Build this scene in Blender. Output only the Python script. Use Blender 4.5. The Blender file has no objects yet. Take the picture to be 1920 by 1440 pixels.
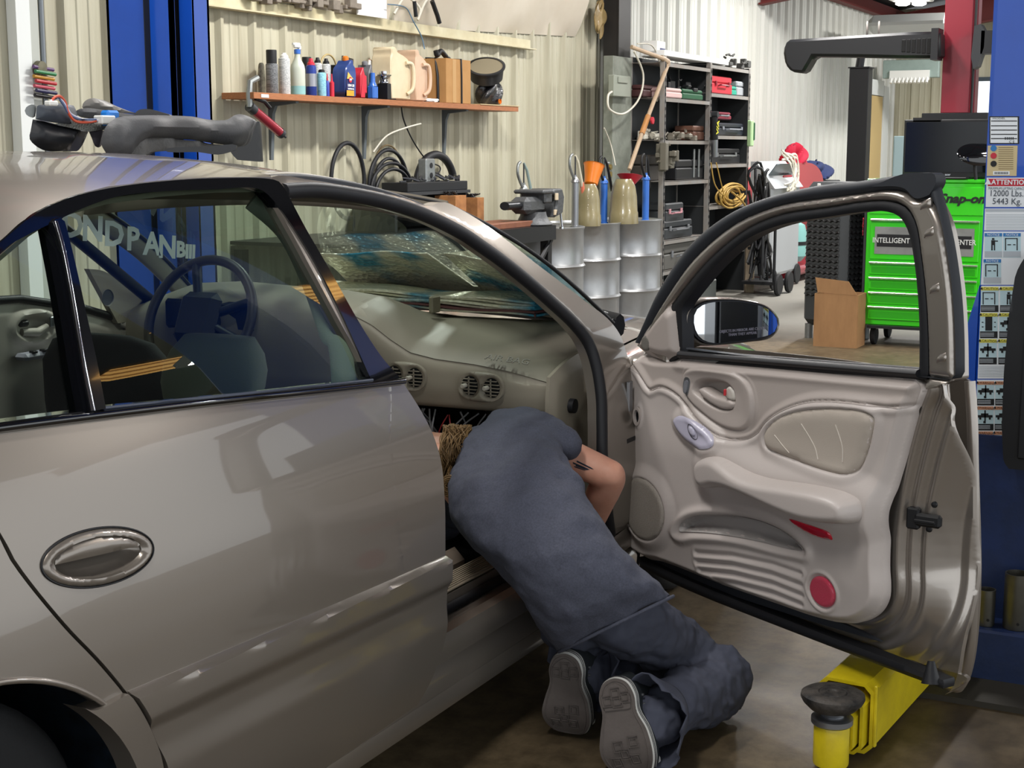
import bpy, math, random
import numpy as np
from mathutils import Vector, Matrix
from mathutils.geometry import delaunay_2d_cdt
random.seed(7)
scn = bpy.context.scene
COL = scn.collection
PI = math.pi

# ---------------------------------------------------------------- camera, world, light, exposure
# world axes: X = the way the car points, Y = towards the back wall, Z = up, metres
FOC = 2770.0
PIT = math.atan(440/2770.0)
YAW = math.radians(27.0)
F_ = np.array([math.cos(YAW), math.sin(YAW), 0.0])
R_ = np.array([math.sin(YAW), -math.cos(YAW), 0.0])
CFWD = F_*math.cos(PIT)+np.array([0, 0, -math.sin(PIT)])
CUP = F_*math.sin(PIT)+np.array([0, 0, math.cos(PIT)])
CAM = np.array([-2.585, -2.424, 1.42])
cd = bpy.data.cameras.new('camera')
cam = bpy.data.objects.new('camera', cd)
COL.objects.link(cam)
cd.sensor_fit = 'HORIZONTAL'; cd.sensor_width = 36.0
cd.lens = 36.0*FOC/1920.0
cd.clip_start = 0.05; cd.clip_end = 200
mw = Matrix.Identity(4)
for i in range(3):
    mw[i][0] = R_[i]; mw[i][1] = CUP[i]; mw[i][2] = -CFWD[i]; mw[i][3] = CAM[i]
cam.matrix_world = mw
scn.camera = cam

w = bpy.data.worlds.new('daylight outside'); scn.world = w; w.use_nodes = True
bg = w.node_tree.nodes['Background']
bg.inputs[0].default_value = (0.93, 0.97, 1.0, 1); bg.inputs[1].default_value = 1.35
scn.view_settings.view_transform = 'Standard'
scn.view_settings.look = 'None'
scn.view_settings.gamma = 1.0
scn.view_settings.use_curve_mapping = False
scn.view_settings.exposure = 0.18
scn.cycles.use_denoising = True
scn.cycles.max_bounces = 8
scn.cycles.diffuse_bounces = 4
scn.cycles.glossy_bounces = 4
scn.cycles.transparent_max_bounces = 12
scn.cycles.transmission_bounces = 8
scn.cycles.sample_clamp_indirect = 6.0
scn.cycles.blur_glossy = 0.5

def area(name, loc, size, power, col=(1, .98, .95), rot=(0, 0, 0)):
    l = bpy.data.lights.new(name, 'AREA'); l.shape = 'RECTANGLE'
    l.size, l.size_y = size; l.energy = power; l.color = col
    o = bpy.data.objects.new(name, l); o.location = loc; o.rotation_euler = rot
    COL.objects.link(o)
    return o

# lamps of the shop: tube lights hung from the roof (their housings are built further down)
LAMPS = [(-1.5, -1.2, 3.7, 60), (1.0, .5, 3.7, 70), (4.6, .9, 3.7, 150), (5.2, -4.4, 3.8, 110), (8.0, .7, 3.7, 130), (12.5, .9, 3.7, 190), (7.0, -3.0, 3.9, 110), (17.5, .4, 3.7, 170)]
for k, (x, y, z, p_) in enumerate(LAMPS):
    area('tube_lamp_light', (x, y, z), (1.2, .28) if k != 3 else (.5, .22), p_)

# ---------------------------------------------------------------- measuring helpers: a sight line of the photograph met with a real plane
def ray(px, py):
    return CFWD+R_*(px-960)/FOC+CUP*(720-py)/FOC
def onX(px, py, X): q = ray(px, py); return CAM+q*((X-CAM[0])/q[0])
def onY(px, py, Y): q = ray(px, py); return CAM+q*((Y-CAM[1])/q[1])
def onZ(px, py, Z): q = ray(px, py); return CAM+q*((Z-CAM[2])/q[2])
def onP(px, py, P, n):
    q = ray(px, py); return CAM+q*(np.dot(np.array(P)-CAM, n)/np.dot(q, n))

# ---------------------------------------------------------------- materials
def lin(c):
    if isinstance(c, str):
        c = [int(c[i:i+2], 16)/255 for i in (0, 2, 4)]
    return tuple((x/12.92 if x <= .04045 else ((x+.055)/1.055)**2.4) for x in c)
MATS = {}
def mat(name, col, rough=.5, metal=0.0, coat=0.0, spec=.5, bump=None, var=None, alpha=1, trans=0, emit=0, ior=1.45, bumpdist=.01, flake=0):
    """bump=(scale,strength)  var=(scale, colour2, contrast)"""
    if name in MATS: return MATS[name]
    m = bpy.data.materials.new(name); m.use_nodes = True
    nt = m.node_tree; b = nt.nodes['Principled BSDF']
    b.inputs['Base Color'].default_value = (*lin(col), 1)
    b.inputs['Roughness'].default_value = rough
    b.inputs['Metallic'].default_value = metal
    b.inputs['Coat Weight'].default_value = coat
    b.inputs['Coat Roughness'].default_value = .03
    b.inputs['Specular IOR Level'].default_value = spec
    b.inputs['IOR'].default_value = ior
    b.inputs['Alpha'].default_value = alpha
    b.inputs['Transmission Weight'].default_value = trans
    if emit:
        b.inputs['Emission Color'].default_value = (*lin(col), 1)
        b.inputs['Emission Strength'].default_value = emit
    tc = nt.nodes.new('ShaderNodeTexCoord')
    if var:
        n = nt.nodes.new('ShaderNodeTexNoise'); n.inputs['Scale'].default_value = var[0]
        n.inputs['Detail'].default_value = 6; n.inputs['Roughness'].default_value = .65
        mp = nt.nodes.new('ShaderNodeMapping')
        if len(var) > 3: mp.inputs['Scale'].default_value = var[3]
        nt.links.new(tc.outputs['Object'], mp.inputs[0]); nt.links.new(mp.outputs[0], n.inputs['Vector'])
        r = nt.nodes.new('ShaderNodeValToRGB')
        r.color_ramp.elements[0].position = .5-var[2]; r.color_ramp.elements[1].position = .5+var[2]
        r.color_ramp.elements[0].color = (*lin(col), 1); r.color_ramp.elements[1].color = (*lin(var[1]), 1)
        nt.links.new(n.outputs['Fac'], r.inputs[0]); nt.links.new(r.outputs[0], b.inputs['Base Color'])
    if bump:
        n = nt.nodes.new('ShaderNodeTexNoise'); n.inputs['Scale'].default_value = bump[0]
        n.inputs['Detail'].default_value = 4
        nt.links.new(tc.outputs['Object'], n.inputs['Vector'])
        bp = nt.nodes.new('ShaderNodeBump'); bp.inputs['Strength'].default_value = bump[1]
        bp.inputs['Distance'].default_value = bumpdist
        nt.links.new(n.outputs['Fac'], bp.inputs['Height']); nt.links.new(bp.outputs[0], b.inputs['Normal'])
    MATS[name] = m
    return m

# ---------------------------------------------------------------- objects
def tag(o, label=None, cat=None, group=None, kind=None):
    if label: o['label'] = label
    if cat: o['category'] = cat
    if group: o['group'] = group
    if kind: o['kind'] = kind
    return o
def empty(name, loc=(0, 0, 0), rz=0, label=None, cat=None, group=None, parent=None):
    o = bpy.data.objects.new(name, None); COL.objects.link(o)
    o.location = loc; o.rotation_euler = (0, 0, rz); o.empty_display_size = .1
    if parent: o.parent = parent
    return tag(o, label, cat, group)
def mesh_obj(name, V, Fc, m, parent=None, smooth=35, flip=False):
    me = bpy.data.meshes.new(name)
    V = [tuple(float(c) for c in v) for v in V]
    me.from_pydata(V, [], [tuple(int(i) for i in (f[::-1] if flip else f)) for f in Fc]); me.validate(); me.update()
    if m: me.materials.append(m)
    if smooth:
        me.shade_smooth(); me.set_sharp_from_angle(angle=math.radians(smooth))
    o = bpy.data.objects.new(name, me); COL.objects.link(o)
    if parent: o.parent = parent
    return o
def rot3(rx=0, ry=0, rz=0):
    return np.array((Matrix.Rotation(rz, 3, 'Z') @ Matrix.Rotation(ry, 3, 'Y') @ Matrix.Rotation(rx, 3, 'X')))

class MB:
    """collects shapes for ONE mesh"""
    def __init__(s): s.V = []; s.F = []
    def add(s, V, Fc, M=None, t=None):
        V = np.array(V, float)
        if M is not None: V = V @ np.array(M).T
        if t is not None: V = V+np.array(t)
        k = len(s.V); s.V += V.tolist(); s.F += [tuple(i+k for i in f) for f in Fc]
        return s
    def box(s, c, d, r=0, M=None):
        """box at centre c, sizes d, rounded by chamfer r"""
        x, y, z = [a/2 for a in d]
        if r <= 0:
            V = [(i*x, j*y, k*z) for i in (-1, 1) for j in (-1, 1) for k in (-1, 1)]
            Fc = [(0, 1, 3, 2), (4, 6, 7, 5), (0, 4, 5, 1), (2, 3, 7, 6), (0, 2, 6, 4), (1, 5, 7, 3)]
            return s.add(V, Fc, M, c)
        r = min(r, x*.98, y*.98, z*.98)
        V = []; idx = {}
        for i in (-1, 1):
            for j in (-1, 1):
                for k in (-1, 1):
                    for a in range(3):
                        p = [i*(x-r), j*(y-r), k*(z-r)]; p[a] = (i*x, j*y, k*z)[a]
                        idx[(i, j, k, a)] = len(V); V.append(p)
        Fc = []
        for a in range(3):
            b, c_ = (a+1) % 3, (a+2) % 3
            for sg in (-1, 1):
                q = []
                for (u, v) in ((-1, -1), (1, -1), (1, 1), (-1, 1)):
                    key = [0, 0, 0]; key[a] = sg; key[b] = u; key[c_] = v
                    q.append(idx[(*key, a)])
                Fc.append(tuple(q if sg > 0 else q[::-1]))
        for a in range(3):
            b, c_ = (a+1) % 3, (a+2) % 3
            for u in (-1, 1):
                for v in (-1, 1):
                    k0 = [0, 0, 0]; k1 = [0, 0, 0]
                    k0[a] = -1; k1[a] = 1; k0[b] = k1[b] = u; k0[c_] = k1[c_] = v
                    q = [idx[(*k0, b)], idx[(*k1, b)], idx[(*k1, c_)], idx[(*k0, c_)]]
                    Fc.append(tuple(q if u*v > 0 else q[::-1]))
        for i in (-1, 1):
            for j in (-1, 1):
                for k in (-1, 1):
                    q = [idx[(i, j, k, 0)], idx[(i, j, k, 1)], idx[(i, j, k, 2)]]
                    Fc.append(tuple(q if i*j*k > 0 else q[::-1]))
        return s.add(V, Fc, M, c)
    def tube(s, pts, r, n=10, caps=True, M=None, t=None, flat=1.0, closed=False):
        """round bar through pts; r a number or list"""
        P = [np.array(p, float) for p in pts]; m = len(P)
        rr = r if hasattr(r, '__len__') else [r]*m
        V = []; up = None
        for i in range(m):
            if closed: d = P[(i+1) % m]-P[i-1]
            else: d = P[min(i+1, m-1)]-P[max(i-1, 0)]
            L = np.linalg.norm(d); d = d/L if L > 0 else np.array([0, 0, 1.])
            if up is None:
                a = np.array([0, 0, 1.]) if abs(d[2]) < .9 else np.array([1., 0, 0])
            else: a = up
            u = a-d*np.dot(a, d); nu = np.linalg.norm(u)
            u = u/nu if nu > 1e-6 else np.cross(d, [0, 1, 0])
            v = np.cross(d, u); up = u
            for k in range(n):
                an = 2*PI*k/n
                V.append(P[i]+rr[i]*(math.cos(an)*u+math.sin(an)*v*flat))
        Fc = []
        for i in range(m if closed else m-1):
            j = (i+1) % m
            for k in range(n):
                Fc.append((i*n+k, i*n+(k+1) % n, j*n+(k+1) % n, j*n+k))
        if caps and not closed:
            Fc.append(tuple(range(n))[::-1]); Fc.append(tuple((m-1)*n+k for k in range(n)))
        return s.add(V, Fc, M, t)
    def cyl(s, a, b, r, n=20, r2=None, caps=True):
        return s.tube([a, b], [r, r if r2 is None else r2], n, caps)
    def lathe(s, prof, n=28, M=None, t=None, caps=False, ex=1.0):
        """prof: list of (radius, z)"""
        V = []; Fc = []; m = len(prof)
        for (r, z) in prof:
            for k in range(n):
                an = 2*PI*k/n; V.append((r*math.cos(an), r*ex*math.sin(an), z))
        for i in range(m-1):
            for k in range(n):
                Fc.append((i*n+k, i*n+(k+1) % n, (i+1)*n+(k+1) % n, (i+1)*n+k))
        if caps: Fc.append(tuple(range(n))[::-1]); Fc.append(tuple((m-1)*n+k for k in range(n)))
        return s.add(V, Fc, M, t)
    def prism(s, poly, lo, hi, axis='z', M=None, t=None):
        """poly of (u,v); z: (u,v,h)  y: (u,h,v)  x: (h,u,v)"""
        n = len(poly); V = []
        ar = sum(poly[i][0]*poly[(i+1) % n][1]-poly[(i+1) % n][0]*poly[i][1] for i in range(n))
        if ar < 0: poly = poly[::-1]
        for h in (lo, hi):
            for (u, v) in poly:
                V.append((u, v, h) if axis == 'z' else ((u, h, v) if axis == 'y' else (h, u, v)))
        Fc = [tuple(range(n))[::-1], tuple(range(n, 2*n))]+[(i, (i+1) % n, n+(i+1) % n, n+i) for i in range(n)]
        if axis == 'y': Fc = [f[::-1] for f in Fc]
        return s.add(V, Fc, M, t)
    def build(s, name, m, parent=None, smooth=35, label=None):
        o = mesh_obj(name, s.V, s.F, m, parent, smooth)
        if label: o['label'] = label
        return o

# ---------------------------------------------------------------- 2-D outlines
def crom(pts, sub=6, closed=True):
    """Catmull-Rom through pts; a third item 1 marks a sharp corner"""
    P = [np.array(p[:2], float) for p in pts]; C = [len(p) > 2 and p[2] for p in pts]
    n = len(P); out = []
    for i in range(n if closed else n-1):
        p1, p2 = P[i], P[(i+1) % n]
        p0 = P[i-1] if (closed or i > 0) and not C[i] else p1*2-p2 if False else (P[i-1] if (closed or i > 0) else p1)
        p3 = P[(i+2) % n] if (closed or i+2 < n) else p2
        if C[i]: p0 = p1
        if C[(i+1) % n]: p3 = p2
        d01 = max(np.linalg.norm(p1-p0), 1e-9)**.5; d12 = max(np.linalg.norm(p2-p1), 1e-9)**.5; d23 = max(np.linalg.norm(p3-p2), 1e-9)**.5
        m1 = (p2-p1) if d01 < 1e-4 else ((p1-p0)/d01-(p2-p0)/(d01+d12)+(p2-p1)/d12)*d12
        m2 = (p2-p1) if d23 < 1e-4 else ((p2-p1)/d12-(p3-p1)/(d12+d23)+(p3-p2)/d23)*d12
        for k in range(sub):
            t = k/sub; t2 = t*t; t3 = t2*t
            out.append((2*t3-3*t2+1)*p1+(t3-2*t2+t)*m1+(-2*t3+3*t2)*p2+(t3-t2)*m2)
    if not closed: out.append(P[-1])
    return np.array(out)
def resample(poly, step, closed=True):
    P = np.array(poly); Q = np.vstack([P, P[:1]]) if closed else P
    d = np.linalg.norm(np.diff(Q, axis=0), axis=1); s = np.r_[0, np.cumsum(d)]
    n = max(3, int(round(s[-1]/step))); t = np.linspace(0, s[-1], n+1)
    if closed: t = t[:-1]
    return np.stack([np.interp(t, s, Q[:, 0]), np.interp(t, s, Q[:, 1])], 1)
def inside(P, poly):
    x, y = P[:, 0], P[:, 1]; n = len(poly); r = np.zeros(len(P), bool)
    for i in range(n):
        x1, y1 = poly[i]; x2, y2 = poly[(i+1) % n]
        if y1 == y2: continue
        c = ((y1 > y) != (y2 > y)) & (x < (x2-x1)*(y-y1)/(y2-y1)+x1)
        r ^= c
    return r
def sdist(P, poly, closed=True):
    """distance to polyline, positive inside when closed"""
    P = np.asarray(P, float); d = np.full(len(P), 1e9); n = len(poly)
    for i in range(n if closed else n-1):
        a = np.array(poly[i]); b = np.array(poly[(i+1) % n]); ab = b-a
        L = ab@ab
        t = np.clip(((P-a)@ab)/L, 0, 1) if L > 0 else np.zeros(len(P))
        q = P-(a+t[:, None]*ab); d = np.minimum(d, np.hypot(q[:, 0], q[:, 1]))
    if closed: d = np.where(inside(P, poly), d, -d)
    return d
def sstep(a, b, x):
    t = np.clip((x-a)/(b-a), 0, 1); return t*t*(3-2*t)
def oval(c, a, b, ang=0, n=36, p=2.0):
    t = np.linspace(0, 2*PI, n, endpoint=False)
    x = a*np.sign(np.cos(t))*abs(np.cos(t))**(2/p); y = b*np.sign(np.sin(t))*abs(np.sin(t))**(2/p)
    return np.stack([c[0]+x*math.cos(ang)-y*math.sin(ang), c[1]+x*math.sin(ang)+y*math.cos(ang)], 1)

def patch(name, outline, mapf, m, parent=None, step=.02, holes=(), thick=.01, tdir=None, seeds=None, smooth=35, closed_back=True, keep_outline=False):
    """curved sheet: outline and holes in (u,v), mapf -> 3-D, with a real thickness"""
    loops = [np.array(outline) if keep_outline else resample(outline, step)]+[resample(h, step*.8) for h in holes]
    B = np.vstack(loops); E = []; k = 0
    for L in loops:
        n = len(L); E += [(k+i, k+(i+1) % n) for i in range(n)]; k += n
    mn, mx = B.min(0), B.max(0)
    gx = np.arange(mn[0], mx[0], step); gy = np.arange(mn[1], mx[1], step*.87)
    G = np.array([(x+(j % 2)*step/2, y) for j, y in enumerate(gy) for x in gx])
    if seeds is not None: G = np.vstack([G, seeds])
    ok = inside(G, loops[0])
    for L in loops[1:]: ok &= ~inside(G, L)
    G = G[ok]
    if len(G):
        near = np.zeros(len(G), bool)
        for i in range(0, len(G), 2000):
            g = G[i:i+2000]
            near[i:i+2000] = (np.min(np.hypot(g[:, None, 0]-B[None, :, 0], g[:, None, 1]-B[None, :, 1]), axis=1) < step*.5)
        G = G[~near]
    A = np.vstack([B, G]) if len(G) else B
    vo, _, fo, _, _, _ = delaunay_2d_cdt([Vector(v) for v in A.tolist()], E, [], 0, 1e-7)
    V2 = np.array([(v[0], v[1]) for v in vo])
    T = [f for f in fo]
    cen = np.array([V2[list(f)].mean(0) for f in T])
    ok = inside(cen, loops[0])
    for L in loops[1:]: ok &= ~inside(cen, L)
    T = [tuple(f) for f, o in zip(T, ok) if o]
    V3 = np.array(mapf(V2), float)
    # normals
    N = np.zeros_like(V3); Ta = np.array(T)
    fn = np.cross(V3[Ta[:, 1]]-V3[Ta[:, 0]], V3[Ta[:, 2]]-V3[Ta[:, 0]])
    for c in range(3): np.add.at(N, Ta[:, c], fn)
    N /= (np.linalg.norm(N, axis=1)[:, None]+1e-12)
    D = N if tdir is None else np.tile(np.array(tdir, float), (len(V3), 1))*-1
    if tdir is not None:
        # faces should look against tdir
        if (fn.sum(0)@np.array(tdir)) > 0: T = [t[::-1] for t in T]
    nV = len(V3)
    ed = {}
    for t in T:
        for a, b in ((t[0], t[1]), (t[1], t[2]), (t[2], t[0])): ed[(a, b)] = 1
    rim = [(a, b) for (a, b) in ed if (b, a) not in ed]
    V = np.vstack([V3, V3-D*thick])
    Fc = list(T)
    if closed_back: Fc += [tuple(i+nV for i in t[::-1]) for t in T]
    Fc += [(b, a, a+nV, b+nV) for (a, b) in rim]
    return mesh_obj(name, V, Fc, m, parent, smooth)

def text_mesh(name, s, size, m, M4, parent=None, extrude=.0006, bold=0, sx=1.0, shear=0, align='CENTER'):
    cu = bpy.data.curves.new(name, 'FONT'); cu.body = s; cu.size = size; cu.extrude = extrude
    cu.align_x = align; cu.align_y = 'CENTER'; cu.offset = bold; cu.shear = shear; cu.resolution_u = 2
    o = bpy.data.objects.new(name+'_tmp', cu); COL.objects.link(o)
    dg = bpy.context.evaluated_depsgraph_get(); dg.update()
    me = bpy.data.meshes.new_from_object(o.evaluated_get(dg))
    COL.objects.unlink(o); bpy.data.objects.remove(o)
    me.transform(M4 @ Matrix.Diagonal((sx, 1, 1, 1))); me.materials.clear(); me.materials.append(m)
    ob = bpy.data.objects.new(name, me); COL.objects.link(ob)
    if parent: ob.parent = parent
    return ob
def frame4(o, x, y):
    """matrix with origin o, local x along x, local y along y"""
    x = Vector(x).normalized(); y = Vector(y); z = x.cross(y).normalized(); y = z.cross(x)
    M = Matrix.Identity(4)
    for i in range(3): M[i][0] = x[i]; M[i][1] = y[i]; M[i][2] = z[i]; M[i][3] = o[i]
    return M
def copy_tree(o, parent=None):
    c = o.copy(); COL.objects.link(c)
    if parent: c.parent = parent
    for ch in [x for x in COL.objects if x.parent == o]: copy_tree(ch, c)
    return c
def arc(c, r, a0, a1, n, plane='xz', ry=None):
    ry = r if ry is None else ry; out = []
    for i in range(n+1):
        a = a0+(a1-a0)*i/n; u, v = r*math.cos(a), ry*math.sin(a)
        out.append((c[0]+u, c[1], c[2]+v) if plane == 'xz' else ((c[0], c[1]+u, c[2]+v) if plane == 'yz' else (c[0]+u, c[1]+v, c[2])))
    return out
def spl(pts, sub=8, closed=False):
    """smooth 3-D path"""
    P = [np.array(p, float) for p in pts]; n = len(P); out = []
    for i in range(n if closed else n-1):
        p0 = P[i-1] if (i > 0 or closed) else P[0]; p1 = P[i]; p2 = P[(i+1) % n]; p3 = P[(i+2) % n] if (closed or i+2 < n) else P[-1]
        for k in range(sub):
            t = k/sub
            out.append(.5*((2*p1)+(-p0+p2)*t+(2*p0-5*p1+4*p2-p3)*t*t+(-p0+3*p1-3*p2+p3)*t**3))
    if not closed: out.append(P[-1])
    return out
# ================================================================ THE BUILDING
m_cream = mat('cream painted sheet', 'c8c5b0', .45, var=(1.3, '9a937b', .3, (6, 6, .5)), bump=(40, .05))
m_white = mat('white painted sheet', 'd0d1cb', .42, var=(1.0, 'bfbfb6', .3, (5, 5, .5)), bump=(40, .05))
m_trim = mat('cream flashing', 'cdc7aa', .5, var=(6, 'b5a986', .25))
m_roof = mat('dark roof sheet', '3a3a3c', .7)
m_red = mat('red oxide steel', '6b2a28', .6)
m_floor = mat('shop concrete', '7d7668', .35)
nt = m_floor.node_tree; b = nt.nodes['Principled BSDF']
tc = nt.nodes.new('ShaderNodeTexCoord')
n1 = nt.nodes.new('ShaderNodeTexNoise'); n1.inputs['Scale'].default_value = .9; n1.inputs['Detail'].default_value = 8; n1.inputs['Roughness'].default_value = .6
n2 = nt.nodes.new('ShaderNodeTexNoise'); n2.inputs['Scale'].default_value = 14; n2.inputs['Detail'].default_value = 8; n2.inputs['Roughness'].default_value = .7
for n in (n1, n2): nt.links.new(tc.outputs['Object'], n.inputs['Vector'])
r1 = nt.nodes.new('ShaderNodeValToRGB'); r1.color_ramp.elements[0].position = .38; r1.color_ramp.elements[1].position = .62
r1.color_ramp.elements[0].color = (*lin('514534'), 1); r1.color_ramp.elements[1].color = (*lin('6f6048'), 1)
r2 = nt.nodes.new('ShaderNodeValToRGB'); r2.color_ramp.elements[0].position = .36; r2.color_ramp.elements[1].position = .60
r2.color_ramp.elements[0].color = (.45, .43, .40, 1); r2.color_ramp.elements[1].color = (1, 1, 1, 1)
mx = nt.nodes.new('ShaderNodeMix'); mx.data_type = 'RGBA'; mx.blend_type = 'MULTIPLY'; mx.inputs[0].default_value = .8
nt.links.new(n1.outputs['Fac'], r1.inputs[0]); nt.links.new(n2.outputs['Fac'], r2.inputs[0])
nt.links.new(r1.outputs[0], mx.inputs[6]); nt.links.new(r2.outputs[0], mx.inputs[7])
# the concrete is paler further down the building
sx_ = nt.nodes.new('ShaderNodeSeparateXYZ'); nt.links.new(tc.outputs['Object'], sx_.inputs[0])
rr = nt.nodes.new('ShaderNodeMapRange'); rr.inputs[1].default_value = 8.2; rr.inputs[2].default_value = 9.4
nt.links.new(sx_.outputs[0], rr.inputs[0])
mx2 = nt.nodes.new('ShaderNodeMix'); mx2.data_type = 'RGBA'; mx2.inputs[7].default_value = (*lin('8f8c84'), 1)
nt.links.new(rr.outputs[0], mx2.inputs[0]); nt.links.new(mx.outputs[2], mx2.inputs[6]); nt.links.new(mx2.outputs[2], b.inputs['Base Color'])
r3 = nt.nodes.new('ShaderNodeMapRange'); r3.inputs[1].default_value = .35; r3.inputs[2].default_value = .7; r3.inputs[3].default_value = .36; r3.inputs[4].default_value = .65
nt.links.new(n1.outputs['Fac'], r3.inputs[0]); nt.links.new(r3.outputs[0], b.inputs['Roughness'])
bp = nt.nodes.new('ShaderNodeBump'); bp.inputs['Strength'].default_value = .12; bp.inputs['Distance'].default_value = .01
nt.links.new(n2.outputs['Fac'], bp.inputs['Height']); nt.links.new(bp.outputs[0], b.inputs['Normal'])
def struct(o): o['kind'] = 'structure'; return o

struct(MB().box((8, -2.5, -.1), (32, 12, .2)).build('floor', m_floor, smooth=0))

def ribbed(name, x0, x1, z0, z1, y, m, pitch=.305, axis='x', flipn=1):
    """ribbed steel sheet: tall ribs with two low ones between"""
    prof = [(0, 0), (.02, .032), (.045, .032), (.065, 0), (.13, 0), (.137, .006), (.15, .006), (.157, 0), (.213, 0), (.22, .006), (.233, .006), (.24, 0)]
    U = []
    n = int((x1-x0)/pitch)+1
    for k in range(n):
        for (u, d) in prof:
            if x0+k*pitch+u <= x1: U.append((x0+k*pitch+u, d))
    U.append((x1, 0)); V = []; Fc = []
    for z in (z0, z1):
        for (u, d) in U: V.append((u, y-d*flipn, z) if axis == 'x' else (y-d*flipn, u, z))
    N = len(U)
    for off in (0,):
        for i in range(N-1): Fc.append((i, i+1, N+i+1, N+i))
    # back
    k = len(V); V += [(U[0][0], y+.02*flipn, z0), (U[-1][0], y+.02*flipn, z0), (U[-1][0], y+.02*flipn, z1), (U[0][0], y+.02*flipn, z1)] if axis == 'x' else [(y+.02*flipn, U[0][0], z0), (y+.02*flipn, U[-1][0], z0), (y+.02*flipn, U[-1][0], z1), (y+.02*flipn, U[0][0], z1)]
    Fc.append((k+1, k, k+3, k+2))
    return struct(mesh_obj(name, V, Fc, m, None, 0))
YW = 2.92
ribbed('wall_back', 2.395, 9.62, 0, 3.6, YW, m_cream)
ribbed('wall_back_left', -9, 2.38, 0, 3.6, YW+.02, m_white)
ribbed('wall_back_right', 9.62, 21.0, 0, 3.55, YW, m_white)
YA, YB_ = onX(1828, 200, 21)[1], onX(1864, 200, 21)[1]
ribbed('wall_right', YA, YW, 0, 3.55, 21.0, m_cream, axis='y')
ribbed('wall_right_far', -6, YB_, 0, 3.55, 21.0, m_cream, axis='y')
struct(MB().box((21.02, (YA+YB_)/2, 3.0), (.04, YA-YB_, 1.1)).build('wall_right_header', m_cream, smooth=0))
struct(MB().box((21.0, YA, 1.25), (.1, .06, 2.5)).box((21.0, YB_, 1.25), (.1, .06, 2.5)).box((21.0, (YA+YB_)/2, 2.47), (.1, YA-YB_, .06)).build('door_1', mat('dark door frame', '3a4650', .5), smooth=0))
# roof, sloping up from the eave; red beams below it
V = [(-9, 3.0, 3.52), (22, 3.0, 3.52), (22, -9, 5.4), (-9, -9, 5.4)]
V += [(a, b_, c+.08) for a, b_, c in V]
struct(mesh_obj('ceiling', V, [(0, 1, 2, 3), (7, 6, 5, 4), (0, 4, 5, 1), (1, 5, 6, 2), (2, 6, 7, 3), (3, 7, 4, 0)], m_roof, None, 0))
for i, x in enumerate((-4.8, 1.5, 7.8, 14.1, 20.4)):
    m_ = MB()
    m_.prism([(2.9, 3.38), (-9, 5.24), (-9, 4.9), (2.9, 3.04)], x-.006, x+.006, 'x')
    m_.prism([(2.9, 3.40), (-9, 5.26), (-9, 5.24), (2.9, 3.38)], x-.09, x+.09, 'x')
    m_.prism([(2.9, 3.06), (-9, 4.92), (-9, 4.90), (2.9, 3.04)], x-.09, x+.09, 'x')
    struct(m_.build('trim_%d' % (i+1), m_red, smooth=0))
for i, y in enumerate((1.6, .1, -1.4, -2.9)):
    zz = 3.52-(y-3.0)*(5.4-3.52)/12.0
    struct(MB().box((6.5, y, zz-.11), (29, .06, .2)).build('trim_%d' % (10+i), m_red, smooth=0))
struct(MB().box((6.1, 2.92-.035, 2.235), (2.05*2, .006, .075)).box((6.1, 2.92-.06, 2.2), (4.1, .07, .008)).build('trim_20', m_trim, smooth=0))
# unseen glowing amber sheets, added for the streaks mirrored in the rear glass
m_amber_glow = mat('added amber glow sheet', 'e0a24a', .5, emit=5.5); nt = m_amber_glow.node_tree; b = nt.nodes['Principled BSDF']
tc = nt.nodes['Texture Coordinate']; wv = nt.nodes.new('ShaderNodeTexWave'); wv.bands_direction = 'Y'; wv.inputs['Scale'].default_value = 3.2; wv.inputs['Distortion'].default_value = .6
rp = nt.nodes.new('ShaderNodeValToRGB'); rp.color_ramp.elements[0].color = (*lin('8a5a22'), 1); rp.color_ramp.elements[1].color = (*lin('e8b565'), 1); rp.color_ramp.elements[0].position = .1; rp.color_ramp.elements[1].position = .6
nt.links.new(tc.outputs['Object'], wv.inputs['Vector']); nt.links.new(wv.outputs['Fac'], rp.inputs[0]); nt.links.new(rp.outputs[0], b.inputs['Emission Color'])
for k, (xa_, xb_2, ya_, yb_2) in enumerate(((5.7, 7.9, -4.95, -4.3), (6.0, 7.6, -6.05, -5.75), (7.75, 9.2, -6.0, -5.5))):
    zz = lambda y: 3.52-(y-3.0)*(5.4-3.52)/12.0-.015
    struct(mesh_obj('window_%d' % (k+1), [(xa_, ya_, zz(ya_)), (xb_2, ya_, zz(ya_)), (xb_2, yb_2, zz(yb_2)), (xa_, yb_2, zz(yb_2))], [(3, 2, 1, 0)], m_amber_glow, None, 0))
# eave strut along the back wall top
struct(MB().box((15.3, 2.84, 3.42), (11.3, .12, .16)).build('trim_21', m_red, smooth=0))
# white corner flashing post at the left of the wall with grey conduit
E1 = onY(32, 100, 2.86)[0]; E2 = onY(58, 100, 2.86)[0]; E3 = onY(76, 100, 2.86)[0]
struct(MB().box(((E1+E2)/2, 2.885, 1.8), (E2-E1, .06, 3.6)).build('trim_22', mat('white flashing', 'e6e9e6', .4), smooth=0))
struct(MB().box(((E2+E3)/2, 2.89, 1.8), (E3-E2, .05, 3.6)).build('trim_23', mat('pale grey flashing', 'b9bcb4', .4), smooth=0))
cx = onY(82, 100, 2.86)[0]
o = MB().tube([(cx, 2.865, 1.1), (cx, 2.865, 3.5)], .014, 12).build('conduit', mat('grey conduit', '7d8285', .35, .6), smooth=60)
tag(o, 'thin grey vertical conduit on the wall beside the white flashing post', 'pipe')
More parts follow.
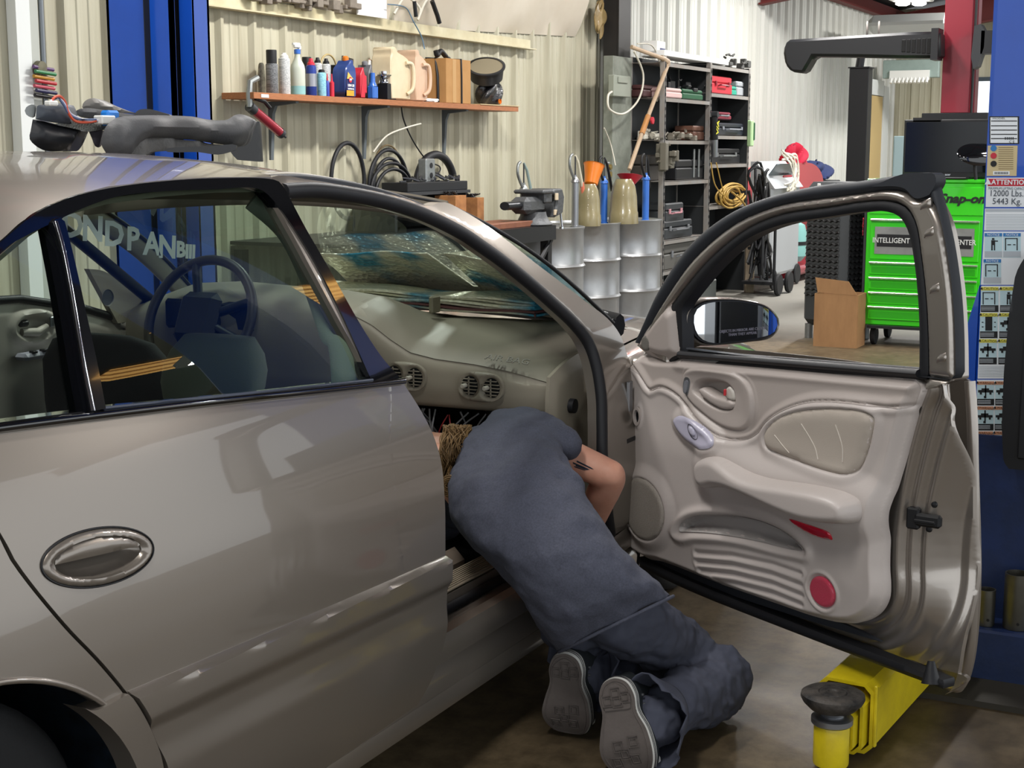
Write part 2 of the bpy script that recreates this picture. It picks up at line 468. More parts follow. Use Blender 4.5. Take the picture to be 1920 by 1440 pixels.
# dark column with a grey concrete-coloured casing on its lower half
m_col = mat('near black painted steel', '1c1b1b', .5, var=(5, '282523', .3))
xc0, xc1 = onY(1159, 60, 2.68)[0], onY(1181, 60, 2.68)[0]; xd0 = onY(1137, 60, 2.82)[0]
mb = MB().box(((xc0+xc1)/2, 2.68, 1.8), (xc1-xc0, .012, 3.6)).box(((xd0+xc1)/2, 2.82, 1.8), (xc1-xd0, .012, 3.6)).box((xc0+.01, 2.75, 1.8), (.012, .14, 3.6))
struct(mb.build('trim_24', m_col, smooth=0))
g0, g1 = onY(1146, 200, 2.55)[0], onY(1181, 200, 2.55)[0]; gz = onY(1160, 106, 2.55)[2]
struct(MB().box(((g0+g1)/2, 2.58, gz/2), (g1-g0, .09, gz), .004).build('trim_25', mat('zinc grey casing', '868a80', .5, var=(18, '6f7469', .25)), smooth=0))
b0 = onY(1147, 140, 2.5); b1 = onY(1178, 183, 2.5)
jb = MB().box(((b0[0]+b1[0])/2, 2.505, (b0[2]+b1[2])/2), (b1[0]-b0[0], .055, b0[2]-b1[2]), .006)
o = jb.build('junction_box', mat('grey enamel', '8f9488', .4), smooth=0); tag(o, 'small grey electrical box mounted on the casing of the dark column', 'electrical box')
o = MB().box(((b0[0]+b1[0])/2-.01, 2.472, (b0[2]+b1[2])/2+.05), ((b1[0]-b0[0])*.55, .012, .05), .004).build('cover_plate', mat('grey enamel', '8f9488', .4), o, 0)
# end of the building: door, white frame, bright opening
def frame_rect(name, x, y0, y1, z0, z1, m): return struct(MB().box((x, (y0+y1)/2, (z0+z1)/2), (.06, abs(y1-y0), z1-z0)).build(name, m, smooth=0))
# ================================================================ THE CAR
m_paint = mat('champagne metallic paint', '857d74', .32, .55, coat=.8, spec=.5)
m_paint2 = mat('champagne paint of the shut faces', 'a59d95', .28, .75, coat=1.0)
m_blk = mat('gloss black trim', '0b0c10', .08, 0, coat=1.0)
m_rub = mat('black rubber', '17181c', .55)
m_rub2 = mat('dark grey rubber', '2a2d33', .6)
m_chr = mat('bright metal', 'd8dce2', .12, 1)
m_steel = mat('brushed steel', '9a9ca0', .35, .9)
m_tau = mat('taupe interior plastic', 'a59b91', .48, bump=(420, .05))
m_tau2 = mat('taupe insert cloth', 'ada398', .75, bump=(600, .12))
m_dash = mat('olive grey dashboard plastic', '837d6f', .5, bump=(380, .06))
m_dash2 = mat('light dashboard fascia plastic', '8e8778', .48, bump=(380, .05))
m_blackp = mat('black plastic', '111215', .5)
m_dark = mat('charcoal seat fabric', '24262a', .85, bump=(300, .1))
m_grf = mat('grey green seat fabric', '8f9488', .8, bump=(300, .1))
m_hl = mat('beige headliner', '7b7366', .9)
m_tyre = mat('tyre rubber', '1d1e20', .75, bump=(60, .1))
m_liner = mat('dusty black liner', '0e1218', .5, var=(30, '1b2530', .12))

def glass(name, tint, refl=1.0, rough=.0):
    m = bpy.data.materials.new(name); m.use_nodes = True; nt = m.node_tree; nt.nodes.clear()
    o = nt.nodes.new('ShaderNodeOutputMaterial'); t = nt.nodes.new('ShaderNodeBsdfTransparent'); g = nt.nodes.new('ShaderNodeBsdfGlossy')
    t.inputs[0].default_value = (*lin(tint), 1); g.inputs['Roughness'].default_value = rough; g.inputs[0].default_value = (refl, refl, refl, 1)
    f = nt.nodes.new('ShaderNodeFresnel'); mx = nt.nodes.new('ShaderNodeMixShader')
    ge = nt.nodes.new('ShaderNodeNewGeometry'); mr = nt.nodes.new('ShaderNodeMapRange')   # same index of refraction from both sides of the pane
    mr.inputs[3].default_value = 1.45; mr.inputs[4].default_value = 1/1.45
    nt.links.new(ge.outputs['Backfacing'], mr.inputs[0]); nt.links.new(mr.outputs[0], f.inputs[0])
    nt.links.new(f.outputs[0], mx.inputs[0]); nt.links.new(t.outputs[0], mx.inputs[1]); nt.links.new(g.outputs[0], mx.inputs[2]); nt.links.new(mx.outputs[0], o.inputs[0])
    return m
m_glass = glass('green tinted car glass', 'c6d4cc')
m_glassd = glass('windscreen glass', 'c3cfc8')

car = empty('car', (0, 0, 0), 0, 'champagne sedan with its near front door open, parked on the shop floor', 'car')

SZ = [(-.1, .80), (.15, .83), (.25, .862), (.35, .875), (.45, .884), (.55, .888), (.65, .882), (.75, .870), (.85, .848), (.93, .822), (1.0, .79), (1.1, .745), (1.2, .695), (1.3, .64), (1.36, .60), (1.45, .54)]
_sz = np.array(SZ)
_zz = np.linspace(-.1, 1.45, 200)
_yy = np.interp(_zz, _sz[:, 0], _sz[:, 1])
_k = np.exp(-np.linspace(-2, 2, 17)**2); _k /= _k.sum()
_yy = np.convolve(np.pad(_yy, 8, 'edge'), _k, 'valid')
def S(x, z):
    x = np.asarray(x, float); z = np.asarray(z, float)
    return -(np.interp(z, _zz, _yy)-.05*np.clip(-.9-x, 0, 3)**2-.045*np.clip(x-1.2, 0, 3)**2)
def sidepx(pts, off=0.0):
    out = []
    for p in pts:
        Y = -.85
        for _ in range(12):
            P = onY(p[0], p[1], Y-off); Y = float(S(P[0], P[2]))
        out.append((P[0], P[2])+tuple(p[2:]))
    return out
def smap(off=0.0, fn=None):
    def f(UV):
        y = S(UV[:, 0], UV[:, 1])-off
        if fn is not None: y = y-fn(UV)
        return np.stack([UV[:, 0], y, UV[:, 1]], 1)
    return f
IN = (0, 1, 0)   # into the car

# ---- rear door
rd_px = [(752, 713, 1), (772, 742), (795, 780), (814, 820), (828, 870), (834, 940), (835, 1042), (833, 1120), (824, 1195), (803, 1262), (776, 1320, 1)]
rd_front = sidepx(rd_px)
rd_rear = sidepx([(303, 1440), (285, 1385), (262, 1335), (237, 1297), (190, 1240), (125, 1172), (65, 1100), (22, 1040), (0, 998)])
rear_door_outline = crom(rd_front+[(-.35, .232), (-.80, .242, 1)]+rd_rear+[(-1.20, .93), (-1.25, 1.02, 1)]+sidepx([(0, 797), (180, 774), (400, 748), (600, 728)]), 6)
hc = sidepx([(187, 1044)])[0]; he = sidepx([(86, 1058), (289, 1022), (190, 988), (184, 1099)])
ha = np.hypot(he[1][0]-he[0][0], he[1][1]-he[0][1])/2; hb = abs(he[2][1]-he[3][1])/2
hang = math.atan2(he[1][1]-he[0][1], he[1][0]-he[0][0])
hole = oval(hc, ha*.93, hb*.93, hang, 40)
rear_door = patch('rear_door', rear_door_outline, smap(), m_paint, car, .022, [hole], .03, IN, smooth=30)
# handle: ring, pull flap over a cup
def ring_patch(name, c, a, b, ang, a2, b2, mapf, m, parent, thick=.006, step=.006):
    return patch(name, oval(c, a, b, ang, 60), mapf, m, parent, step, [oval(c, a2, b2, ang, 60)], thick, IN, smooth=50)
rg = lambda UV: .006*np.sin(PI*np.clip(sdist(UV, oval(hc, ha*1.02, hb*1.02, hang, 40))/.017, 0, 1))
hand = patch('door_handle', oval(hc, ha*1.02, hb*1.02, hang, 60), smap(0, rg), m_paint, rear_door, .006, [oval(hc, ha*.80, hb*.74, hang, 60)], .02, IN, smooth=60)
ring = np.vstack([oval(hc, ha*.80, hb*.74, hang, 60)]);
up = [p for p in ring.tolist() if (p[1]-hc[1])-(p[0]-hc[0])*math.tan(hang+.04) > .002]
up.sort(key=lambda p: p[0])
patch('pull_flap', up, smap(.001, lambda UV: .004*np.clip(sdist(UV, up)/.01, 0, 1)), m_paint, hand, .006, [], .012, IN, smooth=60)
patch('handle_cup', ring, smap(-.004, lambda UV: -.030*np.sqrt(np.clip(sdist(UV, ring.tolist())/hb/.74, 0, 1))), m_paint, hand, .006, [], .003, IN, smooth=60)
MB().tube([tuple(smap(.001)(np.array([p]))[0]) for p in oval(hc, ha*1.03, hb*1.04, hang, 60)], .0016, 6, closed=True).build('handle_gasket', m_rub, hand, smooth=60)

# lower cladding on the door
clad_top = sidepx([(237, 1297), (430, 1216), (640, 1127), (835, 1042)])
def cl_off(UV):
    zt = np.interp(UV[:, 0], [p[0] for p in clad_top], [p[1] for p in clad_top]); d = zt-UV[:, 1]
    return .018*sstep(-.001, .009, d)-.012*sstep(.05, .075, d)+.008*sstep(.10, .16, d)-.006*sstep(.24, .34, d)
cl_out = crom([(clad_top[3][0], clad_top[3][1], 1)]+rd_front[7:]+[(-.35, .232), (-.80, .242, 1)]+rd_rear[:4]+[(clad_top[0][0], clad_top[0][1], 1), clad_top[1], clad_top[2]], 6)
patch('door_cladding', cl_out, smap(.001, cl_off), m_paint, rear_door, .0075, [], .02, IN, smooth=30)

# black window surround with two panes and a bar between
fr_out = crom(sidepx([(752, 713, 1), (715, 672), (668, 600), (615, 505), (566, 420), (524, 342, 1), (508, 336), (400, 334), (300, 340), (200, 353), (120, 373), (60, 403), (0, 452)])+[(-1.16, 1.16), (-1.30, 1.03, 1)]+sidepx([(-40, 812, 1), (0, 806), (180, 783), (400, 757), (600, 736)]), 6)
g_main = crom(sidepx([(188, 764, 1), (172, 680), (150, 580), (128, 480), (110, 410, 1), (160, 387), (219, 368), (300, 359), (400, 355), (487, 356), (508, 374), (569, 460), (628, 568), (693, 712, 1), (500, 734), (340, 750)]), 6)
g_quart = crom(sidepx([(153, 771, 1), (140, 700), (122, 590), (104, 490), (90, 420, 1), (45, 442), (0, 472)])+[(-1.06, 1.14), (-1.16, 1.06, 1)]+sidepx([(-30, 795, 1), (0, 791), (80, 780)]), 6)
wf = patch('window_frame', fr_out, smap(.004), m_blk, rear_door, .014, [g_main, g_quart], .03, IN, smooth=30)
patch('window_glass', crom(g_main[::3]*1.0, 2), smap(-.012), m_glass, rear_door, .05, [], .004, IN, smooth=60, closed_back=False)
patch('quarter_glass', crom(g_quart[::3]*1.0, 2), smap(-.012), m_glass, rear_door, .05, [], .004, IN, smooth=60, closed_back=False)
bar = crom(sidepx([(157, 770, 1), (140, 680), (120, 560), (103, 470), (88, 416, 1), (98, 408), (110, 410, 1), (128, 480), (150, 580), (172, 680), (188, 765, 1)]), 4)
patch('division_bar', bar, smap(.012), m_blk, rear_door, .012, [], .02, IN, smooth=40)
be = crom(sidepx([(162, 770), (144, 680), (124, 560), (107, 470), (92, 416)]), 4, False)
MB().tube([tuple(smap(.0135)(np.array([p]))[0]) for p in be], .0045, 8).build('bright_edge_strip', m_chr, rear_door, smooth=60)
# belt weatherstrip
be = crom(sidepx([(753, 714), (600, 731), (400, 752), (180, 778), (0, 801), (-60, 810)]), 4, False)
MB().tube([tuple(smap(.006)(np.array([p]))[0]) for p in be], .007, 8).build('belt_seal', m_blk, rear_door, smooth=60)
be = crom(sidepx([(693, 712), (500, 733), (340, 749), (188, 765)]), 4, False)
MB().tube([tuple(smap(.007)(np.array([p]))[0]) for p in be], .003, 6).build('belt_seal_lip', mat('satin grey rubber', '3c4250', .3), rear_door, smooth=60)

# ---- rear quarter panel with wheel arch
WC = (-1.215, .315); WR = .325
arch = [(WC[0]+.385*math.cos(a), WC[1]+.372*math.sin(a)) for a in np.linspace(math.radians(-14), math.radians(194), 40)]
seam = sidepx([(295, 1440), (279, 1385), (255, 1335), (230, 1299), (182, 1242), (117, 1174), (57, 1102), (14, 1042), (-8, 998)])
qp = [(-.815, .235, 1)]+seam+[(-1.21, .93), (-1.262, 1.02, 1), (-1.5, 1.02), (-1.9, .98), (-2.0, .6, 1), (-1.95, .3, 1)]
qp = crom(qp, 5, False).tolist()+arch[::-1]
patch('quarter_panel', np.array(qp), smap(), m_paint, car, .02, [], .03, IN, smooth=30)
# cladding between arch and seam
ct = sidepx([(146, 1325), (165, 1330), (228, 1299)])
cq = [(ct[0][0], ct[0][1], 1), ct[1], (ct[2][0], ct[2][1], 1)]+seam[3::-1]+[(-.815, .235, 1)]
lower_arch = [(WC[0]+.355*math.cos(a), WC[1]+.352*math.sin(a)) for a in np.linspace(math.radians(-14), math.radians(47), 12)]
patch('rear_sill_cladding', np.array(crom(cq, 4, False).tolist()+lower_arch), smap(.014), m_paint, car, .014, [], .045, IN, smooth=30)
lip = [tuple(smap(.004)(np.array([(WC[0]+.384*math.cos(a), WC[1]+.371*math.sin(a))]))[0]) for a in np.linspace(math.radians(-14), math.radians(194), 60)]
MB().tube(lip, .005, 8).build('wheel_arch_lip', m_paint, car, smooth=60)
V = []; Fc = []; N = 40
for i in range(N+1):
    a = math.radians(-50)+math.radians(280)*i/N
    for y in (-.85, -.52): V.append((WC[0]+.40*math.cos(a), y, max(.13, WC[1]+.39*math.sin(a))))
for i in range(N): Fc.append((2*i, 2*i+2, 2*i+3, 2*i+1))
k = len(V); V.append((WC[0], -.52, WC[1])); Fc += [(2*i+1, 2*i+3, k) for i in range(N)]
mesh_obj('wheel_arch_liner', V, Fc, m_liner, car, 60)
def wheel(name, x, y):
    t = empty(name, (x, y, WR), 0, parent=car)
    pr = [(.20, -.10), (.215, -.105), (.27, -.108), (.305, -.098), (.320, -.08), (.3235, -.04), (.325, 0), (.3235, .04), (.320, .08), (.305, .098), (.27, .108), (.215, .105), (.20, .1)]
    MB().lathe(pr, 56, rot3(PI/2)).build('tyre', m_tyre, t, smooth=50)
    rim = MB().lathe([(.205, -.1), (.198, -.085), (.19, -.05), (.185, .08), (.2, .1)], 48, rot3(PI/2))
    rim.lathe([(.0, -.05), (.03, -.055), (.06, -.05), (.07, -.02), (.07, .02)], 24, rot3(PI/2))
    for k in range(7):
        a = 2*PI*k/7; c, s_ = math.cos(a), math.sin(a)
        rim.add(*MBbar(.055, .192, .03, .022, -.03), M=np.array([[c, 0, -s_], [0, 1, 0], [s_, 0, c]]))
    rim.build('rim', mat('silver wheel paint', '8d8f94', .3, .8), t, smooth=40)
    return t
def MBbar(r0, r1, wd, th, y):
    V = [(r0, y-th/2, -wd/2), (r1, y-th/2, -wd*.7), (r1, y-th/2, wd*.7), (r0, y-th/2, wd/2), (r0, y+th/2, -wd/2), (r1, y+th/2, -wd*.7), (r1, y+th/2, wd*.7), (r0, y+th/2, wd/2)]
    return V, [(0, 1, 2, 3), (7, 6, 5, 4), (0, 4, 5, 1), (1, 5, 6, 2), (2, 6, 7, 3), (3, 7, 4, 0)]
wheel('rear_wheel', WC[0], -.70); wheel('front_wheel', 1.83, -.70)
wheel('rear_wheel', WC[0], .70); wheel('front_wheel', 1.83, .70)

# ---- roof
rail_px = [(0, 452), (60, 402), (120, 371), (200, 350), (300, 338), (400, 332), (510, 332), (600, 341), (700, 358), (760, 372), (800, 386)]
rail = [(-1.75, .99), (-1.45, 1.06), (-1.15, 1.165)]+[tuple(p) for p in sidepx(rail_px)]
rail = sorted([(float(a), float(b_)) for a, b_ in rail])
rx = np.array([p[0] for p in rail]); rz = np.array([p[1] for p in rail])
XH = float(rx[-1])
def roof_pt(x, v, lift=0):
    zr = np.interp(x, rx, rz); yr = -float(S(x, zr)); crown = .05+.02*np.clip(-x-.8, 0, 1)*0
    hdr = XH+.13*(1-v*v)
    xx = x+(hdr-XH)*sstep(.0, 1, (x+.2)/(XH+.2))
    return (xx, v*yr, zr+crown*(1-abs(v)**2.6)-lift-.02*sstep(XH-.25, XH, x)*(1-v*v))
def roof_grid(name, m, lift, thick, parent, x0=-1.75):
    xs = np.linspace(x0, XH, 50); vs = np.linspace(-1, 1, 61); V = []; Fc = []
    vs = np.sign(vs)*abs(vs)**.7
    for x in xs:
        for v in vs: V.append(roof_pt(x, v, lift))
    n = len(vs)
    for i in range(len(xs)-1):
        for j in range(n-1): Fc.append((i*n+j, (i+1)*n+j, (i+1)*n+j+1, i*n+j+1))
    k = len(V); V += [(a, b_, c-thick) for a, b_, c in V]
    Fc += [tuple(q+k for q in f[::-1]) for f in Fc]
    for j in range(n-1):
        Fc.append((j, j+1, j+1+k, j+k)); e = (len(xs)-1)*n; Fc.append((e+j+1, e+j, e+j+k, e+j+1+k))
    for i in range(len(xs)-1):
        Fc.append((i*n, i*n+k, (i+1)*n+k, (i+1)*n)); e = n-1; Fc.append((i*n+e, (i+1)*n+e, (i+1)*n+e+k, i*n+e+k))
    return mesh_obj(name, V, Fc, m, parent, 40)
roof_grid('roof', m_paint, 0, .004, car)
roof_grid('headliner', m_hl, .02, .01, car, -1.3)

# ---- side frame round the front door opening
op_px = [(545, 372), (600, 369), (669, 377), (737, 391), (806, 414), (875, 448), (909, 471), (950, 500), (1000, 540), (1045, 580), (1080, 613), (1106, 648), (1120, 690), (1128, 740), (1130, 800), (1131, 860), (1140, 960), (1146, 1010)]
op = [tuple(p) for p in sidepx(op_px)]
bp_ = sidepx([(748, 716), (660, 590), (600, 480), (545, 385)])
opx = [(-.02, .36, 1), (-.02, .80)]+bp_+op[1:]+[(1.20, .36, 1)]
opening = crom(opx, 5)
out_px = [(835, 379), (870, 396), (900, 414), (950, 450), (1000, 490), (1050, 528), (1100, 567), (1140, 598), (1164, 630), (1176, 665)]
bq_ = sidepx([(700, 730), (622, 575), (560, 460), (508, 362)])
so = [(-.12, .30, 1), (-.12, .80)]+[tuple(p) for p in bq_]+[p for p in rail if -.17 < p[0] < XH+.001]+[tuple(p) for p in sidepx(out_px)]+[(1.285, .70), (1.29, .45), (1.29, .30, 1)]
sf = patch('side_frame', crom(so, 4), smap(-.012, lambda UV: .012*sstep(0, .03, sdist(UV, opening.tolist(), True)*-1)), m_paint, car, .016, [opening], .032, IN, smooth=40)
def along(path2, off, dy=0): return [tuple(smap(off)(np.array([p]))[0]+np.array([0, dy, 0])) for p in path2]
ip = crom(sidepx(op_px), 6, False)
ips = lambda d: np.array([(p[0]-d*nx, p[1]-d*nz) for p, (nx, nz) in zip(ip, [((lambda t: (t[1]*-1, t[0]))((ip[min(i+1, len(ip)-1)]-ip[max(i-1, 0)])/max(1e-6, np.linalg.norm(ip[min(i+1, len(ip)-1)]-ip[max(i-1, 0)])))) for i in range(len(ip))])])
q = ips(-.014); MB().tube(along(q, -.010), .017, 10).build('door_seal', m_rub, car, smooth=60)
q = ips(-.034); MB().tube(along(q, -.030), .014, 10).build('inner_door_seal', m_rub2, car, smooth=60)
q = ips(-.040); MB().tube(along(q, -.048), .012, 10).build('pillar_trim', m_dash2, car, smooth=60)
# hinge side: hinges, check strap, striker plate
for z in (.80, .40):
    MB().box((1.275, -.862, z), (.05, .03, .07), .006).cyl((1.29, -.885, z-.045), (1.29, -.885, z+.045), .010).build('door_hinge', m_paint, car)
P = onY(1160, 827, -.86)
MB().box((P[0], -.858, P[2]), (.03, .012, .085), .005).box((P[0]+.035, -.875, P[2]), (.07, .02, .018), .004).cyl((P[0]+.005, -.87, P[2]-.03), (P[0]+.005, -.855, P[2]-.03), .007).cyl((P[0]+.005, -.87, P[2]+.03), (P[0]+.005, -.855, P[2]+.03), .007).build('check_strap', m_blackp, car)
P = onY(1179, 743, -.87)
MB().box((P[0], -.872, P[2]), (.026, .01, .085), .002).build('hinge_plate', m_steel, car)

# ---- windscreen
TS = onY(838, 384, -.595); BS = onY(1150, 606, -.75)
def ws(u, v):
    """u 0 header..1 cowl, v -1..1 across"""
    top = np.array([TS[0]+.13*(1-v*v), v*.595, TS[2]+.035*(1-v*v)]); bot = np.array([BS[0]+.30*(1-v*v), v*.75, BS[2]+.01*(1-v*v)])
    p = top*(1-u)+bot*u; p[2] += .035*math.sin(PI*u); return p
V = []; Fc = []; NU, NV = 24, 30
for i in range(NU+1):
    for j in range(NV+1): V.append(ws(i/NU, -1+2*j/NV))
for i in range(NU):
    for j in range(NV): a = i*(NV+1)+j; Fc.append((a, a+1, a+NV+2, a+NV+1))
wsc = mesh_obj('windscreen', V, Fc, m_glassd, car, 60, flip=True)
sidee = lambda v, n=24, o=0: [tuple(ws(i/n, v)+np.array([0, 0, o])) for i in range(n+1)]
MB().tube(sidee(-1), .006, 8).tube(sidee(1), .006, 8).tube([tuple(ws(0, -1+2*j/30)) for j in range(31)], .007, 8).tube([tuple(ws(1, -1+2*j/30)) for j in range(31)], .012, 8).build('windscreen_seal', m_rub, car, smooth=60)
# dark frit strip and the white lettering strip along the top edge
MB().tube([tuple(ws(0, -1+2*j/30)+np.array([0, 0, -.02])) for j in range(31)], .03, 8, flat=.3).build('header_trim', m_hl, car, smooth=60)
m_dec = mat('white vinyl letters', 'dfe3e3', .6)
band = empty('window_banner', parent=car)
for ch, px, py, sz in (('D', 136, 424, .105), ('N', 174, 431, .105), ('D', 214, 441, .105), ('P', 249, 450, .10), ('A', 285, 459, .10), ('N', 314, 465, .10), ('B', 339, 469, .07), ('III', 357, 473, .06)):
    P = onY(px, py, .575); M4 = frame4(P, (1, 0, -.10), (.30, 0, 1)); text_mesh('letter', ch, sz*.95, m_dec, M4, band, .0003, .003, 1.15)
# far pillars, A pillar trims
MB().tube([tuple(ws(i/20, 1)+np.array([0, .02, -.03])) for i in range(21)], .035, 10, flat=.6).build('far_a_pillar', m_dash2, car, smooth=60)
MB().tube([tuple(ws(i/20, -1)+np.array([-.01, .03, -.03])) for i in range(21)], .024, 10, flat=.6).build('near_a_pillar_trim', m_hl, car, smooth=60)
MB().tube([(-.25, .60, 1.36), (-.22, .70, 1.2), (-.14, .80, .95), (-.12, .84, .3)], [.05, .05, .06, .06], 10, flat=.6).build('far_b_pillar', m_dash2, car, smooth=60)
MB().tube(spl([onY(475, 372, -.55), onY(540, 432, -.60), onY(585, 520, -.66), onY(620, 620, -.72), onY(645, 715, -.76), (-.13, -.79, .3)], 6), .026, 10, flat=.5).build('near_b_pillar_trim', m_grf, car, smooth=60)
MB().tube([tuple(a) for a in spl([(-1.5, .66, 1.02), (-1.0, .64, 1.23), (-.3, .62, 1.33), (.3, .62, 1.33), (.55, .61, 1.29)], 8)], .03, 10).build('far_roof_rail', m_paint, car, smooth=60)

# ---- bonnet, near wing, scuttle
def hood_z(x, v): return float(np.interp(x, [1.3, 1.7, 2.2, 2.8, 3.1], [.865, .885, .84, .74, .62]))-.035*abs(v)**4
V = []; Fc = []; xs = np.linspace(BS[0]+.05, 3.1, 26); vs = np.linspace(-1, 1, 27)
for x in xs:
    for v in vs:
        yw = np.interp(x, [1.4, 2.4, 3.1], [.72, .68, .5]); V.append((x+.25*(1-v*v)*(1-(x-xs[0])/1.7), v*yw, hood_z(x, v)))
n = len(vs)
for i in range(len(xs)-1):
    for j in range(n-1): Fc.append((i*n+j, (i+1)*n+j, (i+1)*n+j+1, i*n+j+1))
mesh_obj('bonnet', V, Fc, m_paint, car, 60)
V = []; Fc = []; xs = np.linspace(1.30, 3.1, 40); ts = np.linspace(0, 1, 14)
for x in xs:
    zt = hood_z(x, 1)-.004; yt = np.interp(x, [1.3, 1.4, 2.4, 3.1], [.73, .725, .685, .505])
    wa = abs((x-1.83)/.40); zb = .22 if wa >= 1 else max(.22, .315+.38*math.sqrt(1-wa*wa))
    for t in ts:
        if t < .5:
            a = (t/.5)*PI/2; yo = np.interp(x, [1.3, 2.0, 2.6, 3.1], [.86, .865, .82, .55]); V.append((x, -(yt+(yo-yt)*math.sin(a)), zt-.10*(1-math.cos(a))))
        else: yo = np.interp(x, [1.3, 2.0, 2.6, 3.1], [.86, .865, .82, .55]); tt = (t-.5)/.5; V.append((x, -(yo+.015*math.sin(PI*tt)), (zt-.10)*(1-tt)+zb*tt))
n = len(ts)
for i in range(len(xs)-1):
    for j in range(n-1): Fc.append((i*n+j, (i+1)*n+j, (i+1)*n+j+1, i*n+j+1))
mesh_obj('front_wing', V, Fc, m_paint, car, 50)
mesh_obj('far_front_wing', [(a, -b_, c) for a, b_, c in V], [f[::-1] for f in Fc], m_paint, car, 50)
MB().box((2.2, 0, .45), (1.6, 1.2, .5), .1).build('engine_bay', m_blackp, car, 0)
MB().tube([tuple(ws(1, -1+2*j/20)+np.array([.05, 0, -.012])) for j in range(21)], .035, 8, flat=.5).build('cowl_grille', m_blackp, car, smooth=60)
MB().tube(spl([tuple(ws(1, -.95)+np.array([.05, 0, .01])), tuple(ws(.97, -.6)+np.array([.0, 0, .03])), tuple(ws(.9, -.1)+np.array([0, 0, .02]))], 8), .007, 8).build('wiper_arm', m_blackp, car, smooth=60)

# ---- rocker, floor, firewall
sec = [(-.62, .20), (-.66, .372), (-.745, .372), (-.75, .345), (-.775, .335), (-.80, .32), (-.845, .285), (-.858, .255), (-.856, .225), (-.845, .215), (-.85, .19), (-.84, .165), (-.80, .15), (-.62, .15)]
MB().prism(sec, -.30, 1.29, 'x').build('sill', m_paint, car, smooth=40)
tr = MB().box((.40, -.705, .377), (1.0, .075, .006), .002)
for k in range(8): tr.box((.40, -.735+.0085*k, .3815), (1.0, .004, .003))
tr.build('sill_tread_plate', mat('tan ribbed plastic', '8d8271', .5), car)
MB().tube([(-.1, -.762, .348), (.5, -.762, .348), (1.1, -.762, .348), (1.19, -.77, .38)], .012, 8).build('sill_seal', m_rub, car, smooth=60)
MB().box((0, 0, .21), (3.0, 1.28, .03)).box((.2, 0, .28), (2.4, .25, .14), .04).build('floor_carpet', mat('dark carpet', '1a1a1c', .95), car, 0)
MB().box((1.32, 0, .52), (.03, 1.40, .66)).build('firewall', m_blackp, car, 0)
MB().box((-1.62, 0, .6), (.03, 1.3, .8)).build('rear_bulkhead', m_blackp, car, 0)
V = [(-1.3, -.8, .13), (3.0, -.8, .13), (3.0, .8, .13), (-1.3, .8, .13)]
MB().box((.8, 0, .165), (4.2, 1.5, .03)).build('underbody', m_blackp, car, 0)
# far body side, below the windows
MB().prism([(-1.95, .3), (-1.9, .98), (-1.2, 1.0), (1.3, .87), (1.3, .2), (-.8, .2), (-.83, .35), (-.9, .55), (-1.05, .68), (-1.22, .70), (-1.4, .68), (-1.55, .55), (-1.6, .3)], .83, .87, 'y').build('far_body_side', m_paint, car, 0)
MB().box((-1.75, 0, .97), (.5, 1.5, .03), .01).build('parcel_shelf', m_dash, car, 0)

# ---- dashboard
Yk = [-.73, -.60, -.5, -.38, -.30, -.24, -.18, -.12, 0, .15, .37, .55, .73]
Zb = [.812, .838, .850, .858, .872, .905, .945, .972, .985, .99, 1.0, .985, .93]
Xf = [.965, .955, .95, .945, .94, .935, .93, .925, .92, .915, .90, .92, .95]
def dash_sec(y):
    zb = float(np.interp(y, Yk, Zb)); xf = float(np.interp(y, Yk, Xf)); h = zb-.84
    c = [(xf+.13, .700), (xf+.04, .702), (xf+.008, .712), (xf, .735), (xf-.004, .76), (xf-.002, .79), (xf+.003, zb-.035), (xf+.02, zb-.012), (xf+.045, zb), (xf+.09, zb+.010), (xf+.18, zb+.028-h*.05), (xf+.30, max(.915, zb+.02-h*.3)), (xf+.45, .905+.2*max(h-.08, 0)), (1.50, .885)]
    return crom([(a, b_) for a, b_ in c], 4, False)
ys = np.concatenate([np.linspace(-.73, -.1, 64), np.linspace(-.08, .73, 40)]); V = []; Fc = []
for y in ys:
    for (a, b_) in dash_sec(y): V.append((a-.02*((y)/.73)**2*0, y, b_))
n = len(dash_sec(0))
for i in range(len(ys)-1):
    for j in range(n-1): Fc.append((i*n+j, i*n+j+1, (i+1)*n+j+1, (i+1)*n+j))
dash = mesh_obj('dashboard', V, Fc, m_dash2, car, 60, flip=True)
# upper pad, a darker skin over the top, right of the instrument hood
pad_l = [(684, 578), (712, 583), (732, 600), (753, 627), (774, 648), (808, 660), (884, 672), (952, 681), (997, 693), (1021, 715)]
V = []; Fc = []; ys2 = np.linspace(-.735, -.10, 60); m2 = 16
for y in ys2:
    sct = dash_sec(y); zb = float(np.interp(y, Yk, Zb)); k0 = 6*4+int(3*1)
    s2 = sct[k0:]
    d = np.r_[0, np.cumsum(np.hypot(*np.diff(s2, axis=0).T))]; t = np.linspace(0, d[-1], m2)
    a = np.interp(t, d, s2[:, 0]); b_ = np.interp(t, d, s2[:, 1])
    lift = .007*sstep(-.12, -.20, y)
    for q in range(m2): V.append((a[q]-(.004 if q == 0 else 0), y, b_[q]+lift*(1 if q > 0 else .2)))
for i in range(len(ys2)-1):
    for j in range(m2-1): Fc.append((i*m2+j, i*m2+j+1, (i+1)*m2+j+1, (i+1)*m2+j))
mesh_obj('dashboard_top_pad', V, Fc, m_dash, dash, 60, flip=True)
# AIR BAG lettering
p = np.array([.985, -.60, .862])
text_mesh('airbag_lettering', 'AIR BAG', .030, mat('dark embossed plastic', '6b6558', .5), frame4((.968, -.60, .853), (0, -1, -.06), (.8, 0, .6)), dash, .001, 0, 1.2)
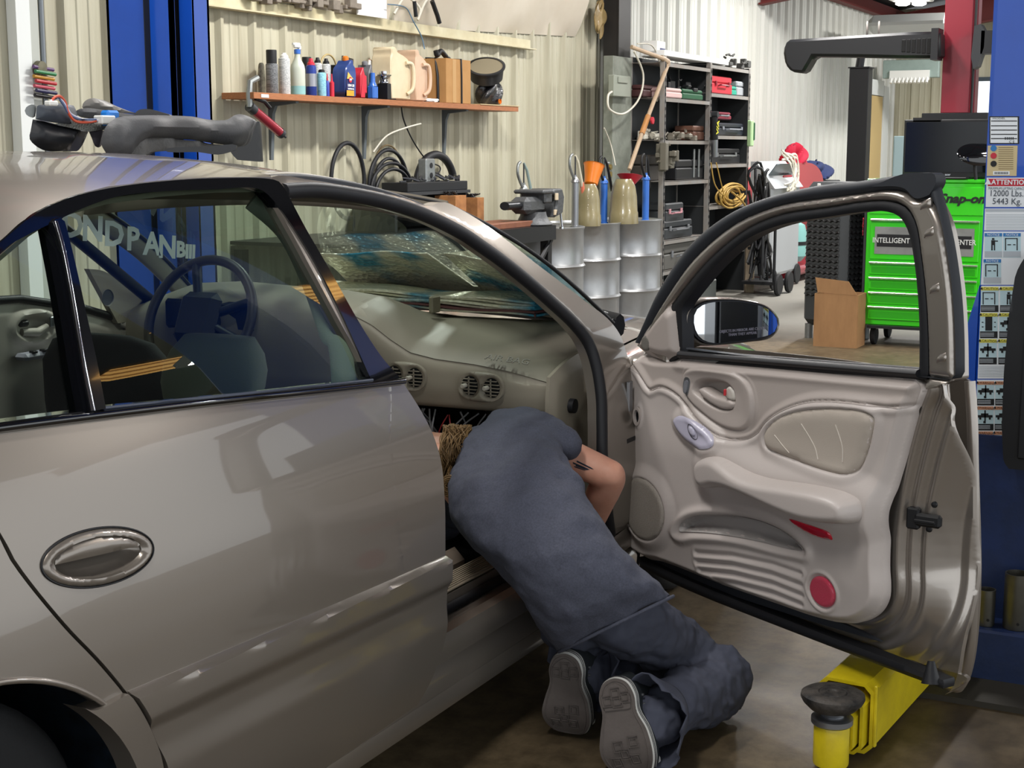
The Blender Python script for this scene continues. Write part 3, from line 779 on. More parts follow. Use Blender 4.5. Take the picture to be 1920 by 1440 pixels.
# vents
def vent(y0, z0, xf):
    t = empty('air_vent', parent=car)
    pl = oval((y0, z0), .070, .041, 0, 60, 2.6)
    c1, c2 = (y0+.034, z0+.001), (y0-.034, z0-.001)
    mp = lambda off, fn=None: (lambda UV: np.stack([xf-off-(fn(UV) if fn is not None else 0), UV[:, 0], UV[:, 1]], 1))
    fn = lambda UV: .006*np.sin(PI/2*np.clip(sdist(UV, pl.tolist())/.008, 0, 1))-.010*sstep(.012, -.001, np.minimum(np.hypot(UV[:, 0]-c1[0], UV[:, 1]-c1[1]), np.hypot(UV[:, 0]-c2[0], UV[:, 1]-c2[1]))-.0275)
    patch('vent_bezel', pl, mp(.013, fn), m_dash2, t, .004, [oval(c1, .0255, .0275, 0, 30), oval(c2, .0255, .0275, 0, 30)], .012, (1, 0, 0), smooth=60)
    for c in (c1, c2):
        v = MB().lathe([(.0, .002), (.027, .002), (.0275, .006)], 24, rot3(0, PI/2), (xf-.010, c[0], c[1])); v.build('vent_bore', m_blackp, t)
        v = MB()
        for k in range(-2, 3):
            hw = math.sqrt(max(.0, .0255**2-(k*.0095)**2)); v.box((xf-.013, c[0], c[1]+k*.0095), (.008, 2*hw, .0022))
        v.box((xf-.015, c[0], c[1]), (.004, .003, .050)); v.build('vent_slats', m_dash2, t, 0)
        MB().lathe([(0, -.022), (.005, -.022), (.0065, -.018), (.006, 0)], 14, rot3(0, PI/2), (xf-.014, c[0]+.010, c[1]+.001)).build('vent_knob', mat('pale vent knob', 'b9b4a6', .4), t)
    return t
vent(-.293, .790, .940); vent(-.532, .777, .948)
# end panel towards the door opening, with a round grommet
ec = [(.955, .815, 1), (1.03, .838), (1.12, .856), (1.30, .872, 1), (1.31, .60), (1.31, .30, 1), (1.12, .30), (1.02, .50), (.955, .66), (.945, .74)]
ec = crom(ec, 4); g = onY(1062, 760, -.735)
patch('dash_end_panel', ec, lambda UV: np.stack([UV[:, 0], -.735-.012*np.clip(sdist(UV, ec.tolist())/.03, 0, 1)+.02*sstep(.8, 1.0, UV[:, 1])*0, UV[:, 1]], 1), m_dash2, dash, .014, [oval((g[0], g[2]), .021, .021)], .01, IN, smooth=40)
MB().lathe([(.020, .02), (.021, -.014), (.030, -.016), (.034, -.010), (.034, 0)], 30, rot3(PI/2), (g[0], -.742, g[2])).lathe([(0, .02), (.02, .02)], 30, rot3(PI/2), (g[0], -.742, g[2])).build('grommet', m_rub, dash, smooth=50)
# seam line between pad and end panel
# open cavity below: brackets, boxes and wires
cv = MB()
random.seed(3)
for k in range(16): cv.box((random.uniform(1.02, 1.25), random.uniform(-.68, -.1), random.uniform(.42, .66)), (random.uniform(.03, .1), random.uniform(.04, .16), random.uniform(.03, .1)), .006)
cv.build('exposed_heater_box', m_blackp, dash)
wr = MB()
for k in range(14):
    y = random.uniform(-.6, -.15); wr.tube(spl([(1.0, y, .69), (.99+random.uniform(-.03, .05), y+random.uniform(-.06, .06), .63), (1.03, y+random.uniform(-.1, .1), .56), (1.06, y, .5)], 5), .0025, 6)
wr.build('loose_wires', mat('grey wire', '8f9194', .5), dash, smooth=60)
wr = MB()
for k in range(5):
    y = random.uniform(-.5, -.2); wr.tube(spl([(.99, y, .68), (.97, y+random.uniform(-.06, .06), .62), (1.03, y, .54)], 5), .002, 6)
wr.build('red_wires', mat('red wire', 'a03030', .5), dash, smooth=60)

# ---- steering wheel, column
t = empty('steering_wheel', (.865, .37, .925), 0, parent=car)
Mw = rot3(0, -math.radians(66), 0)
MB().tube([tuple(Mw @ np.array([.185*math.cos(a), .185*math.sin(a), 0])) for a in np.linspace(0, 2*PI, 49)[:-1]], .015, 12, closed=True).build('rim', mat('dark brown leather', '37322d', .45), t, smooth=60)
sp = MB()
sp.add(*[(lambda b: (b.V, b.F))(MB().box((0, 0, .01), (.16, .15, .05), .03))][0], M=Mw)
for a in (20, 160, 250, 290): sp.tube([tuple(Mw @ np.array([.04*math.cos(math.radians(a)), .04*math.sin(math.radians(a)), 0])), tuple(Mw @ np.array([.18*math.cos(math.radians(a)), .18*math.sin(math.radians(a)), 0]))], .014, 8)
sp.build('hub', m_blackp, t, smooth=50)
MB().cyl((.0, 0, 0), (.25, 0, -.08), .05).build('column', m_blackp, t)
# instrument hood opening
MB().box((.915, .37, .93), (.02, .34, .09), .02).build('instrument_glass', m_blackp, dash)
# ---- seats
def seat(y, cov, backx, tilt, nm, rest=True):
    t = empty(nm, (backx, y, .235), 0, parent=car)
    def loft(name, secs, m):
        V = []; Fc = []; n = 28
        for (cx, cz, hw, ht, ang) in secs:
            for k in range(n):
                a = 2*PI*k/n; u = hw*np.sign(math.cos(a))*abs(math.cos(a))**.7; v = ht*np.sign(math.sin(a))*abs(math.sin(a))**.7
                V.append((cx+v*math.cos(ang), u, cz+v*math.sin(ang)))
        for i in range(len(secs)-1):
            for k in range(n): Fc.append((i*n+k, i*n+(k+1) % n, (i+1)*n+(k+1) % n, (i+1)*n+k))
        Fc.append(tuple(range(n))[::-1]); Fc.append(tuple((len(secs)-1)*n+k for k in range(n)))
        return mesh_obj(name, V, Fc, m, t, 60)
    L = [(.02, .10, .20, .03, 0), (.0, .14, .25, .08, 0), (-.02, .25, .26, .09, 0), (-.06, .40, .25, .075, 0), (-.10, .52, .22, .06, 0), (-.115, .58, .17, .045, 0), (-.12, .60, .10, .02, 0)]
    loft('seat_back', [(a+tilt*(b_-.1), b_, c, d, e) for a, b_, c, d, e in L], cov)
    loft('seat_cushion', [(.02, .05, .22, .03, PI/2), (.10, .09, .25, .07, PI/2), (.30, .10, .26, .07, PI/2), (.48, .11, .25, .06, PI/2), (.54, .09, .2, .03, PI/2)], cov)
    if rest: loft('headrest', [(-.12+tilt*.5+.01*q, .60+.035*q, .135*math.sin(PI*(q+.8)/6.6)**.4, .05*math.sin(PI*(q+.8)/6.6)**.5, 0) for q in range(6)], cov)
    MB().box((.25, 0, .0), (.5, .42, .1), .02).build('seat_base', m_dash2, t)
    return t
seat(-.36, m_grf, .10, .0, 'passenger_seat')
seat(.37, m_dark, .56, .02, 'driver_seat', False).location.z = .325
MB().box((-1.25, 0, .5), (.5, 1.25, .2), .06).box((-1.45, 0, .75), (.2, 1.25, .5), .08).build('rear_seat', m_grf, car)
MB().box((.35, 0, .40), (.5, .22, .16), .03).build('centre_console', m_dash, car)
MB().cyl((.62, -.05, .46), (.60, -.05, .56), .012).box((.6, -.05, .58), (.04, .04, .05), .015).build('gear_lever', m_blackp, car)
MB().box((.52, -.60, .34), (.35, .06, .12), .03).build('seat_side_cover', mat('brown grey plastic', '756a5e', .5), car)

# ---- far front door, inside face seen through the glass
fd = empty('far_front_door', parent=car); m_fard = mat('far door card plastic', 'b8b0a6', .42)
fo = crom([(-.12, .34, 1), (-.16, 1.0, 1), (.3, 1.0), (.55, .99), (.80, .94), (.98, .885, 1), (1.22, .80), (1.26, .5), (1.2, .34, 1)], 4)
hb_ = onY(62, 612, .76)
fmap = lambda UV: np.stack([UV[:, 0], .775-.02*np.clip(sdist(UV, fo.tolist())/.04, 0, 1)-.014*np.exp(-((sdist(UV, oval((hb_[0], hb_[2]), .085, .045).tolist()))/.012)**2)+.03*sstep(0, .02, sdist(UV, oval((hb_[0], hb_[2]), .070, .035).tolist())), UV[:, 1]], 1)
patch('door_card', fo, fmap, m_fard, fd, .010, [], .02, (0, 1, 0), smooth=50)
MB().tube([(hb_[0]-.05, .755, hb_[2]-.012), (hb_[0], .742, hb_[2]-.016), (hb_[0]+.045, .752, hb_[2]-.004)], [.012, .013, .009], 10).build('pull_lever', m_fard, fd, smooth=60)
MB().box((hb_[0]-.045, .752, hb_[2]+.014), (.035, .02, .02), .006).build('lock_lever', m_blackp, fd)
lk = onY(95, 603, .75); MB().box((lk[0], .745, lk[2]), (.014, .01, .03), .003).build('lock_switch', m_steel, fd)
fs = crom([(.93, .885, 1), (.84, 1.06, 1), (.9, 1.05), (1.08, .96), (1.20, .885, 1)], 4)
patch('mirror_sail', fs, lambda UV: np.stack([UV[:, 0], .745+.15*(UV[:, 1]-.9), UV[:, 1]], 1), m_dash2, fd, .02, [], .02, (0, 1, 0))
sc = onY(197, 558, .75); MB().lathe([(0, 0), (.024, 0), (.026, .004)], 24, rot3(PI/2), (sc[0], .742, sc[2])).build('tweeter_grille', mat('grey grille', '6a6862', .7), fd)
MB().tube([(-.16, .80, .93), (-.24, .70, 1.2), (-.1, .64, 1.30), (.2, .63, 1.32), (.5, .64, 1.27), (.9, .70, 1.04), (1.18, .76, .89)], .018, 8).build('window_frame', m_blackp, fd, smooth=60)
MB().tube([(-.16, .765, 1.005), (.3, .765, 1.005), (.55, .765, .995), (.80, .765, .945), (.98, .765, .89)], .012, 8).build('belt_seal', m_blackp, fd, smooth=60)
# white switch pods
sw = onY(75, 664, .72); MB().box((sw[0], .72, sw[2]), (.16, .05, .02), .009).build('window_switches', mat('pale lilac plastic', 'a8a6b4', .35), fd)
for k in range(3): MB().box((sw[0]-.04+.04*k, .705, sw[2]+.012), (.018, .02, .008), .002).build('switch', m_blackp, fd)
# far rear door window post
MB().tube([(-.9, .80, .98), (-.84, .70, 1.2)], .02, 8).build('far_rear_window_bar', m_blackp, car, smooth=60)
# ================================================================ OPEN FRONT DOOR (a part of the car, swung out 59 degrees)
DH = np.array([1.254, -.864, 0.0]); DS = np.array([-.524, -.852, 0]); DS /= np.linalg.norm(DS)
DN = np.array([DS[1], -DS[0], 0])           # towards the car's inside when shut = towards the opening now
if DN@(CAM-DH) < 0: DN = -DN
def doorpx(pts, t=0.0):
    out = []
    for p in pts:
        P = onP(p[0], p[1], DH+DN*t, DN)-DH
        out.append((float(P@DS), float(P[2]))+tuple(p[2:]))
    return out
def dmap(t=0.0, fn=None):
    def f(UV):
        tt = np.full(len(UV), t) if not hasattr(t, '__len__') else t
        if fn is not None: tt = tt+fn(UV)
        return DH+UV[:, :1]*DS+tt[:, None]*DN+np.stack([0*UV[:, 1], 0*UV[:, 1], UV[:, 1]], 1)
    return f
def D3(s_, h, t): return tuple(DH+DS*s_+DN*t+np.array([0, 0, h]))
BK = tuple(-DN)
Z4 = lambda L: [(1150+a[0]/2.88, 560+a[1]/2.88)+tuple(a[2:]) for a in L]
Z5 = lambda L: [(1180+a[0]/2.824, 900+a[1]/2.824)+tuple(a[2:]) for a in L]
m_card = mat('pale taupe door card plastic', 'bdb4af', .40, bump=(420, .06))
m_card2 = mat('grey taupe door card plastic', 'aaa09a', .42, bump=(420, .06))
door = empty('front_door', parent=car)

# --- shell: inner pressing in metallic paint, stepping back to the outer skin at the latch end
def t_shell(UV):
    s_, h = UV[:, 0], UV[:, 1]
    # distance beyond the trim panel's edge line, to the right / rounded bottom corner
    e = sdist(UV, TRIM, True)*-1
    right = sstep(.80, 1.0, s_)
    st = -.016*sstep(.008, .022, e)+.007*sstep(.030, .037, e)-.018*sstep(.042, .056, e)+.005*sstep(.060, .066, e)-.072*sstep(.070, .118, e)-.012*sstep(.135, .150, e)+.006*sstep(.158, .166, e)
    top = sstep(.86, .95, h)
    lowc = 1-.45*(1-sstep(.28, .5, h))
    return -.02+st*right*(1-.35*top)*lowc-.02*(1-right)*sstep(.0, .03, e)
trim_px = Z4([(125, 350), (106, 450), (105, 700), (100, 900), (75, 1040), (62, 1150), (70, 1260), (100, 1335), (200, 1400)])+Z5([(200, 430), (500, 545), (800, 650), (1000, 718), (1150, 752), (1250, 748), (1330, 700), (1368, 630), (1374, 560)])+Z4([(1482, 1440), (1500, 1150), (1560, 850), (1610, 660), (1632, 580), (1662, 500), (1660, 462), (1640, 436, 1), (1300, 408), (900, 372), (600, 346), (390, 326), (250, 320), (150, 300)])
TRIM = crom(doorpx(trim_px), 4).tolist()
sh_r = doorpx([(1822, 710, 1), (1829, 780), (1828, 900), (1828, 1000), (1831, 1100), (1829, 1200), (1820, 1262), (1806, 1290), (1796, 1296, 1)], -.12)
sh_r = [(a[0], a[1])+tuple(a[2:]) for a in sh_r]
sh = doorpx([(1186, 672), (1182, 760), (1178, 860), (1170, 960), (1176, 1020), (1206, 1056, 1), (1500, 1178), (1700, 1260), (1770, 1284)])
shell_out = crom(sh+[(a[0], a[1])+tuple(a[2:]) for a in sh_r[::-1]]+[(1.085, .955, 1)]+doorpx([(1722, 708), (1500, 690), (1285, 668), (1200, 660)]), 4)
shell = patch('inner_panel', shell_out, dmap(0, t_shell), m_paint2, door, .0055, [], .012, BK, smooth=70)
# outer skin with its hem, seen edge on at the latch end
osr = doorpx([(1798, 1298, 1), (1812, 1284), (1826, 1235), (1834, 1150), (1836, 1060), (1832, 900), (1829, 800), (1822, 712, 1)], -.152)
osk = [(.0, .24, 1), (.55, .225)]+osr+[(.6, .90), (.0, .865, 1)]
patch('outer_skin', crom(osk, 4), dmap(-.150, lambda UV: -.004*np.sin(PI*np.clip((UV[:, 1]-.2)/.75, 0, 1))+.03*sstep(.15, 0, UV[:, 0])), m_paint, door, .02, [], .006, BK, smooth=45)
# hem flange running up the latch end
fl = crom([(a-.004, b_) for a, b_, *_ in doorpx([(1821, 715), (1826, 800), (1827, 900), (1829, 1060), (1826, 1150), (1819, 1225), (1806, 1276), (1794, 1292)], -.14)]+[(.9, .212), (.5, .22), (.1, .23)], 8, False)
MB().tube([D3(a, b_, -.140) for a, b_ in fl], .007, 8, flat=1.8).build('hem_flange', m_paint2, door, smooth=60)
MB().tube([D3(a-.045 if b_ > .3 else a, b_+(.02 if b_ < .3 else 0), -.118) for a, b_ in fl[:40]], .0045, 6).build('sealant_bead', m_paint2, door, smooth=60)

# --- door card
up_line = crom(doorpx(Z4([(105, 300), (180, 395), (232, 470), (252, 487, 1), (310, 470), (400, 515), (470, 590), (560, 672), (650, 733), (720, 752), (790, 745), (840, 712), (890, 652), (980, 592), (1100, 552), (1250, 546), (1540, 577, 1), (1640, 574)])), 6, False).tolist()
UPREG = up_line+doorpx(Z4([(1720, 480), (1640, 380), (1200, 300), (100, 250)]))
bez = crom(doorpx(Z4([(430, 405), (480, 378), (600, 383), (715, 412), (778, 470), (805, 560), (800, 640), (765, 688), (715, 695), (640, 672), (560, 620), (475, 545), (435, 480)])), 4).tolist()
rec = crom(doorpx(Z4([(478, 490), (492, 445), (540, 424), (610, 428), (668, 448), (703, 490), (714, 550), (700, 595), (655, 606), (590, 584), (525, 540)])), 4).tolist()
clo = crom(doorpx(Z4([(885, 740), (900, 695), (960, 640), (1060, 602), (1180, 588), (1320, 590), (1430, 608), (1470, 640), (1465, 700), (1430, 840), (1395, 915), (1350, 934), (1250, 918), (1100, 872), (960, 822), (895, 785)])), 4).tolist()
pock = crom(doorpx(Z4([(405, 1262), (418, 1205), (470, 1157), (560, 1134), (660, 1132), (780, 1143), (900, 1170), (1010, 1218), (1090, 1280), (1138, 1345), (1128, 1380), (1060, 1372), (950, 1350), (800, 1310), (650, 1286), (520, 1280), (440, 1288)])), 4).tolist()
pock2 = crom(doorpx(Z4([(435, 1240), (455, 1195), (520, 1160), (620, 1150), (760, 1160), (880, 1185), (990, 1232), (1070, 1290), (1112, 1340), (1060, 1338), (900, 1300), (760, 1272), (600, 1250), (480, 1244)])), 4).tolist()
spk = doorpx(Z4([(248, 1122), (130, 1100), (366, 1150), (238, 955), (258, 1290)]))
SPC = spk[0]; spa = abs(spk[2][0]-spk[1][0])/2; spb = abs(spk[3][1]-spk[4][1])/2
spk_o = oval(SPC[:2], spa, spb, 0, 40).tolist()
grv = [doorpx(Z5(g)) for g in ([(425, 372), (620, 386), (830, 430), (985, 482)], [(425, 420), (620, 436), (830, 484), (985, 542)], [(440, 466), (620, 484), (830, 534), (985, 596)], [(520, 520), (640, 540), (830, 586), (980, 645)])]
sw_o = crom(doorpx(Z4([(408, 650), (430, 625), (470, 628), (530, 655), (600, 705), (650, 762), (645, 785), (590, 797), (520, 775), (450, 718)])), 4).tolist()
rl = crom(doorpx(Z5([(948, 190), (1010, 203), (1090, 228), (1160, 262), (1163, 302, 1), (1100, 292), (1020, 258), (965, 215)])), 4).tolist()
rr_ = doorpx(Z5([(1095, 577), (1022, 560), (1168, 596), (1090, 512), (1100, 638)]))
knob = doorpx(Z4([(195, 628)]))[0]
arm = crom(doorpx(Z4([(570, 900), (582, 862), (620, 840), (690, 838), (760, 868), (850, 915), (960, 950), (1130, 975), (1280, 1000), (1390, 1035), (1445, 1080), (1455, 1150), (1432, 1188), (1350, 1192), (1210, 1172), (1050, 1112), (900, 1045), (780, 1008), (690, 1000), (620, 1006), (585, 975)])), 4).tolist()
def g_(d, w_): return np.exp(-(d/w_)**2)
def t_card(UV):
    e = sdist(UV, TRIM)
    t = .030*sstep(-.001, .022, e)+.006*sstep(.02, .12, e)
    u = sdist(UV, UPREG); dl = sdist(UV, up_line, False)
    t += -.010*sstep(.004, .025, u)-.006*g_(dl, .0035)+.004*g_(dl-.012, .008)*(u < 0)
    t += .012*sstep(.05, .0, sdist(UV, doorpx([(1285, 668), (1725, 700)]), False))
    b = sdist(UV, bez); t += .012*sstep(-.016, .004, b)-.006*g_(b+.004, .004)-.006*sstep(.0, .05, b)
    r = sdist(UV, rec); t -= .034*sstep(0, .016, r)
    c = sdist(UV, clo); t += .008*sstep(-.03, -.004, c)-.007*g_(c, .003)
    p = sdist(UV, pock); t += .010*g_(p, .012); p2 = sdist(UV, pock2); t -= .034*sstep(0, .012, p2)*sstep(.0, 1.0, 1)
    s_ = sdist(UV, spk_o); t += .016*sstep(-.045, .0, s_)-.005*g_(s_, .003)
    for g in grv:
        d = sdist(UV, g, False); t -= .0045*g_(d, .0065); t += .0025*g_(d-.012, .008)
    a = sdist(UV, arm); t += .022*sstep(-.06, 0, a)
    w_ = sdist(UV, sw_o); t += .012*sstep(-.03, .0, w_)
    # swelling of the lower part towards the hinge and the belly below the armrest
    t += .012*sstep(.0, .12, UV[:, 0])*sstep(.75, .6, UV[:, 1])
    q = sdist(UV, oval((rr_[0][0], rr_[0][1]), .047, .042).tolist()); t -= .004*sstep(0, .003, q)-.004*g_(q+.006, .004)
    k = np.hypot(UV[:, 0]-knob[0], (UV[:, 1]-knob[1])*.62); t += .004*g_(k-.018, .005)-.03*sstep(.012, .008, k)
    return t
card = patch('door_card', TRIM, dmap(0, t_card), m_card, door, .0038, [], .02, BK, smooth=80)
# upper part in a slightly greyer plastic, a skin laid on the card
UPC = [p for p in crom([(a[0], a[1]) for a in doorpx(Z4([(125, 345), (180, 400), (234, 474), (252, 491), (312, 475), (400, 520), (470, 596), (560, 678), (650, 739), (720, 757), (792, 749), (843, 717), (894, 656), (984, 597), (1100, 557), (1250, 551), (1540, 582), (1624, 580), (1655, 500), (1655, 465), (1632, 442), (1300, 414), (900, 378), (600, 352), (390, 332), (250, 326), (160, 310)]))], 3)]
patch('upper_card', np.array(UPC), dmap(.0022, t_card), m_card2, card, .0036, [], .004, BK, smooth=80)
def on_card(pts, off): 
    A = np.array([(p[0], p[1]) for p in pts]); return [tuple(v) for v in dmap(off, t_card)(A)]
patch('cloth_insert', clo, dmap(0, lambda UV: t_card(UV)+.002+.004*np.clip(sdist(UV, clo)/.02, 0, 1)), m_tau2, card, .010, [], .004, BK, smooth=80)
m_st = mat('pale stitching', 'd2cbc0', .6)
for sq in ([(955, 725), (1000, 778), (1040, 820)], [(1100, 665), (1150, 745), (1180, 800), (1196, 855)], [(1285, 670), (1312, 745), (1325, 800), (1328, 870)]):
    MB().tube(on_card(crom(doorpx(Z4(sq)), 6, False), .0065), .0012, 6).build('stitch_line', m_st, card, smooth=60)
patch('speaker_grille', spk_o, dmap(0, lambda UV: t_card(UV)+.002), mat('speaker mesh', 'a59d94', .6, .0, bump=(500, .6), bumpdist=.002, var=(500, '8f887f', .1)), card, .008, [], .004, BK, smooth=80)
# armrest: raised body with a flat top pad
def t_arm(UV):
    a = sdist(UV, arm); x = np.clip(a/.022, 0, 1)
    return t_card(UV)-.004+(.030+.035*sstep(.35, .62, UV[:, 0]))*np.sqrt(1-(1-x)**2)
patch('armrest', arm, dmap(0, t_arm), m_card, card, .0055, [], .02, BK, smooth=80)
# pull handle in the recess
lev = crom(doorpx(Z4([(513, 482), (530, 474), (560, 490), (600, 515), (640, 528), (700, 548), (712, 562), (700, 590), (655, 596), (600, 575), (555, 545), (525, 515)])), 4).tolist()
patch('door_pull', lev, dmap(0, lambda UV: t_card(UV)*0+.022+.016*np.sqrt(1-(1-np.clip(sdist(UV, lev)/.010, 0, 1))**2)), m_card2, card, .004, [], .02, BK, smooth=80)
lk = crom(doorpx(Z4([(645, 495), (670, 462), (695, 480), (710, 540), (690, 552), (650, 530)])), 4).tolist()
patch('lock_lever', lk, dmap(0, lambda UV: .020+.012*np.clip(sdist(UV, lk)/.006, 0, 1)), mat('pale lever', 'c3bdb4', .4), card, .004, [], .01, BK, smooth=80)
rm = doorpx(Z4([(660, 500)]))[0]
MB().box((0, 0, 0), (.012, .006, .016), .001).build('red_lock_mark', mat('red mark', 'c5323a', .5), card).location = D3(rm[0], rm[1], .034)
ls = doorpx(Z4([(452, 470)]))[0]
o = patch('lock_switch', oval(ls[:2], .012, .026, 0, 30, 3), dmap(0, lambda UV: t_card(UV)+.004), m_steel, card, .004, [], .008, BK, smooth=60)
o = patch('lock_rocker', oval(ls[:2], .007, .018, 0, 24, 3), dmap(0, lambda UV: t_card(UV)+.007), mat('grey rocker', '6d6f74', .4), o, .004, [], .004, BK, smooth=60)
swm = mat('pale lilac switch plastic', 'b4b1c2', .32)
o = patch('switch_plate', sw_o, dmap(0, lambda UV: t_card(UV)+.003+.006*np.clip(sdist(UV, sw_o)/.008, 0, 1)), swm, card, .005, [], .006, BK, smooth=80)
sc_ = doorpx(Z4([(528, 706)]))[0]
so_ = oval(sc_[:2], .026, .014, -.62, 30).tolist()
patch('switch_well', so_, dmap(0, lambda UV: t_card(UV)+.010-.003*np.clip(sdist(UV, so_)/.005, 0, 1)), mat('dark switch', '3c3b42', .35), o, .003, [], .003, BK, smooth=80)
so_ = oval((sc_[0]-.003, sc_[1]+.001), .016, .009, -.62, 30).tolist()
patch('window_switch', so_, dmap(0, lambda UV: t_card(UV)+.012+.003*np.clip(sdist(UV, so_)/.005, 0, 1)), swm, o, .003, [], .006, BK, smooth=80)
m_redl = mat('red lens', 'c41430', .12, 0, coat=1.0)
patch('courtesy_lamp', rl, dmap(0, lambda UV: t_card(UV)+.003+.004*np.clip(sdist(UV, rl)/.004, 0, 1)), m_redl, card, .005, [], .006, BK, smooth=60)
ro = oval(rr_[0][:2], .042, .0375, 0, 40).tolist()
patch('round_reflector', ro, dmap(0, lambda UV: t_card(UV)+.003+.005*np.clip(sdist(UV, ro)/.004, 0, 1)), mat('pink red reflector', 'd84560', .3, 0, coat=.6, bump=(900, .6)), card, .004, [], .006, BK, smooth=60)
kk = oval(knob[:2], .0115, .0185, 0, 24).tolist()
patch('grab_hole', kk, dmap(0, lambda UV: t_card(UV)+.004), m_blackp, card, .004, [], .003, BK, smooth=60)
kk2 = oval(knob[:2], .017, .026, 0, 30).tolist()
patch('hole_ring', kk2, dmap(0, lambda UV: t_card(UV)*0+.046), m_card2, card, .004, [kk], .006, BK, smooth=60)
# map pocket insert
patch('map_pocket', pock2, dmap(0, lambda UV: t_card(UV)+.003), mat('grey pocket lining', 'a29d9a', .5), card, .008, [], .003, BK, smooth=80)

# --- window frame: metal between an outer and an inner rubber
o_px = [(1196, 640, 1), (1212, 605), (1235, 553), (1280, 482), (1313, 445), (1358, 410), (1402, 386), (1469, 363), (1558, 345), (1605, 341), (1655, 334), (1705, 327), (1745, 323, 1), (1757, 326), (1763, 345), (1777, 402), (1790, 460), (1802, 545), (1807, 620), (1808, 706, 1), (1792, 712, 1)]
s_px = [(1205, 645, 1), (1225, 600), (1252, 555), (1292, 497), (1325, 462), (1366, 428), (1404, 406), (1469, 383), (1558, 370), (1620, 362), (1668, 356), (1700, 362), (1718, 374), (1745, 372, 1), (1766, 420), (1778, 480), (1788, 560), (1792, 640), (1793, 712, 1)]
w_px = [(1281, 667, 1), (1279, 575, 1), (1312, 533), (1347, 494), (1402, 448), (1464, 422), (1558, 406), (1620, 397), (1660, 396), (1688, 406), (1705, 436), (1714, 480), (1721, 540), (1725, 610), (1725, 702, 1)]
i_px = [(1256, 680, 1), (1255, 580, 1), (1292, 532), (1330, 488), (1372, 451), (1410, 425), (1469, 402), (1558, 389), (1620, 379), (1668, 378), (1700, 390), (1718, 420), (1728, 480), (1737, 560), (1741, 640), (1742, 712, 1)]
oo = crom(doorpx(o_px, -.012), 5); ss = crom(doorpx(s_px), 5); ww = crom(doorpx(w_px), 5); ii = crom(doorpx(i_px), 5)
frame_o = crom([(a, b_)+tuple(c) for a, b_, *c in doorpx(s_px)]+doorpx([(1742, 730, 1)]) + [(a, b_)+tuple(c) for a, b_, *c in doorpx(i_px)[::-1]], 5)
def t_fr(UV):
    d = np.minimum(sdist(UV, ii.tolist(), False), sdist(UV, ss.tolist(), False))
    return -.004+.014*np.sqrt(np.clip(d/.012, 0, 1))
frm = patch('window_frame', frame_o, dmap(0, t_fr), m_paint2, door, .006, [], .035, BK, smooth=60)
for yy in (352, 425, 530, 660):
    p = doorpx([(1742+(yy-352)*.10, 372+(yy-352)*1.0 if yy > 400 else 392)])[0]
    pl = crom([(p[0]-.022, p[1]-.006, 1), (p[0]-.014, p[1]+.014), (p[0]+.012, p[1]+.026, 1), (p[0]+.012, p[1]+.004, 1)], 3)
    patch('pressed_notch', pl, dmap(.009, lambda UV: .005*np.clip(sdist(UV, pl.tolist())/.005, 0, 1)), m_paint2, frm, .006, [], .006, BK, smooth=60)
outer_o = np.vstack([oo, ss[::-1][1:]])
def band(name, A, B, t0, bul, m, th, par):
    """rubber strip between two lines"""
    a = resample(A, .02, False); n = len(a); Bq = resample(B, .02, False); b = np.stack([np.interp(np.linspace(0, 1, n), np.linspace(0, 1, len(Bq)), Bq[:, i]) for i in (0, 1)], 1)
    V = []; Fc = []; K = 7
    for i in range(n):
        for k in range(K):
            q = k/(K-1); p = a[i]*(1-q)+b[i]*q; V.append(D3(p[0], p[1], t0+bul*math.sin(PI*q)))
        for k in range(2): p = (b, a)[k][i]; V.append(D3(p[0], p[1], t0-th))
    M_ = K+2
    for i in range(n-1):
        for k in range(M_): Fc.append((i*M_+k, i*M_+(k+1) % M_, (i+1)*M_+(k+1) % M_, (i+1)*M_+k))
    Fc.append(tuple(range(M_))); Fc.append(tuple((n-1)*M_+k for k in range(M_))[::-1])
    return mesh_obj(name, V, Fc, m, par, 50)
band('outer_weatherstrip', oo, ss, -.004, .012, m_rub2, .010, door)
band('glass_run_channel', ii, ww, .002, .004, m_rub, .04, door)
bs = doorpx([(1278, 664), (1500, 682), (1727, 700)])
MB().tube([D3(a, b_, .004) for a, b_ in bs], .010, 8, flat=1.4).tube([D3(a, b_+.004, -.02) for a, b_ in bs], .007, 8).build('belt_weatherstrip', m_rub, door, smooth=60)
# drip flap at the top rear corner
cf = crom(doorpx([(1640, 350, 1), (1700, 352), (1722, 372), (1748, 366, 1), (1762, 340), (1757, 324, 1), (1700, 326)]), 4)
patch('corner_seal', cf, dmap(.010), m_rub2, door, .01, [], .03, BK)
# bottom seal strip
bt = doorpx([(1204, 1043, 1), (1300, 1088), (1500, 1168), (1650, 1225), (1777, 1274, 1), (1776, 1290, 1), (1650, 1243), (1500, 1186), (1300, 1107), (1206, 1062, 1)])
patch('bottom_seal', crom(bt, 4), dmap(.012, lambda UV: .006*np.clip(sdist(UV, crom(bt, 4).tolist())/.008, 0, 1)), m_rub, door, .008, [], .035, BK, smooth=50)
bt2 = crom(doorpx([(1206, 1020, 1), (1320, 1072), (1500, 1140), (1600, 1180), (1650, 1205, 1), (1500, 1160), (1300, 1092), (1206, 1048, 1)]), 4)
patch('lower_flange_rubber', bt2, dmap(-.006), m_rub2, door, .012, [], .01, BK)
p = doorpx([(1752, 1262)])[0]
MB().tube([D3(p[0]+.01, p[1]-.018, .02), D3(p[0], p[1]+.03, .012)], [.022, .008], 10).build('seal_end_tab', m_rub, door)
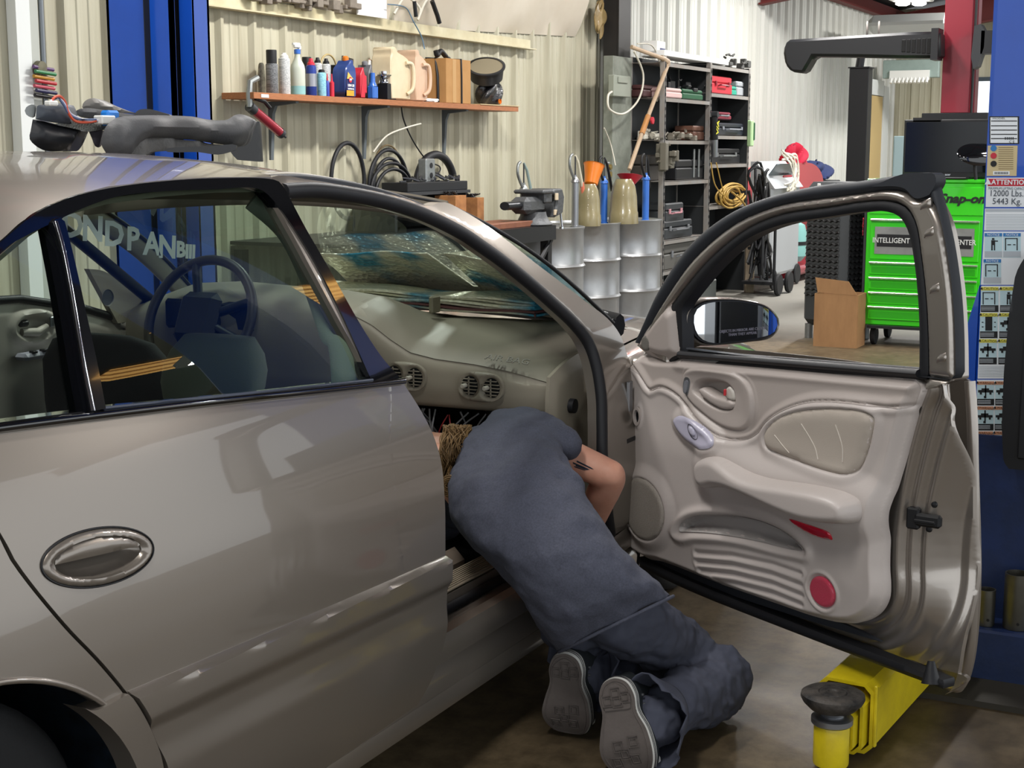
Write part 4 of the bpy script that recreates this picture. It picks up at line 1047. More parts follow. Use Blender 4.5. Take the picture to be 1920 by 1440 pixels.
# latch and screws on the shut face
def shellpx(px, py):
    t = -.05
    for _ in range(30):
        a = doorpx([(px, py)], t)[0]; t = .6*t+.4*float(t_shell(np.array([[a[0], a[1]]]))[0])
    return a[0], a[1], t
l0 = shellpx(1740, 970); l1 = shellpx(1715, 970)
ax = np.array(D3(*l0))-np.array(D3(*l1)); ax[2] = 0; ax /= np.linalg.norm(ax); nn = np.cross(ax, [0, 0, 1]); nn = nn if nn@(CAM-DH) > 0 else -nn
ML = np.array([ax, nn, [0, 0, 1]]).T; c0 = np.array(D3(*l1))
la = MB().box((0, 0, 0), (.030, .02, .050), .004).box((.035, .004, 0), (.062, .02, .030), .006).box((.03, .014, -.002), (.05, .006, .008), .002)
MB().add(la.V, la.F, M=ML, t=c0+nn*.006).build('door_latch', m_blackp, door)
for q in ((1752, 946), (1758, 980), (1742, 992)):
    c1 = np.array(D3(*shellpx(*q)))
    MB().lathe([(0, .006), (.006, .005), (.008, 0)], 10, np.array([ax, [0, 0, 1], nn]).T, c1).build('latch_screw', m_blackp, door)

# --- sail cover with tweeter
sail = crom(doorpx([(1196, 648, 1), (1212, 622), (1250, 574), (1259, 570), (1264, 577), (1273, 577, 1), (1280, 668, 1), (1262, 675), (1240, 673), (1212, 661)]), 4)
patch('mirror_sail', sail, dmap(.002, lambda UV: .020*sstep(0, .03, sdist(UV, sail.tolist()))-.010*sstep(.2, .26, UV[:, 0])), m_card2, door, .006, [], .02, BK, smooth=60)
tw = doorpx([(1221.5, 643)])[0]; two = oval(tw[:2], .021, .021).tolist()
patch('tweeter_grille', two, dmap(.020, lambda UV: .003*np.clip(sdist(UV, two)/.004, 0, 1)), mat('tweeter mesh', '77736c', .6, bump=(900, 1.0), bumpdist=.003), door, .004, [], .004, BK, smooth=60)

# --- door mirror, outside the door
SM = .20
def mpx(pts, s0=SM):
    out = []
    for p in pts:
        P = onP(p[0], p[1], DH+DS*s0, DS)-DH; out.append((float(P@DN), float(P[2])))
    return out
def M3(t, h, s_): return DH+DS*s_+DN*t+np.array([0, 0, h])
mir = empty('door_mirror', parent=door)
mo = mpx([(1284, 600), (1290, 580), (1310, 565), (1350, 560), (1400, 563), (1440, 575), (1460, 598), (1459, 618), (1445, 634), (1400, 642), (1350, 647), (1310, 646), (1292, 628)])
mo = resample(crom(mo, 6), .012)
cen = mo.mean(0)
V = []; Fc = []; n = len(mo)
prof = [(1.0, .0), (1.035, -.02), (1.02, -.05), (.92, -.085), (.72, -.11), (.4, -.122), (.05, -.125)]
prof = [(.90, -.006), (.97, .004)]+prof
for (sc, ds) in prof:
    for q in mo: p = cen+(q-cen)*sc; V.append(M3(p[0], p[1], SM+ds))
for i in range(len(prof)-1):
    for k in range(n): Fc.append((i*n+k, i*n+(k+1) % n, (i+1)*n+(k+1) % n, (i+1)*n+k))
Fc.append(tuple((len(prof)-1)*n+k for k in range(n)))
mesh_obj('mirror_housing', V, Fc, m_paint, mir, 60)
mg = resample(crom(mpx([(1299, 605), (1302, 583), (1320, 570), (1360, 565), (1405, 569), (1440, 581), (1456, 603), (1450, 622), (1420, 633), (1370, 640), (1330, 642), (1308, 630)]), 6), .012)
mp_ = lambda s0: (lambda UV: np.array([M3(a, b_, s0) for a, b_ in UV]))
patch('mirror_gasket', cen+(mg-cen)*1.06, mp_(SM+.002), m_rub, mir, .02, [], .02, tuple(-DS))
patch('mirror_glass', mg, mp_(SM+.005), mat('mirror silver', 'e8ecf0', .02, 1), mir, .02, [], .004, tuple(-DS), smooth=0)
c0 = mpx([(1390, 630)])[0]
text_mesh('mirror_lettering', 'OBJECTS IN MIRROR ARE CLOSER\nTHAN THEY APPEAR', .011, mat('grey print', '8e8a94', .6), frame4(M3(c0[0], c0[1]+.012, SM+.006), -DN, (0, 0, 1)), mir, .0001)
a0 = mpx([(1284, 640)])[0]
MB().tube([M3(-.02, a0[1]-.005, .12), M3(-.10, a0[1]+.005, .13), M3(cen[0]+.06, cen[1]-.03, SM-.05)], [.05, .035, .035], 12).build('mirror_arm', m_paint, mir, smooth=60)
# ================================================================ THE PERSON kneeling beside the car, head under the dashboard
m_skin = mat('skin', 'c98f78', .5, var=(14, 'd8a58e', .3), bump=(120, .05))
for k_ in ('Subsurface Weight',):
    m_skin.node_tree.nodes['Principled BSDF'].inputs[k_].default_value = .08
m_shirt = mat('heather navy jersey', '3c3e49', .9, var=(220, '505362', .25), bump=(500, .25), bumpdist=.002)
m_trs = mat('dark slate work cloth', '3a3d4b', .85, var=(9, '4a4d5b', .3), bump=(600, .15), bumpdist=.002)
m_hair = mat('light brown hair', '5a452c', .55, var=(60, '8a6c44', .3, (1, 1, 1)))
m_sole = mat('worn grey rubber sole', '6a625e', .75, var=(14, '544d49', .3), bump=(120, .3), bumpdist=.002)
m_whr = mat('white rubber foxing', 'd9d8d2', .5)
m_canv = mat('dark canvas', '1c2226', .9, bump=(400, .2))
person = empty('person', (.6, -1.1, 0), 0, 'person in navy t-shirt and dark trousers kneeling with head under the dashboard', 'person')
PO = np.array([.6, -1.1, 0])
def blob(name, chains, m, voxel=.009, smooth_it=3, parent=person, base=None, disp=None):
    """one continuous surface grown round tapering chains: chain = list of (x,y,z,ra[,rb,dir])"""
    mb = MB()
    if base: mb.add(*base)
    for ch in chains:
        pts = [np.array(c[:3])-PO for c in ch]; rad = [c[3] for c in ch]; fl = [c[4] if len(c) > 4 else 1 for c in ch]
        # finer path
        t = np.linspace(0, len(pts)-1, (len(pts)-1)*8+1); P = spl(pts, 8); R2 = np.interp(t, range(len(rad)), rad); F2 = np.interp(t, range(len(fl)), fl)
        axd = ch[0][5] if len(ch[0]) > 5 else None
        n = 20; V = []; up = None
        for i in range(len(P)):
            d = P[min(i+1, len(P)-1)]-P[max(i-1, 0)]; d = d/(np.linalg.norm(d)+1e-9)
            a = np.array(axd, float) if axd is not None else (up if up is not None else (np.array([0, 0, 1.]) if abs(d[2]) < .9 else np.array([1., 0, 0])))
            u = a-d*(a@d); u /= np.linalg.norm(u); v = np.cross(d, u); up = u
            for k in range(n):
                an = 2*PI*k/n; V.append(P[i]+R2[i]*(math.cos(an)*u*F2[i]+math.sin(an)*v))
        Fc = []
        for i in range(len(P)-1):
            for k in range(n): Fc.append((i*n+k, i*n+(k+1) % n, (i+1)*n+(k+1) % n, (i+1)*n+k))
        Fc.append(tuple(range(n))[::-1]); Fc.append(tuple((len(P)-1)*n+k for k in range(n)))
        mb.add(V, Fc)
        for e_, r_ in ((0, R2[0]), (-1, R2[-1])):   # round ends
            c = P[e_]; rr = r_*.98
            mb.lathe([(rr*math.sin(q*PI/8), -rr*math.cos(q*PI/8)) for q in range(9)], 16, None, c) if (F2[e_] > .85) else None
    o = mb.build(name, m, parent, smooth=180)
    md = o.modifiers.new('join', 'REMESH'); md.mode = 'VOXEL'; md.voxel_size = voxel; md.use_smooth_shade = True
    md = o.modifiers.new('soften', 'SMOOTH'); md.factor = .5; md.iterations = smooth_it
    if disp:
        for (sz, st, kind) in disp:
            tx = bpy.data.textures.new(name+' folds', kind); 
            if kind == 'CLOUDS': tx.noise_scale = sz
            if kind == 'WOOD': tx.noise_scale = sz; tx.wood_type = 'BANDNOISE'; tx.turbulence = 6
            if kind == 'STUCCI': tx.noise_scale = sz
            d = o.modifiers.new('folds', 'DISPLACE'); d.texture = tx; d.strength = st; d.texture_coords = 'LOCAL'; d.mid_level = .5
    # freeze the modifiers so the body is one plain mesh
    dg = bpy.context.evaluated_depsgraph_get(); me = bpy.data.meshes.new_from_object(o.evaluated_get(dg)); me.shade_smooth()
    o.modifiers.clear(); o.data = me
    if m and not me.materials: me.materials.append(m)
    return o
def at(px, py, Y): return onY(px, py, Y)
# joints
hipc = np.array([.60, -1.05, .29]); 
kR = np.array([.86, -1.26, .085]); aR = np.array([.455, -1.235, .10])
kL = np.array([.96, -1.03, .085]); aL = np.array([.56, -.985, .12])
hR = onY(1190, 1170, -1.10); hL = hipc+np.array([.0, .09, -.02])
shR = onY(1003, 826, -.76); shL = np.array([.70, -.50, .60]); nk = np.array([.80, -.55, .62])
elR = at(1147, 893, -.96); wrR = at(1088, 1000, -.80)
handR = np.array([.98, -.62, .43]); thM = at(1275, 1225, -1.17)
# bare body: one continuous figure under the clothes
A = lambda p, r, *e: (float(p[0]), float(p[1]), float(p[2]), r)+e
chest = (shR+shL)/2
body = blob('body', [
    [A(hipc, .06), A((hipc+chest)/2+np.array([-.02, 0, -.02]), .09), A(chest+np.array([-.02, .03, -.06]), .085), A(nk, .05), A(nk+np.array([.0, .07, -.02]), .055)],
    [A(nk+np.array([.0, .07, -.02]), .07), A(nk+np.array([.0, .14, -.04]), .088), A(nk+np.array([.03, .20, -.06]), .075)],
    [A(chest+np.array([0, 0, -.05]), .07), A(shR, .046), A(shR*.5+elR*.5, .044), A(elR*.88+shR*.12, .042), A(elR, .036), A(elR*.75+wrR*.25, .044), A(wrR, .036), A(handR*.5+wrR*.5, .028), A(handR, .026)],
    [A(chest+np.array([0, 0, -.05]), .07), A(shL, .05), A(shL+np.array([.16, .10, -.14]), .045), A(shL+np.array([.28, .04, -.22]), .032)],
    [A(hR, .04), A(thM, .03), A(kR, .03), A((kR+aR)/2, .046), A(aR, .034)],
    [A(hL, .06), A((hL+kL)/2, .03), A(kL, .03), A((kL+aL)/2, .046), A(aL, .034)],
    # fingers and thumb of the working hand, curled round a trim screw under the dash
    *[[A(handR+np.array([.0, .015*(q-1.5), .005]), .022), A(handR+np.array([.05, .020*(q-1.5)+.03, -.008]), .0095), A(handR+np.array([.078, .02*(q-1.5)+.05, -.024]), .0085), A(handR+np.array([.078, .02*(q-1.5)+.062, -.046]), .0075)] for q in range(4)],
    [A(handR+np.array([.0, -.02, -.005]), .020), A(handR+np.array([.030, -.045, -.02]), .011), A(handR+np.array([.06, -.045, -.035]), .009)],
], m_skin, .0065, 4)
# ---- t-shirt
def sec(c, r, *e): return A(c, r, *e)
ST = [((1048, 1222), (1262, 1118), -1.12, .125), ((1003, 1168), (1236, 1092), -1.09, .140), ((968, 1112), (1202, 1066), -1.05, .145), ((925, 1055), (1168, 1027), -1.00, .145), ((880, 1022), (1124, 963), -.93, .145), ((845, 972), (1090, 908), -.86, .145), ((838, 910), (1062, 856), -.80, .135), ((852, 860), (1046, 812), -.74, .12), ((885, 808), (1015, 783), -.70, .095), ((925, 774), (985, 765), -.67, .05)]
rings = []
for (l, r, Y, b_) in ST:
    Pc = onY((l[0]+r[0])/2, (l[1]+r[1])/2, Y); Lp, Rp = onP(l[0], l[1], Pc, CFWD), onP(r[0], r[1], Pc, CFWD); rings.append((Lp, Rp, b_))
mb = MB(); n = 28; V = []; cs = [(a+b_)/2 for a, b_, _ in rings]; ringpts = []
fine = []
for i in range(len(rings)-1):
    for k in range(4):
        q = k/4; fine.append(tuple(rings[i][m]*(1-q)+rings[i+1][m]*q for m in range(3)))
fine.append(rings[-1])
for i, (Lp, Rp, b_) in enumerate(fine):
    c = (Lp+Rp)/2; c2 = (fine[min(i+2, len(fine)-1)][0]+fine[min(i+2, len(fine)-1)][1])/2; c1 = (fine[max(i-2, 0)][0]+fine[max(i-2, 0)][1])/2
    a = (Rp-Lp)/2; vw = CAM-c; vw /= np.linalg.norm(vw); ah = a/np.linalg.norm(a); nn = vw-ah*(vw@ah); nn /= np.linalg.norm(nn)
    rp = [c-PO+a*np.sign(math.cos(q))*abs(math.cos(q))**.9+nn*b_*np.sign(math.sin(q))*abs(math.sin(q))**.9 for q in np.linspace(0, 2*PI, n, endpoint=False)]
    V += rp
    if i == 0: ringpts = rp
Fc = [(i*n+k, i*n+(k+1) % n, (i+1)*n+(k+1) % n, (i+1)*n+k) for i in range(len(fine)-1) for k in range(n)]
Fc += [tuple(range(n))[::-1], tuple((len(fine)-1)*n+k for k in range(n))]
SHIRTBASE = (V, Fc)
shirt = blob('t_shirt', [
    [A(at(985, 815, -.70), .075), A(at(1020, 818, -.79), .060), A(at(1046, 826, -.85), .044), A(at(1064, 835, -.88), .042)],
    [A(at(900, 860, -.60), .09), A(at(862, 915, -.50), .09), A(at(842, 950, -.44), .08), A(at(832, 975, -.42), .06)],
], m_shirt, .008, 6, disp=[(.06, .016, 'CLOUDS'), (.20, .018, 'CLOUDS')], base=SHIRTBASE)
MB().tube(ringpts, .0045, 8, closed=True).build('hem', m_shirt, shirt, smooth=60)
def creases(o, lines):
    me = o.data; P = np.array([v.co for v in me.vertices])+PO; N = np.array([v.normal for v in me.vertices])
    D = np.zeros(len(P))
    for (pts, w_, amp) in lines:
        C = np.array(spl(pts, 6)); d = np.full(len(P), 9.)
        for i in range(len(C)-1):
            a, b_ = C[i], C[i+1]; ab = b_-a; t = np.clip(((P-a)@ab)/(ab@ab), 0, 1); d = np.minimum(d, np.linalg.norm(P-(a+t[:, None]*ab), axis=1))
        D += amp*np.exp(-(d/w_)**2)
    P2 = P+N*D[:, None]-PO
    me.vertices.foreach_set('co', P2.ravel()); me.update()
creases(shirt, [([onY(1050, 800, -.90), onY(1062, 830, -.93), onY(1058, 862, -.95)], .012, -.008),
    ([onY(1010, 790, -.86), onY(1045, 850, -.95), onY(1085, 910, -1.0)], .018, .010), ([onY(1000, 800, -.86), onY(1035, 860, -.95), onY(1070, 920, -1.0)], .014, -.008),
    ([onY(985, 1130, -1.15), onY(1040, 1140, -1.24), onY(1100, 1115, -1.25)], .012, .010), ([onY(1005, 1160, -1.17), onY(1060, 1165, -1.24), onY(1120, 1140, -1.25)], .012, .009),
    ([onY(990, 1146, -1.15), onY(1045, 1155, -1.24), onY(1100, 1132, -1.25)], .010, -.009), ([onY(1020, 1190, -1.18), onY(1090, 1190, -1.24), onY(1160, 1160, -1.25)], .014, .008),
    ([onY(1130, 1222, -1.22), onY(1128, 1170, -1.24), onY(1150, 1130, -1.24)], .012, .007), ([onY(975, 1060, -1.12), onY(980, 960, -1.08), onY(968, 860, -.95)], .03, .014),
    ([onY(870, 868, -.85), onY(905, 850, -.9), onY(950, 846, -.9)], .012, .008), ([onY(850, 900, -.85), onY(890, 890, -.9), onY(930, 892, -.95)], .012, .007), ([onY(1180, 1085, -1.2), onY(1160, 1130, -1.22), onY(1190, 1165, -1.22)], .016, .006)])
# pressed creases running round the waist and from the shoulder
cr = MB()
for (p0, p1, p2, r_) in (((1002, 1140), (1060, 1150), (1110, 1120), .006), ((1010, 1170), (1075, 1185), (1130, 1165), .006), ((1225, 1085), (1180, 1130), (1130, 1180), .005), ((1035, 800), (1048, 830), (1056, 862), .006)):
    pass
# ---- trousers
trs = blob('trousers', [
    [A(at(1140, 1150, -1.06), .085), A(at(1165, 1150, -1.10), .095), A(at(1212, 1180, -1.13), .088), A(thM, .082), A(at(1330, 1285, -1.25), .072), A(kR+np.array([.0, -.01, .02]), .075), A(kR+np.array([-.10, -.005, .0]), .078), A((kR+aR)/2+np.array([0, 0, .01]), .074), A(aR+np.array([.02, 0, .01]), .062)],
    [A(hipc+np.array([0, .03, .03]), .09), A(hL+np.array([.03, 0, .0]), .095), A((hL+kL)/2+np.array([.03, 0, .02]), .085), A(kL, .075), A((kL+aL)/2, .070), A(aL+np.array([.02, 0, 0]), .060)],
], m_trs, .007, 4, disp=[(.045, .022, 'CLOUDS'), (.12, .022, 'CLOUDS')])
creases(trs, [([onY(1180, 1290, -1.33), onY(1250, 1265, -1.33), onY(1330, 1262, -1.33)], .014, -.016), ([onY(1240, 1210, -1.28), onY(1265, 1240, -1.3), onY(1320, 1250, -1.33)], .010, .010),
    ([onY(1200, 1240, -1.26), onY(1250, 1250, -1.3), onY(1300, 1245, -1.33)], .010, -.008), ([onY(1330, 1285, -1.35), onY(1350, 1310, -1.36), onY(1390, 1325, -1.3)], .009, .012), ([onY(1320, 1300, -1.35), onY(1345, 1325, -1.36), onY(1380, 1340, -1.3)], .008, -.010),
    ([onY(1260, 1290, -1.35), onY(1290, 1310, -1.36), onY(1330, 1345, -1.3)], .010, .010), ([onY(1290, 1180, -1.25), onY(1330, 1225, -1.3), onY(1360, 1250, -1.3)], .010, .008), ([onY(1230, 1150, -1.22), onY(1245, 1190, -1.24), onY(1240, 1230, -1.26)], .012, .008)])
# frayed turn-ups opening out behind the shoes
def turnup(c, k, name, ln=.095):
    d = (np.array(c)-np.array(k)); d = d/np.linalg.norm(d); u = np.array([0, 0, 1.]); u -= d*(u@d); u /= np.linalg.norm(u); v = np.cross(d, u)
    V = []; Fc = []; n = 40; rows = 8; rnd = random.Random(5)
    fray = [rnd.uniform(-.012, .014) for _ in range(n)]
    for i in range(rows):
        q = i/(rows-1); r = .066+.034*q
        for j in range(n):
            a = 2*PI*j/n; e = (fray[j] if i == rows-1 else 0); w_ = 1+.10*q*math.sin(5*a+1)
            V.append(np.array(c)-PO-d*.05+d*(ln*q+e)+r*w_*(math.cos(a)*u*(1.1)+math.sin(a)*v*.95))
    for i in range(rows-1):
        for j in range(n): Fc.append((i*n+j, i*n+(j+1) % n, (i+1)*n+(j+1) % n, (i+1)*n+j))
    o = mesh_obj(name, V, Fc, m_trs, trs, 60)
    md = o.modifiers.new('cloth', 'SOLIDIFY'); md.thickness = .003
    return o
turnup(aR+np.array([.03, 0, .012]), kR, 'trouser_cuff'); turnup(aL+np.array([.05, 0, .03]), kL, 'trouser_cuff', .035)
# ---- shoes, soles turned to the viewer
def shoe(toe, heel, nrm, w_, name):
    """sole from toe (on the floor) up to heel; nrm = way the sole faces"""
    toe, heel, nrm = [np.array(a, float) for a in (toe, heel, nrm)]
    L = np.linalg.norm(heel-toe); y = (heel-toe)/L; z = nrm-y*(nrm@y); z /= np.linalg.norm(z); x = np.cross(y, z)
    M = np.array([x, y, z]).T; t = empty(name, tuple(toe-PO), 0, parent=person)
    k = w_
    out = crom([(0, 0), (-.030*k, .006), (-.046*k, .035), (-.052*k, .075), (-.044*k, .13), (-.034*k, .18), (-.036*k, .225), (-.024*k, .262), (0, .275), (.024*k, .262), (.036*k, .225), (.036*k, .18), (.050*k, .13), (.054*k, .075), (.046*k, .035), (.030*k, .006)], 5)*np.array([1, L/.275])
    bend = lambda Y: -.9*np.clip(.09-Y, 0, 1)**2*6
    def mp(h):
        return lambda UV: (np.stack([UV[:, 0], UV[:, 1], h+bend(UV[:, 1])-.004*np.clip(.02-sdist(UV, out.tolist()), 0, 1)/.02*0], 1) @ M.T)
    bk = tuple(-z)
    so = patch('sole', out, mp(0), m_sole, t, .008, [], .006, bk, smooth=40)
    # raised border and tread figure
    inn = out.mean(0)+(out-out.mean(0))*np.array([.86, .95])
    for ol, nm in ((inn, 'sole_border'),):
        MB().tube([tuple(mp(.001)(np.array([p]))[0]) for p in inn], .0013, 5, closed=True).build(nm, m_sole, so)
    heelp = crom([(-.026*k, .19*L/.275, 1), (-.028*k, .225*L/.275), (0, .262*L/.275), (.028*k, .225*L/.275), (.026*k, .19*L/.275, 1)], 5)
    patch('heel_pad', heelp, mp(.004), m_sole, so, .008, [], .004, bk)
    for nm, spots in (('ball_tread', ((-.022, .045), (.016, .05), (-.012, .09), (.02, .10), (-.002, .068))), ('heel_tread', ((0, .235), (-.018, .215), (.018, .222), (.002, .212)))):
        tr = MB()
        for (cx, cy) in spots:
            for r_ in (.017, .010):
                q = [(cx*k+r_*math.cos(a+.8), cy*L/.275+r_*math.sin(a+.8)) for a in (0, PI/2, PI, 3*PI/2)]
                tr.tube([tuple(mp(.0026 if nm == 'ball_tread' else .006)(np.array([p]))[0]) for p in q], .0014, 5, closed=True)
        tr.build(nm, m_sole, so)
    V = []; Fc = []; n = len(out); ls = [(1.0, -.001), (1.02, -.008), (1.02, -.030), (.98, -.034)]
    c = out.mean(0)
    for (sc, h) in ls:
        for p in c+(out-c)*sc: V.append(np.array([p[0], p[1], h+bend(p[1])]) @ M.T)
    for i in range(len(ls)-1):
        for j in range(n): Fc.append((i*n+j, i*n+(j+1) % n, (i+1)*n+(j+1) % n, (i+1)*n+j))
    mesh_obj('white_foxing', V, Fc, m_whr, t, 60)
    for hh in (-.012, -.020): MB().tube([tuple(np.array([p[0], p[1], hh+bend(p[1])]) @ M.T) for p in c+(out-c)*1.024], .0012, 5, closed=True).build('foxing_stripe', mat('dark stripe', '2a2a2e', .6), t)
    # upper
    V = []; rows = [(1.0, -.028, 0), (1.0, -.05, 0), (.90, -.075, .01), (.72, -.095, .03), (.50, -.108, .05)]
    Fc = []
    for (sc, h, dy) in rows:
        for p in c+(out-c)*np.array([sc, 1-(1-sc)*.8]): V.append(np.array([p[0], p[1]+dy, h+bend(p[1])]) @ M.T)
    for i in range(len(rows)-1):
        for j in range(n): Fc.append((i*n+j, i*n+(j+1) % n, (i+1)*n+(j+1) % n, (i+1)*n+j))
    Fc.append(tuple((len(rows)-1)*n+j for j in range(n)))
    up_ = mesh_obj('canvas_upper', V, Fc, m_canv, t, 60)
    V = np.array([[0, -.002, 0]])
    tc_ = MB().lathe([(.0, 0), (.03, .003), (.043*k, .014), (.047*k, .030), (.045*k, .036)], 20, None, (0, .03, 0)); TV = np.array(tc_.V)*np.array([1, .62, -1])+np.array([0, .012, -.03]); TV[:, 2] += bend(TV[:, 1])
    MB().add(TV @ M.T, tc_.F).build('toe_cap', m_whr, t, 60)
    ey = MB()
    for q in (.14, .165, .19, .215):
        for sx in (-1, 1): ey.tube([tuple(np.array([sx*.036*k, q*L/.275, -.058]) @ M.T), tuple(np.array([sx*.040*k, q*L/.275, -.058]) @ M.T)], .0035, 8)
    ey.build('eyelets', m_steel, t)
    # ankle part
    a0 = np.array([0, .225*L/.275, -.05]) @ M.T; a1 = np.array([0, .20*L/.275, -.13]) @ M.T; a2 = np.array([0, .20*L/.275, -.16]) @ M.T
    MB().tube([a0, a1, a2], [.040, .044, .042], 16).build('ankle_shaft', m_canv, t, smooth=60)
    return t
fR_toe = onZ(1178, 1475, .005); fR_heel = onP(1076+0, 0, (0, 0, 0), np.array([1., 0, 0])) if False else None
# right foot: toe low, heel up, sole facing back towards the camera
shoe(onX(1180, 1462, .36), onX(1150, 1272, .40), (-1, -.12, .0), 1.18, 'shoe')
shoe(onX(1058, 1388, .50), onX(1060, 1226, .50), (-1, -.12, .0), 1.14, 'shoe')
# ---- hair: strands hanging from the head, curled ends
hr = MB(); rnd = random.Random(11)
hc0 = nk+np.array([-.03, .10, .02])
def strand(p0, p1, p2, r): hr.tube([np.array(q)-PO for q in spl([p0, p1, p2], 6)], [r*(1-.5*i/12) for i in range(13)], 5)
for k in range(420):
    a0 = at(rnd.uniform(830, 885), rnd.uniform(796, 818), -.60+rnd.uniform(-.02, .05)); a1 = at(rnd.uniform(824, 892), rnd.uniform(825, 862), -.62+rnd.uniform(-.03, .03)); a2 = at(rnd.uniform(824, 872), rnd.uniform(866, 908), -.62+rnd.uniform(-.02, .03))
    strand(a0, a1, a2, .0018)
for k in range(60):
    a0 = at(rnd.uniform(835, 862), rnd.uniform(860, 900), -.63); a1 = at(rnd.uniform(838, 858), rnd.uniform(885, 905), -.66)
    c0 = at(rnd.uniform(842, 852), rnd.uniform(905, 918), -.68); r_ = rnd.uniform(.008, .024); ph = rnd.uniform(0, 6)
    cu = [c0+r_*(R_*math.cos(ph+q*.6)+np.array([0, 0, 1])*math.sin(ph+q*.6)) for q in range(11)]
    hr.tube([np.array(q)-PO for q in spl([a0, a1]+cu, 3)], .0014, 5)
hr.build('long_hair', m_hair, person, smooth=60)
blob('hair_mass', [[A(at(852, 818, -.54), .034), A(at(856, 842, -.55), .044), A(at(848, 872, -.56), .034), A(at(847, 902, -.57), .016)]], m_hair, .006, 2, disp=[(.02, .02, 'CLOUDS')])
# tattoo lines on the upper arm
m_tat = mat('tattoo ink', '2c3440', .6)
bv = body.data
import mathutils
from mathutils.bvhtree import BVHTree
bt_ = BVHTree.FromPolygons([v.co for v in bv.vertices], [tuple(p.vertices) for p in bv.polygons])
ta = MB(); rnd = random.Random(2)
for k in range(9):
    x0, y0 = 1076+rnd.uniform(-2, 6), 864+k*1.5; pts = []
    for q in range(7):
        px, py = x0+q*(5.2-.25*k), y0+q*(2.6-.2*k)
        d = Vector(ray(px, py)); o_ = Vector(CAM-PO); h = bt_.ray_cast(o_, d.normalized())
        if h[0] is not None: pts.append(np.array(h[0]+h[1]*.0006))
    if len(pts) > 2: ta.tube(pts, [.0012]*(len(pts)-1)+[.0003], 5)
if ta.V: ta.build('tattoo', m_tat, body, smooth=60)
# ================================================================ THE SHOP AROUND THE CAR
m_blue = mat('blue enamel', '1853c0', .32, 0, coat=.35, var=(3, '174aaa', .3))
m_bdk = mat('worn dark blue enamel', '1b2f5e', .45, var=(7, '15233f', .25), bump=(30, .1))
m_yel = mat('yellow enamel', 'dcc616', .38, 0, coat=.3, var=(18, 'c9b21c', .2), bump=(60, .08))
m_cardb = mat('brown cardboard', 'b58a58', .85, var=(9, 'a57a48', .3))
m_galv = mat('galvanised steel', '9da1a0', .42, .7, var=(30, '868a8a', .3))
m_drum = mat('silver drum paint', 'a8aaac', .33, .65, var=(8, '969899', .3))
m_green = mat('lime green enamel', '38c81c', .25, 0, coat=.5)
m_redp = mat('red plastic', 'c0273a', .4)
m_redm = mat('crimson enamel', '8c2030', .35, 0, coat=.3)
m_wht = mat('white plastic', 'e4e4df', .45)
m_grey = mat('mid grey plastic', '74777b', .5)
m_dgrey = mat('dark grey steel', '3a3c3f', .5, .3)
m_wood = mat('orange stained board', 'b4754a', .55, var=(20, '855436', .3, (1, 8, 8)))
m_wood2 = mat('pale board', 'c9b48c', .6, var=(10, 'b39c74', .3, (1, 8, 8)))
m_bluep = mat('blue plastic', '2a63b8', .35, 0, coat=.3)
m_clear = mat('amber translucent plastic', '8d8464', .3, 0, spec=.5, coat=.3, var=(5, '776c4a', .3))
m_milk = mat('milky plastic', 'd9cdb0', .5, var=(6, 'c9b593', .3))
m_pinkm = mat('pink stained milky plastic', 'd8bda4', .5, var=(6, 'c4a084', .3))
m_pap = mat('white paper', 'e8e8e6', .8)
m_cream2 = mat('tan plastic pipe', 'bda78c', .45, var=(10, 'a58d74', .3))
m_wire = mat('white cable', 'cfcabb', .5)
m_bk2 = mat('matt black steel', '1a1b1e', .45)
m_oran = mat('orange plastic', 'd9761a', .35, coat=.3)
m_ybl = mat('dull yellow cable', 'b8954a', .55)

def depth(P): return float((np.array(P)-CAM)@CFWD)
def thing(name, loc, label, cat, group=None, rz=0): return empty(name, tuple(float(a) for a in loc), rz, label, cat, group)
def fit(x0, x1, yt, yb, Y):
    """a thing standing at lateral distance Y seen between these sight lines: centre x, base z, height, width"""
    c = onY((x0+x1)/2, yb, Y); t = onY((x0+x1)/2, yt, Y); return c[0], c[2], t[2]-c[2], (x1-x0)*depth(c)/FOC
def can(x0, x1, yt, yb, Y, z, label, cap, bodym, capname='cap', kind='spray_can', bandm=None, hcap=.2, group=None):
    x, _, h, wd = fit(x0, x1, yt, yb, Y); r = wd/2
    t = thing(kind, (x, Y, z), label, 'can', group)
    hb = h*(1-hcap)
    MB().lathe([(0, 0), (r*.94, 0), (r, .004), (r, hb-.012), (r*.96, hb-.006), (r*.72, hb)], 24).build('can_body', bodym, t)
    if hcap > .25: MB().lathe([(r*.86, hb-.01), (r*.88, h-.006), (r*.84, h), (0, h)], 24).build(capname, cap, t)
    else: MB().lathe([(r*.74, hb-.004), (r*.70, hb+.012), (r*.5, hb+.018), (r*.42, h-.008), (r*.36, h), (0, h)], 20).build(capname, cap, t)
    if bandm: MB().lathe([(r+.0008, hb*.30), (r+.0008, hb*.72)], 24).build('printed_label', bandm, t)
    return t
